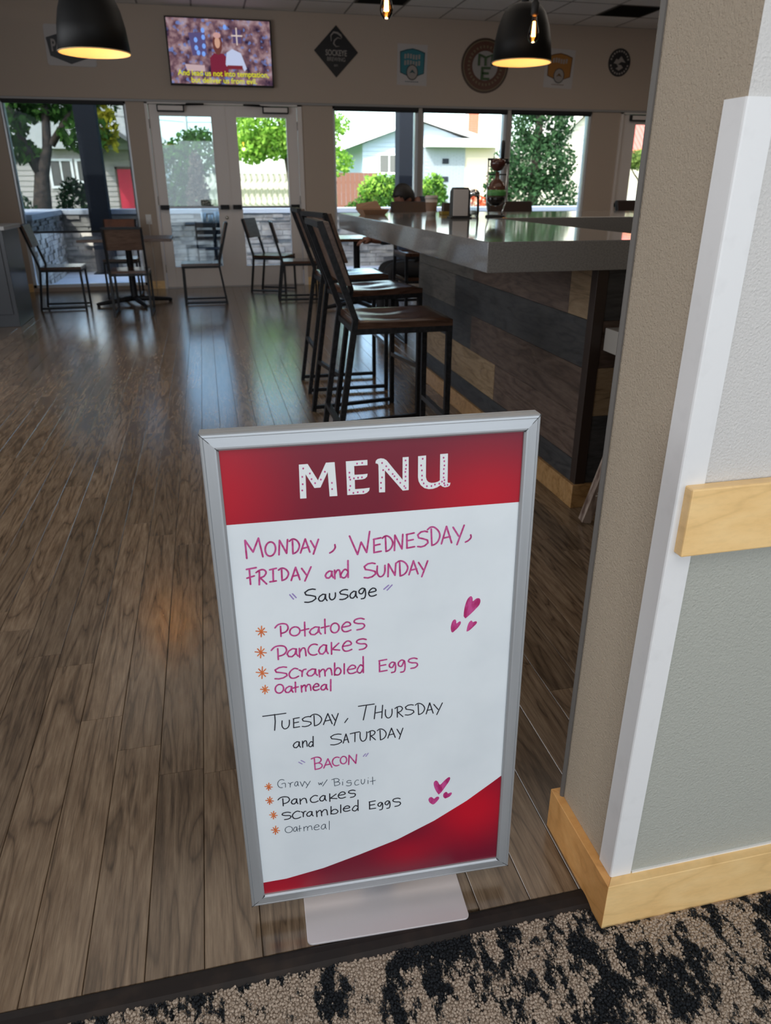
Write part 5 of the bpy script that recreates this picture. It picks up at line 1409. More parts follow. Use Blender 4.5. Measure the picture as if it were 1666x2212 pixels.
def cup():
    t = thing('paper_cup', 'brown takeaway coffee cup with pale lid on the bar', 'cup', (1.475, 5.05, ZT))
    b = B(); lathe(b, [(0, 0), (0.030, 0), (0.041, 0.105), (0.039, 0.105), (0, 0.10)], 24); fin(b, 'cup_body', mat('cup_card', (0.45, 0.40, 0.35), 0.6), t)
    b = B(); lathe(b, [(0.0335, 0.028), (0.0392, 0.082), (0.0400, 0.082), (0.0343, 0.028)], 24); fin(b, 'sleeve', mat('cup_sleeve', (0.16, 0.09, 0.055), 0.7), t)
    b = B(); lathe(b, [(0, 0.104), (0.0435, 0.104), (0.0435, 0.111), (0.040, 0.122), (0.036, 0.124), (0.034, 0.119), (0, 0.119)], 24); fin(b, 'lid', mat('cup_lid', (0.40, 0.36, 0.33), 0.4), t)
cup()
def tray():
    t = thing('takeout_box', 'open brown paper takeout box at the far left corner of the bar', 'box', (1.13, 5.30, ZT), R(8))
    b = B()
    def quad(p): b.faces.new([b.verts.new(v) for v in p])
    fl = [(-0.07, -0.05, 0), (0.07, -0.05, 0), (0.07, 0.05, 0), (-0.07, 0.05, 0)]
    tp = [(-0.095, -0.075, 0.035), (0.095, -0.075, 0.035), (0.095, 0.075, 0.035), (-0.095, 0.075, 0.035)]
    quad(fl)
    for i in range(4):
        j = (i + 1) % 4; quad((fl[i], fl[j], tp[j], tp[i]))
    o = fin(b, 'box_tray', mat('kraft_brown', (0.30, 0.17, 0.10), 0.7), t)
    md = o.modifiers.new('s', 'SOLIDIFY'); md.thickness = 0.002; md.offset = 1
    b = B(); vs = [(-0.095, 0.075, 0.035), (0.095, 0.075, 0.035), (0.075, 0.12, 0.085), (-0.075, 0.12, 0.065)]; b.faces.new([b.verts.new(v) for v in vs])
    o = fin(b, 'box_flap', bpy.data.materials['kraft_brown'], t); md = o.modifiers.new('s', 'SOLIDIFY'); md.thickness = 0.002
    b = B(); box(b, -0.055, 0.055, -0.035, 0.035, 0.003, 0.006); fin(b, 'yellow_label', mat('yellow_card', (0.35, 0.28, 0.03), 0.6), t)
tray()
def condiments():
    t = thing('condiment_box', 'small dark box with mustard yellow base right of the coffee cup', 'box', (1.64, 5.20, ZT))
    b = B(); box(b, -0.055, 0.055, -0.04, 0.04, 0.0, 0.022); fin(b, 'yellow_base', mat('mustard', (0.25, 0.17, 0.02), 0.5), t, bev=0.003)
    b = B(); box(b, -0.04, 0.035, -0.03, 0.03, 0.022, 0.075); fin(b, 'dark_box', mat('brown_card', (0.05, 0.03, 0.02), 0.6), t, bev=0.002)
condiments()

# ---- white-washed easel leaning by the bar end
t = thing('wooden_easel', 'white-washed wooden A-frame easel with cord, beside the bar end', 'easel', (1.50, 2.40, 0))
M['whitewash'] = mat('whitewash', (0.34, 0.27, 0.22), 0.8, noise=(26, (0.09, 0.05, 0.035), 0.44, 0.62), stretch=(1, 1, 0.25))
def leg(x0, x1, y0, y1, h):
    b = B(); v = Vector((x1 - x0, y1 - y0, h)).normalized()
    tube(b, [(x0, y0, 0.008), (x1, y1, h)], 0.019, square=True); return b
fin(leg(-0.105, 0.02, 0.055, -0.02, 0.62), 'leg', 'whitewash', t)
fin(leg(0.235, 0.05, 0.055, -0.02, 0.62), 'leg', 'whitewash', t)
fin(leg(0.065, 0.035, -0.24, -0.04, 0.60), 'rear_leg', 'whitewash', t)
b = B(); box(b, -0.078, 0.205, 0.020, 0.036, 0.145, 0.172); fin(b, 'cross_bar', 'whitewash', t, bev=0.002)
b = B()
for k in range(5): tube(b, [(-0.088 + k * 0.004, 0.018 - 0.002 * k, 0.130 + k * 0.012), (-0.03, 0.016, 0.125 + k * 0.010), (-0.065 + k * .004, 0.045, 0.18)], 0.003, 6)
fin(b, 'cord_lashing', mat('cord', (0.4, 0.35, 0.28), 0.9), t)

# ---- left service cabinet and urn
t = thing('service_cabinet', 'dark blue-grey cabinet with light top at the left edge', 'cabinet', (-2.3, 8.18, 0))
b = B(); box(b, -2.9, -1.83, 7.86, 8.51, 0.0, 0.875); wp(b, 'body', mat('cabinet_slate', (0.05, 0.056, 0.066), 0.35), t, bev=0.003)
b = B(); box(b, -2.93, -1.805, 7.84, 8.53, 0.875, 0.910); wp(b, 'worktop', mat('worktop_light', (0.40, 0.40, 0.40), 0.3), t, bev=0.003)
b = B(); box(b, -2.85, -2.37, 7.848, 7.86, 0.12, 0.84); d_ = wp(b, 'door', 'cabinet_slate' if 'cabinet_slate' in M else bpy.data.materials['cabinet_slate'], t, bev=0.002)
b = B(); tube(b, [(-2.41, 7.835, 0.62), (-2.41, 7.835, 0.76)], 0.005, 8); o = fin(b, 'handle', 'black_metal', d_)
b = B(); box(b, -2.36, -1.87, 7.848, 7.86, 0.12, 0.84); wp(b, 'door', bpy.data.materials['cabinet_slate'], t, bev=0.002)
t = thing('drink_dispenser', 'black drink dispenser standing on the left cabinet', 'dispenser', (-2.10, 8.30, 0.910))
b = B(); lathe(b, [(0, 0), (0.10, 0), (0.10, 0.03), (0.085, 0.04), (0.085, 0.33), (0.075, 0.36), (0.02, 0.38), (0, 0.38)], 24); fin(b, 'urn', 'black', t)
b = B(); tube(b, [(0, -0.085, 0.09), (0, -0.13, 0.09), (0, -0.13, 0.06)], 0.009, 8); fin(b, 'tap', 'black_metal', t)
b = B(); lathe(b, [(0, 0.38), (0.02, 0.38), (0.022, 0.40), (0, 0.41)], 12); fin(b, 'lid_knob', mat('brass_knob', (0.5, 0.33, 0.1), 0.3, 0.8), t)

# ================================================================ LAMPS
fil = emis('filament', (1.0, 0.55, 0.18), 60)
bulb_glass = pane_mat('amber_glass', (0.95, 0.55, 0.22), 1.45)
def edison(par, z, parent_is_thing=True):
    """bulb hanging below z in par's local frame"""
    b = B(); lathe(b, [(0.012, z), (0.013, z - 0.02), (0.018, z - 0.045), (0.029, z - 0.078), (0.032, z - 0.10), (0.028, z - 0.122), (0.015, z - 0.138), (0.0, z - 0.142)], 20)
    g = fin(b, 'bulb', bulb_glass, par)
    b = B()
    for k in range(4):
        a = k * math.pi / 2
        tube(b, [(0.004 * math.cos(a), 0.004 * math.sin(a), z - 0.035), (0.009 * math.cos(a), 0.009 * math.sin(a), z - 0.108)], 0.0030, 6)
    fin(b, 'filament', fil, g)
    return g
def lampl(name, loc, e, r=0.03):
    l = bpy.data.lights.new(name, 'POINT'); l.energy = e; l.color = (1.0, 0.80, 0.52); l.shadow_soft_size = r
    o = bpy.data.objects.new(name, l); col.objects.link(o); o.location = loc
def bare(x, y, zb, label):
    t = thing('bare_bulb_pendant', label, 'pendant lamp', (x, y, CEIL - 0.006))
    z0 = zb + 0.142 - t.location.z
    b = B(); tube(b, [(0, 0, 0), (0, 0, z0 + 0.06)], 0.004, 8); fin(b, 'cord', 'black', t)
    b = B(); lathe(b, [(0, z0 + 0.075), (0.010, z0 + 0.075), (0.016, z0 + 0.062), (0.022, z0 + 0.055), (0.022, z0), (0.014, z0 - 0.008), (0, z0 - 0.008)], 18); fin(b, 'socket', 'black', t)
    b = B(); lathe(b, [(0, 0), (0.06, 0), (0.055, -0.02), (0, -0.025)], 24); fin(b, 'ceiling_rose', 'black', t)
    edison(t, z0)
    lampl('bulb_light', (x, y, zb - 0.03), 1.6)
bare(0.938, 4.05, 1.976, 'bare glowing filament bulb hanging at the top centre of the view')
bare(1.945, 4.65, 2.002, 'bare glowing filament bulb hanging in front of the right dome lamp')
def dome(x, y, z, label, h=0.345, r=0.205):
    t = thing('dome_pendant', label, 'pendant lamp', (x, y, CEIL - 0.006))
    zz = z - t.location.z
    prof_o = [(0.0, h + 0.004), (0.07, h), (0.115, h - 0.020), (0.145, h - 0.06), (0.172, h - 0.13), (0.19, h - 0.21), (r, 0.0)]
    prof_i = [(r - 0.004, 0.0), (0.186, h - 0.21), (0.167, h - 0.132), (0.14, h - 0.065), (0.11, h - 0.028), (0.065, h - 0.008), (0.0, h - 0.006)]
    b = B()
    lathe(b, [(a, zz + c) for a, c in prof_o] + [(r - 0.004, zz)], 48, mi=0)
    fin(b, 'shade', mat('lamp_black', (0.003, 0.003, 0.003), 0.55, 0, 0.25) if 'lamp_black' not in bpy.data.materials else bpy.data.materials['lamp_black'], t)
    b = B(); lathe(b, [(a - 0.001 if a > 0 else 0, zz + c) for a, c in prof_i], 48)
    fin(b, 'shade_lining', 'lamp_gold', t)
    b = B(); lathe(b, [(r - 0.001, zz - 0.001), (r - 0.0045, zz - 0.001), (r - 0.0045, zz + 0.004), (r + 0.0005, zz + 0.004), (r - 0.001, zz - 0.001)], 48); fin(b, 'rim', 'lamp_gold', t)
    b = B(); tube(b, [(0, 0, 0), (0, 0, zz + h)], 0.004, 8); fin(b, 'cord', 'black', t)
    b = B(); lathe(b, [(0, zz + h + 0.06), (0.014, zz + h + 0.06), (0.024, zz + h + 0.045), (0.026, zz + h), (0, zz + h)], 18); fin(b, 'socket_cap', 'black', t)
    b = B(); lathe(b, [(0, 0), (0.06, 0), (0.055, -0.02), (0, -0.025)], 24); fin(b, 'ceiling_rose', 'black', t)
    edison(t, zz + h - 0.02)
    lampl('dome_light', (x, y, z + h - 0.16), 3.6)
dome(-0.537, 5.31, 1.965, 'black dome pendant lamp with golden inside, on the left')
dome(2.247, 5.55, 2.030, 'black dome pendant lamp with golden inside, on the right')

# ================================================================ TELEVISION
t = thing('television', 'wall television showing a church scene with yellow captions', 'television', (0.380, YW, 2.717))
b = B(); box(b, -0.62, 0.62, -0.075, -0.02, -0.352, 0.352); fin(b, 'casing', 'black', t, bev=0.004)
b = B(); box(b, -0.2, 0.2, -0.02, -0.0, -0.15, 0.15); fin(b, 'wall_mount', 'black_metal', t)
def tvmat():
    m = bpy.data.materials.new('tv_picture'); m.use_nodes = True
    n, l = m.node_tree.nodes, m.node_tree.links; n.clear()
    o = n.new('ShaderNodeOutputMaterial'); e = n.new('ShaderNodeEmission'); e.inputs[1].default_value = 0.55
    tc = n.new('ShaderNodeTexCoord')
    v = n.new('ShaderNodeTexVoronoi'); v.inputs['Scale'].default_value = 34
    l.new(tc.outputs['Object'], v.inputs[0])
    nz = n.new('ShaderNodeTexNoise'); nz.inputs['Scale'].default_value = 11; nz.inputs['Detail'].default_value = 8
    l.new(tc.outputs['Object'], nz.inputs[0])
    rp = n.new('ShaderNodeValToRGB'); q_ = rp.color_ramp.elements
    q_[0].position, q_[0].color = 0.32, (0.05, 0.03, 0.08, 1)
    q_[1].position, q_[1].color = 0.72, (0.75, 0.62, 0.75, 1)
    k = q_.new(0.48); k.color = (0.30, 0.16, 0.20, 1)
    k = q_.new(0.58); k.color = (0.55, 0.35, 0.38, 1)
    l.new(nz.outputs[0], rp.inputs[0])
    r2 = n.new('ShaderNodeValToRGB'); q2 = r2.color_ramp.elements
    q2[0].position, q2[0].color = 0.86, (0, 0, 0, 1); q2[1].position, q2[1].color = 1.0, (0.8, 0.8, 0.8, 1)
    sp = n.new('ShaderNodeSeparateColor'); l.new(v.outputs['Color'], sp.inputs[0]); l.new(sp.outputs[0], r2.inputs[0])
    mx = n.new('ShaderNodeMix'); mx.data_type = 'RGBA'
    l.new(r2.outputs[0], mx.inputs[0]); l.new(rp.outputs[0], mx.inputs[6]); mx.inputs[7].default_value = (0.25, 0.40, 0.95, 1)
    l.new(mx.outputs[2], e.inputs[0]); l.new(e.outputs[0], o.inputs[0]); return m
b = B(); box(b, -0.602, 0.602, -0.078, -0.0745, -0.333, 0.337); scr = fin(b, 'screen', tvmat(), t)
def tvp(poly, c, s, y, nm):
    b = B(); prism(b, [(x, z) for x, z in poly], y, y + 0.0004, 'y'); fin(b, nm, emis(nm + '_light', c, s), scr)
def ell(cx, cz, rx, rz, n=16): return [(cx + rx * math.cos(2 * math.pi * k / n), cz + rz * math.sin(2 * math.pi * k / n)) for k in range(n)]
tvp([(-0.36, 0.19), (-0.17, 0.2), (-0.16, -0.03), (-0.33, -0.04)], (0.16, 0.13, 0.32), 0.6, -0.0786, 'picture_window')
for kk, (x, z) in enumerate(((-0.28, 0.12), (-0.19, 0.22), (-0.19, 0.15), (-0.19, 0.06), (-0.2, -0.02), (-0.28, 0.04), (0.07, 0.26), (-0.26, -0.01))):
    tvp(ell(x, z, 0.022, 0.028, 8), (0.22, 0.42, 1.0), 0.9, -0.0790, 'stained_glass')
tvp([(0.155, 0.10), (0.255, 0.10), (0.255, 0.24), (0.155, 0.24)], (0.14, 0.10, 0.25), 0.6, -0.0786, 'picture_window')
tvp([(0.195, 0.08), (0.21, 0.08), (0.21, 0.26), (0.195, 0.26)], (0.9, 0.75, 0.7), 0.7, -0.0792, 'cross_upright')
tvp([(0.14, 0.17), (0.27, 0.17), (0.27, 0.185), (0.14, 0.185)], (0.9, 0.75, 0.7), 0.7, -0.0794, 'cross_arm')
tvp([(-0.13, -0.25), (-0.13, -0.06), (-0.08, -0.01), (0.03, -0.01), (0.08, -0.06), (0.08, -0.25)], (0.36, 0.04, 0.09), 0.5, -0.0790, 'red_robe')
tvp(ell(-0.03, 0.09, 0.055, 0.115), (0.28, 0.09, 0.08), 0.5, -0.0793, 'long_hair')
tvp(ell(-0.03, 0.10, 0.032, 0.058), (0.85, 0.48, 0.35), 0.7, -0.0796, 'face_shape')
tvp(ell(-0.03, 0.175, 0.045, 0.03), (0.8, 0.45, 0.42), 0.7, -0.0797, 'head_band')
tvp([(0.05, -0.12), (0.07, 0.0), (0.14, 0.04), (0.24, 0.0), (0.30, -0.16), (0.27, -0.19), (0.24, -0.13), (0.06, -0.14)], (0.62, 0.70, 0.95), 0.8, -0.0792, 'pale_shirt')
tvp([(-0.43, -0.13), (-0.20, -0.14), (-0.20, -0.20), (-0.41, -0.20)], (0.75, 0.55, 0.58), 0.7, -0.0790, 'paper_sheet')
tvp([(0.07, -0.13), (0.25, -0.13), (0.25, -0.17), (0.06, -0.17)], (0.35, 0.05, 0.07), 0.5, -0.0795, 'red_cloth')
yel = emis('caption_yellow', (0.85, 0.85, 0.02), 0.75)
text('And lead us not into temptation,', 0.084, yel, t, (0.02, -0.0805, -0.222), name='caption', bold=0.001, space=0.98)
text('but deliver us from evil.', 0.084, yel, t, (0.02, -0.0805, -0.296), name='caption', bold=0.001, space=0.98)

# ================================================================ WALL SIGNS
def plate(name, label, poly, x, z, m, th=0.008, rot=0.0, cat='wall sign'):
    t = thing(name, label, cat, (x, YW, z)); t.rotation_euler = (0, rot, 0)
    b = B(); prism(b, poly, -th, 0.0, 'y'); fin(b, 'panel', m, t)
    return t
def piece(t, nm, poly, m, y0, y1=None):
    b = B(); prism(b, poly, -y0, -(y1 if y1 is not None else y0 - 0.0015), 'y'); return fin(b, nm, m, t)
def rrect2(w_, h_, r, k=4):
    o = []
    for cx, cz, a0 in ((w_ - r, h_ - r, 0), (-w_ + r, h_ - r, 90), (-w_ + r, -h_ + r, 180), (w_ - r, -h_ + r, 270)):
        for i in range(k + 1):
            a = R(a0 + 90 * i / k); o.append((cx + r * math.cos(a), cz + r * math.sin(a)))
    return o
M['sign_white'] = mat('sign_white', (0.46, 0.43, 0.42), 0.5)
M['sign_black'] = mat('sign_black', (0.012, 0.012, 0.014), 0.4)
M['sign_print'] = mat('sign_print', (0.30, 0.27, 0.25), 0.5)
# square white sign with black shield
t = plate('square_sign', 'white square wall sign with black shield, behind the left lamp', rrect2(0.27, 0.205, 0.03), -1.33, 2.74, 'sign_white', rot=R(1))
piece(t, 'black_shield', [(-0.255, 0.07), (-0.01, 0.15), (0.235, 0.07), (0.21, -0.11), (-0.01, -0.185), (-0.23, -0.11)], 'sign_black', 0.010, 0.008)
text('PA', 0.17, 'sign_print', t, (-0.150, -0.0115, -0.01), bold=0.004, sx=0.62)
# diamond
t = plate('diamond_sign', 'black diamond wall sign with leaping fish and pale lettering', [(0, 0.282), (0.278, 0.004), (0, -0.278), (-0.278, 0.004)], 1.80, 2.78, 'sign_black', rot=R(1))
b = B(); tube(b, [(-0.06, -0.008 - 0.002, 0.11), (-0.065, -0.010, 0.17), (-0.03, -0.010, 0.205), (0.02, -0.010, 0.20), (0.06, -0.010, 0.175), (0.075, -0.010, 0.15)], [0.004, 0.008, 0.012, 0.013, 0.012, 0.004], 6); tube(b, [(0.07, -0.010, 0.14), (0.02, -0.010, 0.15), (-0.02, -0.010, 0.12), (-0.03, -0.010, 0.085), (0.0, -0.010, 0.055), (0.04, -0.010, 0.06)], [0.003, 0.006, 0.008, 0.008, 0.006, 0.003], 6)
fin(b, 'leaping_fish', 'sign_print', t)
text('SOCKEYE', 0.088, 'sign_print', t, (0.0, -0.0095, -0.015), bold=0.002, sx=0.72)
text('BREWING', 0.062, 'sign_print', t, (0.0, -0.0095, -0.083), sx=0.85)
text('EST.', 0.032, 'sign_print', t, (0.0, -0.0095, -0.15))
# teal poster
def poster(x, z, w_, h_, cc, label, rot, nm, main):
    t = plate('beer_poster', label, [(-w_, -h_), (w_, -h_), (w_, h_), (-w_, h_)], x, z, 'sign_white', 0.004, rot)
    k = mat(nm, cc, 0.5); d = mat(nm + '_dark', tuple(v * 0.35 for v in cc), 0.5)
    sh = [(-w_ * .84, h_ * .62), (-w_ * .4, h_ * .74), (0, h_ * .80), (w_ * .4, h_ * .74), (w_ * .84, h_ * .62), (w_ * .80, -h_ * .40), (w_ * .4, -h_ * .52), (0, -h_ * .66), (-w_ * .4, -h_ * .52), (-w_ * .80, -h_ * .40)]
    piece(t, 'shield_border', sh, d, 0.006, 0.004)
    piece(t, 'shield', [(a * .93, c * .93) for a, c in sh], k, 0.0075, 0.006)
    # lettering too blurred to read in the photograph: rows of pale letter-sized marks
    for row in range(main):
        for q_ in range(6):
            x_, z_ = -0.108 + q_ * 0.037, h_ * (0.40 - 0.31 * row) + 0.006 * math.sin(q_ * 1.3)
            piece(t, 'letter_mark', [(x_, z_ - 0.026), (x_ + 0.024, z_ - 0.026), (x_ + 0.026, z_ + 0.026), (x_ + 0.002, z_ + 0.026)], 'sign_print', 0.009, 0.0075)
    b = B(); prism(b, ell(0, -h_ * .36, 0.078, 0.088, 24), -0.0095, -0.0075, 'y'); fin(b, 'roundel_ring', 'sign_black', t)
    b = B(); prism(b, ell(0, -h_ * .36, 0.068, 0.078, 24), -0.0105, -0.0095, 'y'); fin(b, 'roundel', 'sign_print', t)
    piece(t, 'roundel_mark', [(-0.04, -h_ * .42), (0.0, -h_ * .22), (0.045, -h_ * .42), (0.0, -h_ * .36)], d, 0.0115, 0.0105)
    for q_ in range(7):
        piece(t, 'footer_mark', [(-0.09 + q_ * 0.026, -h_ * .84), (-0.09 + q_ * 0.026 + 0.018, -h_ * .84), (-0.09 + q_ * 0.026 + 0.018, -h_ * .80), (-0.09 + q_ * 0.026, -h_ * .80)], d, 0.005, 0.004)
poster(2.785, 2.668, 0.198, 0.228, (0.02, 0.16, 0.20), 'white poster with teal shield and round emblem, under the bare bulb', R(1), 'teal_print', 2)
poster(4.822, 2.683, 0.208, 0.226, (0.32, 0.13, 0.015), 'white poster with orange shield, right of the dome lamp', R(2), 'orange_print', 1)
# round ME sign
t = plate('round_sign', 'large round brown wall sign with green letters ME', ell(0, 0, 0.325, 0.312, 48), 3.768, 2.685, mat('ring_brown', (0.045, 0.022, 0.012), 0.4))
piece(t, 'gold_ring', ell(0, 0, 0.300, 0.288, 48), mat('ring_gold', (0.14, 0.10, 0.05), 0.4), 0.010, 0.008)
piece(t, 'red_ring', ell(0, 0, 0.287, 0.275, 48), mat('ring_red', (0.085, 0.028, 0.014), 0.5), 0.012, 0.010)
piece(t, 'cream_disc', ell(0, 0, 0.175, 0.168, 40), mat('disc_cream', (0.30, 0.28, 0.27), 0.5), 0.014, 0.012)
gm = mat('green_letter', (0.03, 0.075, 0.02), 0.5)
for nm, P_ in (('letter_m', [(-0.09, 0.0), (-0.09, 0.125), (0.0, 0.09), (0.09, 0.125), (0.09, 0.0)]), ('letter_m_leg', [(0, 0.09), (0, 0.0)]), ('letter_e', [(0.06, -0.148), (-0.04, -0.148), (-0.04, -0.025), (0.07, -0.025)]), ('letter_e_bar', [(-0.04, -0.085), (0.05, -0.085)])):
    b = B(); tube(b, [(x, -0.016, z) for x, z in P_], 0.013, square=True); fin(b, nm, gm, t)
for k in range(30):
    a = 2 * math.pi * k / 30
    piece(t, 'ring_mark', [(0.225 * math.cos(a + da) * s_, 0.215 * math.sin(a + da) * s_) for da, s_ in ((-.05, .93), (.05, .93), (.05, 1.07), (-.05, 1.07))], 'sign_print' if False else bpy.data.materials['ring_gold'], 0.0135, 0.012)
# small black round sign
t = plate('round_sign', 'small round black wall sign with white mountain emblem', ell(0, 0, 0.162, 0.166, 40), 5.69, 2.78, 'sign_black')
piece(t, 'mountain', [(-0.085, -0.01), (-0.05, 0.045), (-0.02, 0.03), (0.02, 0.075), (0.06, 0.03), (0.09, 0.0), (0.03, 0.01), (-0.02, -0.02)], 'sign_print', 0.0095, 0.008)
piece(t, 'river', [(-0.04, -0.02), (0.03, -0.03), (0.06, -0.06), (0.0, -0.095), (-0.05, -0.07), (-0.01, -0.05)], 'sign_print', 0.0095, 0.008)
for k in range(22):
    a = 2 * math.pi * k / 22
    if k in (0, 11): continue
    piece(t, 'ring_letter', [(0.130 * math.cos(a + da) * s_, 0.133 * math.sin(a + da) * s_) for da, s_ in ((-.08, .92), (.08, .92), (.08, 1.08), (-.08, 1.08))], 'sign_print', 0.0095, 0.008)

# ================================================================ PERSON
def skinned(name, verts, edges, radii, m, parent, root=0, sub=2):
    me = bpy.data.meshes.new(name); me.from_pydata([tuple(v) for v in verts], edges, []); me.update()
    o = link(name, me, m, parent)
    sk = o.modifiers.new('skin', 'SKIN'); sk.use_smooth_shade = True
    for i, r_ in enumerate(radii):
        me.skin_vertices[0].data[i].radius = (r_, r_) if not isinstance(r_, tuple) else r_
    me.skin_vertices[0].data[root].use_root = True
    ss = o.modifiers.new('sub', 'SUBSURF'); ss.levels = ss.render_levels = sub
    return o
px_, py_ = 2.06, 7.20     # seat centre
t = thing('person', 'person in dark clothes sitting hunched over with head bowed, beyond the bar', 'person', (px_, py_, 0))
skin_m = mat('skin', (0.20, 0.09, 0.06), 0.5); shirt = mat('dark_shirt', (0.02, 0.024, 0.03), 0.8); trou = mat('dark_trousers', (0.012, 0.012, 0.014), 0.8); hair = mat('dark_hair', (0.008, 0.006, 0.005), 0.6, bump=(90, 0.5, 0.003))
# facing -x, leaning forward; local origin on the floor under the hips
J = [(0.00, 0, 0.56), (0.0, 0, 0.68), (-0.01, 0, 0.84), (-0.015, 0, 1.03), (-0.07, 0, 1.105), (-0.14, 0, 1.13),      # 0 pelvis..5 neck
     (-0.03, -0.16, 1.10), (-0.20, -0.24, 0.83), (-0.38, -0.13, 0.83), (-0.35, -0.06, 0.98),                            # 6..9 near arm, hand to the face
     (-0.03, 0.16, 1.10), (-0.18, 0.22, 0.79), (-0.44, 0.16, 0.77), (-0.52, 0.12, 0.775),                                # 10..13 far arm on the table
     (0.0, -0.09, 0.53), (-0.40, -0.11, 0.535), (-0.33, -0.11, 0.10), (-0.45, -0.11, 0.045),                              # 14..17 near leg
     (0.0, 0.09, 0.53), (-0.40, 0.12, 0.53), (-0.42, 0.13, 0.10), (-0.54, 0.13, 0.045)]
E_ = [(0, 1), (1, 2), (2, 3), (3, 4), (4, 5), (3, 6), (6, 7), (7, 8), (8, 9), (3, 10), (10, 11), (11, 12), (12, 13), (0, 14), (14, 15), (15, 16), (16, 17), (0, 18), (18, 19), (19, 20), (20, 21)]
Rd = [(0.14, 0.11), (0.13, 0.10), (0.14, 0.10), (0.14, 0.10), 0.06, 0.052, 0.062, 0.046, 0.036, 0.026, 0.062, 0.046, 0.036, 0.026, 0.085, 0.06, 0.045, 0.035, 0.085, 0.06, 0.045, 0.035]
body = skinned('body', J, E_, Rd, skin_m, t)
def sub_(ids, nm, m_, k):
    mp = {v: i for i, v in enumerate(ids)}
    ed = [(mp[a], mp[c]) for a, c in E_ if a in mp and c in mp]
    rr_ = [tuple(q + k for q in (Rd[i] if isinstance(Rd[i], tuple) else (Rd[i], Rd[i]))) for i in ids]
    return skinned(nm, [J[i] for i in ids], ed, rr_, m_, t)
sub_([0, 1, 2, 3, 6, 7, 8, 10, 11, 12, 4], 'shirt', shirt, 0.012)
sub_([0, 14, 15, 16, 18, 19, 20], 'trousers', trou, 0.010)
for s, (xa, ya) in ((-1, (-0.33, -0.11)), (1, (-0.42, 0.13))):
    b = B(); box(b, xa - 0.19, xa + 0.06, ya - 0.045, ya + 0.045, 0.0, 0.085); bmesh.ops.bevel(b, geom=b.edges[:], offset=0.03, segments=3, affect='EDGES'); fin(b, 'shoe', 'black', t, smooth=True)
# head: bowed forward and turned to the left
hd = bpy.data.objects.new('head', None)
def headmesh():
    b = B()
    bmesh.ops.create_uvsphere(b, u_segments=28, v_segments=20, radius=1.0)
    for v in b.verts:
        x, y, z = v.co
        w_ = 0.076 * (1 - 0.22 * max(0, -z) ** 1.5)
        v.co = Vector((x * 0.096 + (-0.012 * max(0, -z) if x < 0 else 0.01 * max(0, -z) * -1), y * w_, z * 0.118))
        if x < -0.55 and abs(y) < 0.22 and -0.35 < z < 0.15:      # nose
            v.co.x -= 0.020 * (1 - abs(y) / 0.22) * (1 - abs(z + 0.15) / 0.35)
        if x < -0.5 and 0.12 < abs(y) < 0.55 and 0.0 < z < 0.28:  # eye sockets
            v.co.x += 0.007
        if x < -0.6 and abs(y) < 0.35 and -0.62 < z < -0.42:
            v.co.x -= 0.004
    for s in (-1, 1):
        r_ = bmesh.ops.create_uvsphere(b, u_segments=10, v_segments=8, radius=1.0)
        for v in r_['verts']: v.co = Vector((0.012 + v.co.x * 0.018, s * 0.076 + v.co.y * 0.009, -0.01 + v.co.z * 0.030))
        r_ = bmesh.ops.create_uvsphere(b, u_segments=8, v_segments=6, radius=0.011)
        for v in r_['verts']: v.co += Vector((-0.080, s * 0.030, 0.014))
    return b
HM = Matrix.Translation((-0.225, 0.0, 1.150)) @ Matrix.Rotation(R(12), 4, 'Z') @ Matrix.Rotation(R(-38), 4, 'Y') @ Matrix.Rotation(R(8), 4, 'X')
o = fin(headmesh(), 'head', skin_m, t, smooth=True); o.matrix_local = HM
b = B(); bmesh.ops.create_uvsphere(b, u_segments=28, v_segments=18, radius=1.0)
for v in list(b.verts):
    x, y, z = v.co
    v.co = Vector((x * 0.104 + 0.006, y * 0.085, z * 0.124 + 0.008))
bmesh.ops.delete(b, geom=[v for v in b.verts if (v.co.x < -0.055 and v.co.z < 0.062) or v.co.z < -0.055 or (v.co.x < 0.0 and v.co.z < 0.0)], context='VERTS')
h_ = fin(b, 'hair', hair, t, smooth=True); h_.matrix_local = HM
md = h_.modifiers.new('s', 'SOLIDIFY'); md.thickness = 0.012
# hands with five fingers each
def hand(nm, wrist, d, up_, thumb_side):
    wrist, d, up_ = Vector(wrist), Vector(d).normalized(), Vector(up_).normalized()
    sd_ = d.cross(up_).normalized()
    b = B()
    tube(b, [wrist, wrist + d * 0.04, wrist + d * 0.085], [0.022, 0.034, 0.032], 10)
    for k, (o_, ln) in enumerate(((-0.027, 0.062), (-0.009, 0.074), (0.009, 0.070), (0.027, 0.055))):
        p = wrist + d * 0.080 + sd_ * o_
        tube(b, [p, p + d * ln * 0.5 - up_ * 0.008, p + d * ln * 0.85 - up_ * 0.028, p + d * ln * 0.95 - up_ * 0.045], [0.0095, 0.009, 0.008, 0.006], 8)
    p = wrist + d * 0.03 + sd_ * 0.028 * thumb_side
    tube(b, [p, p + d * 0.03 + sd_ * 0.022 * thumb_side - up_ * 0.008, p + d * 0.058 + sd_ * 0.026 * thumb_side - up_ * 0.018], [0.012, 0.0105, 0.008], 8)
    return fin(b, nm, skin_m, t, smooth=True)
hand('hand', (-0.35, -0.06, 0.97), (0.18, 0.25, 0.9), (-0.9, 0.1, 0.2), 1)
hand('hand', (-0.51, 0.12, 0.775), (-0.95, -0.2, 0.0), (0, 0, 1), -1)
# the person's chair
dup(ch, (px_ + 0.22, py_, 0), R(180), 'chair under the hunched person beyond the bar', group=GC)

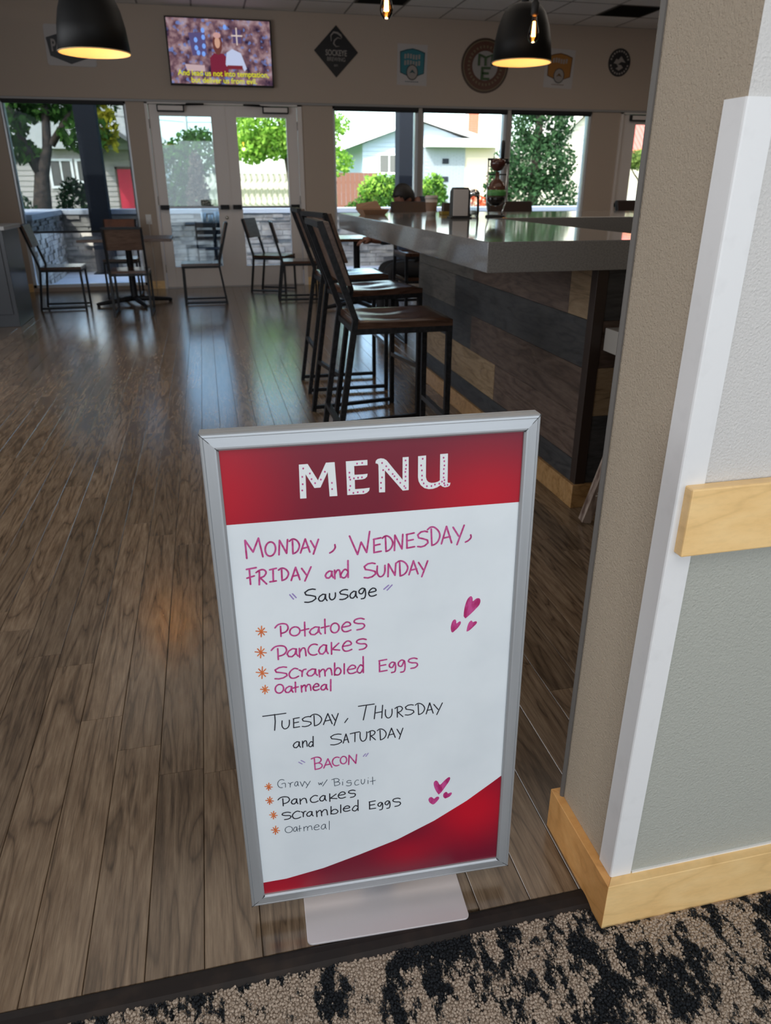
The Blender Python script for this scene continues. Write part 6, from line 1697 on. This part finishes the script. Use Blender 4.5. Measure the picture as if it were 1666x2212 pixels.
# ================================================================ OUTDOORS
def ground(x0, x1, y0, y1, z, name, m, label=None):
    b = B(); box(b, x0, x1, y0, y1, z - 0.1, z); o = S(fin(b, name, m))
    return o
ground(-60, 90, 13.75, 120, -0.05, 'ground', 'grass')
b = B(); box(b, -5.0, 12.0, YW + 0.16, 13.75, -0.13, -0.02); patio = S(fin(b, 'patio_floor', 'concrete'))
b = B()
for y in (12.4,): box(b, -2.1, 12.0, y - 0.004, y + 0.004, -0.025, -0.0195)
for x in (-1.0, 1.2, 3.4, 5.6): box(b, x - 0.004, x + 0.004, YW + 0.16, 13.2, -0.025, -0.0195)
fin(b, 'expansion_joint', 'edge_black', patio)
b = B(); box(b, -5.0, 12.0, 13.20, 13.50, -0.1, 0.84)
sw_ = tag(fin(b, 'patio_wall', 'stone'), 'low ledge-stone patio wall with pale cap across the view outside', 'garden wall')
b = B(); box(b, -2.50, -2.20, 10.9, 13.2, -0.1, 0.84)
sl_ = tag(fin(b, 'patio_wall', 'stone'), 'brightly lit stone patio wall running outwards at left window', 'garden wall')
b = B(); box(b, -5.05, 12.0, 13.15, 13.55, 0.84, 0.915); fin(b, 'wall_cap', 'cap', sw_, bev=0.008)
b = B(); box(b, -2.56, -2.15, 10.9, 13.15, 0.84, 0.915); fin(b, 'wall_cap', 'cap', sl_, bev=0.008)
def ledge(parent, along, a0, a1, face, sgn, name):
    """rows of uneven ledge stones standing proud of the wall face"""
    b = B(); z = -0.02
    r_ = random.Random(a0 * 7 + 3)
    while z < 0.83:
        hh = r_.choice((0.045, 0.06, 0.085)); a = a0
        while a < a1:
            ln = r_.uniform(0.10, 0.36); p = r_.uniform(0.006, 0.05); e = min(a + ln, a1)
            if along == 'x': box(b, a + 0.003, e - 0.003, face - p if sgn < 0 else face, face if sgn < 0 else face + p, z + 0.003, min(z + hh, 0.838) - 0.003)
            else: box(b, face, face + p, a + 0.003, e - 0.003, z + 0.003, min(z + hh, 0.838) - 0.003)
            a += ln
        z += hh
    o = fin(b, name, 'stone', parent); o['kind'] = 'stuff'
ledge(sw_, 'x', -2.5, 8.0, 13.20, -1, 'ledge_stones')
ledge(sl_, 'y', 10.9, 13.2, -2.20, 1, 'ledge_stones')
def column(x, y, label):
    t = thing('steel_column', label, 'column', (x, y, -0.02))
    b = B(); box(b, -0.15, 0.15, -0.15, 0.15, 0.012, 3.5); fin(b, 'shaft', 'steel_col', t, bev=0.006)
    b = B(); box(b, -0.20, 0.20, -0.20, 0.20, 0.0, 0.012); fin(b, 'base_plate', 'steel_col', t)
column(-1.56, 12.95, 'dark steel patio column seen through the left window')
column(3.33, 12.95, 'dark steel patio column seen behind the bar, beside the pale mullion')
t = thing('patio_beam', 'dark beam carried by the patio columns', 'beam', (0, 12.95, 3.48))
b = B(); box(b, -5, 12, -0.12, 0.12, 0.0, 0.3); fin(b, 'beam_body', 'steel_col', t)

# patio table with glasses and slatted chair seen through the left door leaf
t = thing('patio_table', 'dark patio table with tumblers outside the left door leaf', 'table', (0.14, 12.15, -0.02))
b = B(); box(b, -0.42, 0.42, -0.35, 0.35, 0.735, 0.76); fin(b, 'tabletop', 'steel_col', t, bev=0.004)
b = B(); lathe(b, [(0, 0.03), (0.03, 0.03), (0.03, 0.73), (0, 0.73)], 12); fin(b, 'pedestal', 'steel_col', t)
for k in range(4):
    a = R(45 + 90 * k); b = B(); tube(b, [(0, 0, 0.30), (0.12 * math.cos(a), 0.12 * math.sin(a), 0.10), (0.36 * math.cos(a), 0.36 * math.sin(a), 0.015)], 0.015, 8); fin(b, 'leg', 'steel_col', t)
tb = None
for k, (x, y, hh) in enumerate(((0.00, 12.05, 0.15), (0.10, 12.10, 0.12), (0.19, 12.04, 0.16), (0.34, 12.10, 0.14))):
    b = B(); lathe(b, [(0, 0), (0.030, 0), (0.038, hh), (0.036, hh), (0.028, 0.01), (0, 0.01)], 16)
    o = fin(b, 'tumbler', mat('tumbler_glass', (0.75, 0.82, 0.88), 0.15) if k == 0 else bpy.data.materials['tumbler_glass'], None, (x, y, 0.7402))
    tag(o, ('clear tumbler leftmost on the patio table', 'short tumbler second on the patio table', 'tallest tumbler on the patio table', 'tumbler rightmost on the patio table, by the door stile')[k], 'glass', 'tumblers on the patio table')
t = thing('patio_chair', 'slatted grey patio chair outside the left door leaf', 'chair', (0.10, 11.50, -0.02))
for s in (-1, 1):
    b = B(); tube(b, [(s * 0.22, -0.22, 0), (s * 0.22, -0.20, 0.42), (s * 0.22, -0.28, 0.82)], 0.012, 8); fin(b, 'rear_leg', 'steel_col', t)
    b = B(); tube(b, [(s * 0.22, 0.22, 0), (s * 0.22, 0.20, 0.42), (s * 0.22, -0.20, 0.43)], 0.012, 8); fin(b, 'front_leg', 'steel_col', t)
for k in range(3):
    b = B(); box(b, -0.22, 0.22, -0.235 - k * 0.018, -0.220 - k * 0.018, 0.56 + k * 0.09, 0.62 + k * 0.09); fin(b, 'back_slat', 'steel_col', t, bev=0.003)
for k in range(5):
    b = B(); box(b, -0.22, 0.22, -0.19 + k * 0.085, -0.12 + k * 0.085, 0.435, 0.45); fin(b, 'seat_slat', 'steel_col', t, bev=0.003)

# ---- vegetation
LV = {
 'green': leafy('leaf_green', (0.030, 0.085, 0.018), (0.10, 0.22, 0.045)),
 'bright': leafy('leaf_bright', (0.16, 0.36, 0.04), (0.42, 0.62, 0.12), 0.55),
 'dark': leafy('leaf_dark', (0.02, 0.045, 0.022), (0.055, 0.10, 0.05), 0.25),
 'conifer': leafy('leaf_conifer', (0.014, 0.040, 0.018), (0.05, 0.10, 0.042), 0.25),
 'olive': leafy('leaf_olive', (0.09, 0.15, 0.04), (0.22, 0.28, 0.07), 0.4),
 'yellow': leafy('leaf_yellow', (0.40, 0.38, 0.03), (0.55, 0.50, 0.06), 0.5),
 'brown': leafy('leaf_brown', (0.07, 0.055, 0.045), (0.11, 0.085, 0.065), 0.2),
 'red': leafy('leaf_red', (0.5, 0.07, 0.03), (0.75, 0.18, 0.08), 0.4)}
bark = mat('bark', (0.07, 0.05, 0.038), 0.9, noise=(12, (0.03, 0.022, 0.018), 0.4, 0.6), bump=(30, 0.8, 0.02))
def leaves(blobs, n, size, seed, flat=0.0):
    """blobs: (cx,cy,cz,rx,ry,rz,weight)"""
    rs = np.random.RandomState(seed)
    w_ = np.array([q[6] for q in blobs]); w_ = w_ / w_.sum()
    idx = rs.choice(len(blobs), n, p=w_)
    Bl = np.array(blobs)[idx]
    d = rs.normal(size=(n, 3)); d /= np.linalg.norm(d, axis=1)[:, None]
    rad = rs.uniform(0.35, 1.0, n) ** 0.6
    c = Bl[:, :3] + d * Bl[:, 3:6] * rad[:, None]
    a = rs.normal(size=(n, 3)); a /= np.linalg.norm(a, axis=1)[:, None]
    a[:, 2] *= (1 - flat)
    t_ = rs.normal(size=(n, 3)); u = np.cross(a, t_); u /= np.linalg.norm(u, axis=1)[:, None]; v = np.cross(a, u)
    s = size * rs.uniform(0.6, 1.3, n)[:, None]
    V = np.stack([c - u * s, c + v * s * 0.55, c + u * s, c - v * s * 0.55], axis=1)
    me = bpy.data.meshes.new('leaves')
    me.vertices.add(n * 4); me.vertices.foreach_set('co', V.reshape(-1))
    me.loops.add(n * 4); me.loops.foreach_set('vertex_index', np.arange(n * 4, dtype=np.int32))
    me.polygons.add(n); me.polygons.foreach_set('loop_start', np.arange(0, n * 4, 4, dtype=np.int32))
    me.update(calc_edges=True)
    return me
def plant(name, label, cat, x, y, blobs, n, size, kind, seed, trunk=None, flat=0.0, z=-0.05, extra=None):
    t = thing(name, label, cat, (x, y, z))
    o = link('foliage', leaves(blobs, n, size, seed, flat), LV[kind], t); o['kind'] = 'stuff'
    if extra:
        o = link('lit_foliage' if extra[0] != 'yellow' else 'yellow_leaves', leaves(extra[1], extra[2], size, seed + 5, flat), LV[extra[0]], t); o['kind'] = 'stuff'
    if trunk:
        for k, (pts, rr_) in enumerate(trunk):
            b = B(); tube(b, pts, rr_, 10); fin(b, 'trunk' if k == 0 else 'branch', bark, t)
    return t
# left window: spreading old tree
plant('old_tree', 'spreading old tree with forked trunk seen through the left window', 'tree', -2.95, 16.3,
      [(-0.7, 0, 2.5, 0.8, 0.7, 0.55, 3), (0.3, 0.3, 2.75, 0.8, 0.6, 0.4, 3), (0.9, 0, 2.2, 0.5, 0.5, 0.35, 1.2), (-0.9, 0, 1.7, 0.5, 0.5, 0.4, 1.5), (0.2, 0, 3.4, 1.6, 0.8, 0.5, 3), (1.2, 0.3, 2.9, 0.5, 0.4, 0.5, 1), (-0.2, 0, 1.85, 0.35, 0.3, 0.2, 0.6)], 3600, 0.085, 'green', 11,
      [([(-0.10, 0, 0), (-0.06, 0, 0.8), (0.05, 0, 1.5), (0.22, 0, 1.95), (0.30, 0, 2.6), (0.42, 0, 3.6)], [0.24, 0.18, 0.13, 0.085, 0.07, 0.06]),
       ([(0.05, 0, 1.5), (-0.18, 0, 2.0), (-0.25, 0, 2.5), (-0.5, 0, 3.0)], [0.12, 0.08, 0.06, 0.04]),
       ([(0.3, 0, 2.0), (0.7, 0, 2.5), (1.0, 0, 2.7)], [0.07, 0.05, 0.03])],
      extra=('yellow', [(1.35, 0, 2.3, 0.18, 0.1, 0.45, 1)], 110))
plant('round_shrub', 'dark rounded shrub under the window of the left house', 'shrub', -2.50, 17.0, [(0, 0, 0.85, 0.36, 0.4, 0.62, 1)], 1300, 0.05, 'dark', 12)
plant('low_hedge', 'shaded low hedge beneath the old tree at left', 'hedge', -3.6, 15.6, [(0, 0, 0.7, 0.75, 0.4, 0.55, 1)], 1500, 0.05, 'dark', 13)
# door leaves
plant('leafy_bush', 'bright green bushes seen through the left door leaf', 'bush', -0.55, 18.2,
      [(0, 0, 1.5, 0.55, 0.5, 0.75, 3), (0.6, 0.4, 2.0, 0.6, 0.5, 0.5, 2), (-0.1, 0, 0.8, 0.6, 0.5, 0.5, 1)], 3600, 0.06, 'green', 14,
      [([(0, 0, 0), (0.1, 0, 1.0), (0.3, 0, 1.9)], [0.05, 0.04, 0.02])])
plant('dark_cypress', 'dark brown pointed cypress in the left door leaf', 'shrub', -0.06, 16.4,
      [(0, 0, 1.05, 0.26, 0.26, 0.45, 3), (0.0, 0, 1.5, 0.16, 0.16, 0.45, 2), (0.02, 0, 0.8, 0.36, 0.3, 0.3, 2)], 2600, 0.035, 'brown', 15,
      [([(0, 0, 0), (0, 0, 1.7)], [0.05, 0.02])])
plant('bright_tree', 'sunlit bright green tree filling the right door leaf', 'tree', 1.70, 19.0,
      [(-0.1, 0, 3.0, 1.05, 0.8, 1.0, 4), (0.6, 0, 2.1, 0.35, 0.4, 0.4, 1), (-0.5, 0, 2.1, 0.4, 0.4, 0.35, 1), (0.1, 0, 2.2, 0.5, 0.4, 0.35, 1)], 7000, 0.065, 'bright', 16,
      [([(0.38, 0, 0), (0.36, 0, 1.4), (0.2, 0, 2.6), (0, 0, 3.6)], [0.06, 0.05, 0.04, 0.02])])
plant('young_tree', 'light green tree at the left edge of the window beside the doors', 'tree', 2.75, 16.6,
      [(-0.2, 0, 2.3, 0.35, 0.4, 0.8, 3), (0.0, 0, 1.75, 0.4, 0.35, 0.28, 2), (0.15, 0, 2.45, 0.2, 0.2, 0.2, .6)], 1500, 0.05, 'bright', 17,
      [([(-0.25, 0, 0), (-0.22, 0, 1.4), (-0.2, 0, 2.6)], [0.045, 0.04, 0.02])])
plant('flowering_hedge', 'leafy hedge with pale blossoms in front of the blue house window', 'hedge', 3.62, 16.0,
      [(0, 0, 0.95, 0.52, 0.4, 0.55, 3), (0.35, 0, 1.2, 0.25, 0.3, 0.35, 1.5), (-0.45, 0, 0.75, 0.4, 0.3, 0.35, 1)], 4200, 0.042, 'green', 18,
      extra=('bright', [(0, 0, 1.2, 0.55, 0.35, 0.35, 1)], 1200))
plant('round_bush', 'round leafy bush in front of the grey brick, right of the column', 'bush', 4.72, 16.0,
      [(0, 0, 1.0, 0.30, 0.3, 0.52, 2), (0, 0, 0.4, 0.3, 0.3, 0.4, 1)], 2200, 0.042, 'green', 19, [([(0, 0, 0), (0.02, 0, 0.9)], [0.03, 0.015])], extra=('bright', [(0, 0, 1.25, 0.28, 0.25, 0.3, 1)], 500))
plant('red_flowers', 'red flowering plant left of the conifer', 'plant', 5.72, 16.2, [(0, 0, 0.95, 0.22, 0.2, 0.2, 2), (0, 0, 0.45, 0.2, 0.2, 0.4, 1)], 500, 0.04, 'red', 20, [([(0, 0, 0), (0.02, 0, 0.9)], [0.02, 0.01])])
plant('conifer_tree', 'tall dark conifer filling the window right of the bar', 'tree', 9.35, 21.6,
      [(0.1, 0, 0.9, 1.45, 0.9, 0.9, 4), (0, 0, 1.9, 1.25, 0.9, 0.8, 4), (0.15, 0, 2.9, 0.95, 0.7, 0.8, 3), (0.1, 0, 3.9, 0.8, 0.6, 0.8, 2.2), (-0.2, 0, 4.8, 0.6, 0.5, 0.8, 1.5), (-1.1, 0, 1.2, 0.4, 0.3, 0.8, 1)], 15000, 0.06, 'conifer', 21,
      [([(0, 0, 0), (0.05, 0, 2.5), (0, 0, 5.2)], [0.17, 0.12, 0.04])])
plant('flat_topped_tree', 'small flat topped tree seen through the far right door', 'tree', 11.9, 20.0,
      [(0.1, 0, 1.95, 0.85, 0.5, 0.28, 1)], 2600, 0.05, 'olive', 22,
      [([(0.25, 0, 0), (0.2, 0, 1.1), (0.1, 0, 1.8)], [0.05, 0.04, 0.02]), ([(0.2, 0, 1.1), (-0.3, 0, 1.6), (-0.5, 0, 1.85)], [0.03, 0.02, 0.012]), ([(0.2, 0, 1.2), (0.6, 0, 1.7)], [0.03, 0.015])])

# ---- houses
def house(name, label, x, y): return thing(name, label, 'house', (x, y, -0.05))
def siding(t, poly_fn, z0, z1, step, mname, par=None):
    """lap boards as separate pieces; poly_fn(z) -> (x0, x1) in local coords"""
    z = z0
    while z < z1 - 0.01:
        zt = min(z + step, z1)
        a, c = poly_fn(z), poly_fn(zt)
        b = B()
        vs = [(a[0], -0.045, z), (a[1], -0.045, z), (c[1], -0.012, zt), (c[0], -0.012, zt)]
        lo = [b.verts.new(v) for v in vs]; hi = [b.verts.new((v[0], 0.0, v[2])) for v in vs]
        b.faces.new(lo)
        for i in range(4): b.faces.new((lo[i], lo[(i + 1) % 4], hi[(i + 1) % 4], hi[i]))
        fin(b, 'siding_board', mname, t)
        z = zt
blue = mat('blue_siding', (0.33, 0.39, 0.46), 0.7); white = mat('trim_white', (0.85, 0.85, 0.83), 0.6)
t = house('bungalow', 'pale blue sided house with white gable and brick chimney', 13.0, 48.0)
b = B(); prism(b, [(-3.35, 0), (4.6, 0), (4.6, 3.45), (0.1, 4.85), (-3.35, 3.6)], 0.0, 9.0, 'y'); fin(b, 'walls', blue, t)
def gx(z): 
    if z <= 3.6: return (-3.35, 0.35)
    return (-3.35 + (z - 3.6) / 1.25 * 3.4, min(0.35 + (z - 3.6) * 3.3, 4.3 - (z - 3.6) * 3.4) if z > 3.9 else 0.35)
siding(t, gx, 0.1, 4.8, 0.24, blue)
b = B()
prism(b, [(-4.9, 3.25), (-4.9, 3.42), (0.1, 5.12), (5.0, 3.75), (5.0, 3.55), (0.1, 4.92)], -0.6, 9.2, 'y')
fin(b, 'roof', mat('roof_pale', (0.62, 0.60, 0.58), 0.8), t)
b = B(); prism(b, [(-4.95, 3.15), (-4.95, 3.40), (0.1, 5.10), (5.05, 3.78), (5.05, 3.5), (0.1, 4.84)], -0.66, -0.60, 'y'); fin(b, 'rake_board', white, t)
b = B(); box(b, 0.4, 4.9, -1.2, 0.2, 3.45, 3.90); fin(b, 'porch_fascia', white, t)
b = B(); box(b, 0.45, 3.0, -0.35, 0.0, 0, 3.45); br = fin(b, 'brick_wall', mat('grey_brick', (0.25, 0.275, 0.31), 0.9), t)
b = B()
for r_ in range(34):
    x = 0.45 + (0.2 if r_ % 2 else 0)
    while x < 2.98:
        box(b, x + 0.01, min(x + 0.39, 3.0), -0.37, -0.35, 0.05 + r_ * 0.10, 0.14 + r_ * 0.10); x += 0.4
o = fin(b, 'brick_courses', bpy.data.materials['grey_brick'], br); o['kind'] = 'stuff'
for z in (2.55, 1.55):
    b = B(); box(b, 1.55, 1.95, -0.42, -0.36, z, z + 0.28); fin(b, 'wall_lamp', 'steel_col', t)
b = B(); box(b, 3.0, 5.0, -0.30, 0.0, 0, 3.45); fin(b, 'garage_wall', mat('cream_wall', (0.50, 0.43, 0.34), 0.8), t)
b = B(); box(b, 3.12, 4.9, -0.34, -0.30, 0.0, 2.9); fin(b, 'garage_door', mat('garage_cream', (0.60, 0.50, 0.38), 0.7), t)
def win(t, x0, x1, z0, z1, y=-0.05, glass=None, mull=1):
    b = B(); w_ = 0.09
    box(b, x0 - w_, x1 + w_, y - 0.05, y, z0 - w_, z0); box(b, x0 - w_, x1 + w_, y - 0.05, y, z1, z1 + w_); box(b, x0 - w_, x0, y - 0.05, y, z0, z1); box(b, x1, x1 + w_, y - 0.05, y, z0, z1)
    for k in range(mull):
        xm = x0 + (x1 - x0) * (k + 1) / (mull + 1); box(b, xm - 0.03, xm + 0.03, y - 0.04, y, z0, z1)
    f = fin(b, 'window', white, t)
    b = B(); box(b, x0, x1, y - 0.02, y - 0.005, z0, z1); fin(b, 'pane', glass or mat('pane_dark', (0.10, 0.10, 0.10), 0.15) if 'pane_dark' not in bpy.data.materials else glass or bpy.data.materials['pane_dark'], f)
win(t, -2.3, -1.15, 2.05, 3.0)
# chimney with bricks
chm = mat('chimney_mortar', (0.5, 0.42, 0.38), 0.9); redb = mat('red_brick', (0.45, 0.13, 0.07), 0.85, noise=(6, (0.35, 0.09, 0.05), 0.4, 0.7))
b = B(); box(b, 3.42, 4.10, 0.52, 1.2, 3.6, 6.2); cm_ = fin(b, 'chimney', chm, t)
bm_ = None
for r_ in range(20):
    for k in range(3):
        x = 3.42 + k * 0.227
        if bm_ is None:
            b = B(); box(b, 0.008, 0.219, -0.02, 0, 0.006, 0.118); o = fin(b, 'brick', redb, cm_, (x, 0.52, 3.75 + r_ * 0.124)); bm_ = o.data
        else: link('brick', bm_, None, cm_, (x + (0.0 if r_ % 2 == 0 else 0.0), 0.52, 3.75 + r_ * 0.124))
# left house
cream = mat('left_siding', (0.42, 0.38, 0.35), 0.8)
t = house('cottage', 'cream sided cottage with red door, behind the old tree', -4.6, 36.0)
b = B(); box(b, -6, 3.2, 0, 6, 0, 2.75); fin(b, 'walls', cream, t)
siding(t, lambda z: (-6.0, 3.2), 0.1, 2.7, 0.2, cream)
b = B(); prism(b, [(-6.4, 2.7), (3.6, 2.7), (3.6, 2.85), (1.2, 4.9), (-4.5, 4.9), (-6.4, 2.85)], -0.5, 3.0, 'y'); fin(b, 'roof', mat('roof_grey', (0.48, 0.48, 0.47), 0.9), t)
b = B(); prism(b, [(0.45, 2.55), (1.6, 3.30), (2.75, 2.55), (2.75, 2.40), (1.6, 3.12), (0.45, 2.40)], -1.5, 0.0, 'y'); fin(b, 'porch_roof', mat('porch_dark', (0.12, 0.12, 0.12), 0.8), t)
for x in (0.65, 2.55):
    b = B(); box(b, x - 0.07, x + 0.07, -1.4, -1.26, 0, 2.5); fin(b, 'porch_post', white, t)
win(t, -1.40, -0.62, 1.30, 2.25)
win(t, -0.35, 0.30, 1.50, 2.25, mull=0)
b = B(); box(b, 1.20, 1.75, -0.06, -0.01, 0.25, 1.95); dr = fin(b, 'red_door', mat('red_door', (0.62, 0.03, 0.06), 0.5), t)
b = B(); box(b, 1.12, 1.20, -0.07, 0.0, 0.2, 2.05); box(b, 1.75, 1.83, -0.07, 0.0, 0.2, 2.05); box(b, 1.12, 1.83, -0.07, 0.0, 1.95, 2.05); fin(b, 'door_frame', mat('frame_brown', (0.14, 0.09, 0.07), 0.7), dr)
# pale fence behind the bright tree, dappled leaf shade put into its colour
t = thing('garden_fence', 'pale board fence with leaf shade in its colour behind the bright tree', 'fence', (1.5, 23.0, -0.05))
b = B(); box(b, -1.6, 1.3, 0.02, 0.06, 0.3, 0.4); box(b, -1.6, 1.3, 0.02, 0.06, 1.2, 1.3); fin(b, 'rail', mat('fence_dappled', (0.46, 0.42, 0.35), 0.9, noise=(3, (0.14, 0.15, 0.10), 0.48, 0.56)), t)
fm = None
for k in range(18):
    if fm is None:
        b = B(); box(b, 0, 0.155, 0, 0.02, 0, 1.62); o = fin(b, 'fence_board', bpy.data.materials['fence_dappled'], t, (-1.6 + k * 0.162, 0, 0)); fm = o.data
    else: link('fence_board', fm, None, t, (-1.6 + k * 0.162, 0, 0))
t = thing('brown_fence', 'reddish brown board fence left of the blue house', 'fence', (6.6, 36.0, -0.05))
b = B(); box(b, -1.2, 1.3, 0.02, 0.08, 0.4, 0.5); box(b, -1.2, 1.3, 0.02, 0.08, 1.4, 1.5); fin(b, 'rail', mat('fence_brown', (0.14, 0.055, 0.035), 0.8), t)
fm = None
for k in range(12):
    if fm is None:
        b = B(); box(b, 0, 0.20, 0, 0.02, 0, 1.85); o = fin(b, 'fence_board', bpy.data.materials['fence_brown'], t, (-1.2 + k * 0.21, 0, 0)); fm = o.data
    else: link('fence_board', fm, None, t, (-1.2 + k * 0.21, 0, 0))
# cream gable house and red-roofed house
t = house('gabled_house', 'cream gabled house right of the conifer', 22.0, 44.0)
b = B(); prism(b, [(-2.2, 0), (2.2, 0), (2.2, 3.2), (0, 5.0), (-2.2, 3.2)], 0, 6, 'y'); fin(b, 'walls', mat('gable_cream', (0.50, 0.45, 0.38), 0.8), t)
siding(t, lambda z: (-2.2, 2.2) if z < 3.2 else (-2.2 + (z - 3.2) * 1.22, 2.2 - (z - 3.2) * 1.22), 0.1, 4.9, 0.26, bpy.data.materials['gable_cream'])
b = B(); prism(b, [(-2.6, 2.95), (0, 5.25), (2.6, 2.95), (2.6, 3.15), (0, 5.45), (-2.6, 3.15)], -0.4, 6.2, 'y'); fin(b, 'roof', mat('gable_roof', (0.60, 0.55, 0.48), 0.8), t)
win(t, 0.05, 0.45, 2.1, 3.0, mull=0, glass=mat('pane_blue', (0.14, 0.2, 0.27), 0.2))
t = house('red_roofed_house', 'cream building with red ribbed metal roof at far right', 28.0, 51.0)
b = B(); box(b, -2.6, 4.5, 0, 5, 0, 3.6); fin(b, 'walls', mat('stucco_cream', (0.48, 0.43, 0.32), 0.85), t)
b = B(); v = [(-2.9, -0.5, 3.5), (4.9, -0.5, 3.5), (4.9, 2.6, 6.0), (-2.9, 2.6, 6.0)]; lo = [b.verts.new(q_) for q_ in v]; hi = [b.verts.new((q_[0], q_[1], q_[2] - 0.12)) for q_ in v]
b.faces.new(lo); b.faces.new(hi[::-1])
for i in range(4): b.faces.new((lo[i], lo[(i + 1) % 4], hi[(i + 1) % 4], hi[i]))
redm = mat('red_metal_roof', (0.62, 0.13, 0.10), 0.45)
rf = fin(b, 'metal_roof', redm, t)
rb = None
for k in range(24):
    x = -2.85 + k * 0.33
    if rb is None:
        b = B(); tube(b, [(0, -0.5, 3.54), (0, 2.6, 6.04)], 0.035, square=True); o = fin(b, 'roof_rib', redm, rf, (x, 0, 0)); rb = o.data
    else: link('roof_rib', rb, None, rf, (x, 0, 0))
b = B(); box(b, -2.75, 3.6, -0.05, 0.0, 0.0, 0.75); fin(b, 'stone_plinth', 'stone', t)
# utility pole
t = thing('utility_pole', 'thin utility pole with wires above the bushes in the left door', 'pole', (-0.25, 24.0, -0.05))
b = B(); tube(b, [(0, 0, 0), (0, 0, 7)], 0.05, 8); fin(b, 'shaft', mat('pole_pale', (0.6, 0.58, 0.55), 0.8), t)
for k, z in enumerate((2.95, 3.35)):
    b = B(); tube(b, [(-8, 0.1, z + 0.75), (-4, 0.1, z + 0.25), (0, 0.1, z), (6, 0.1, z + 0.05)], 0.008, 6); fin(b, 'wire', 'black', t)
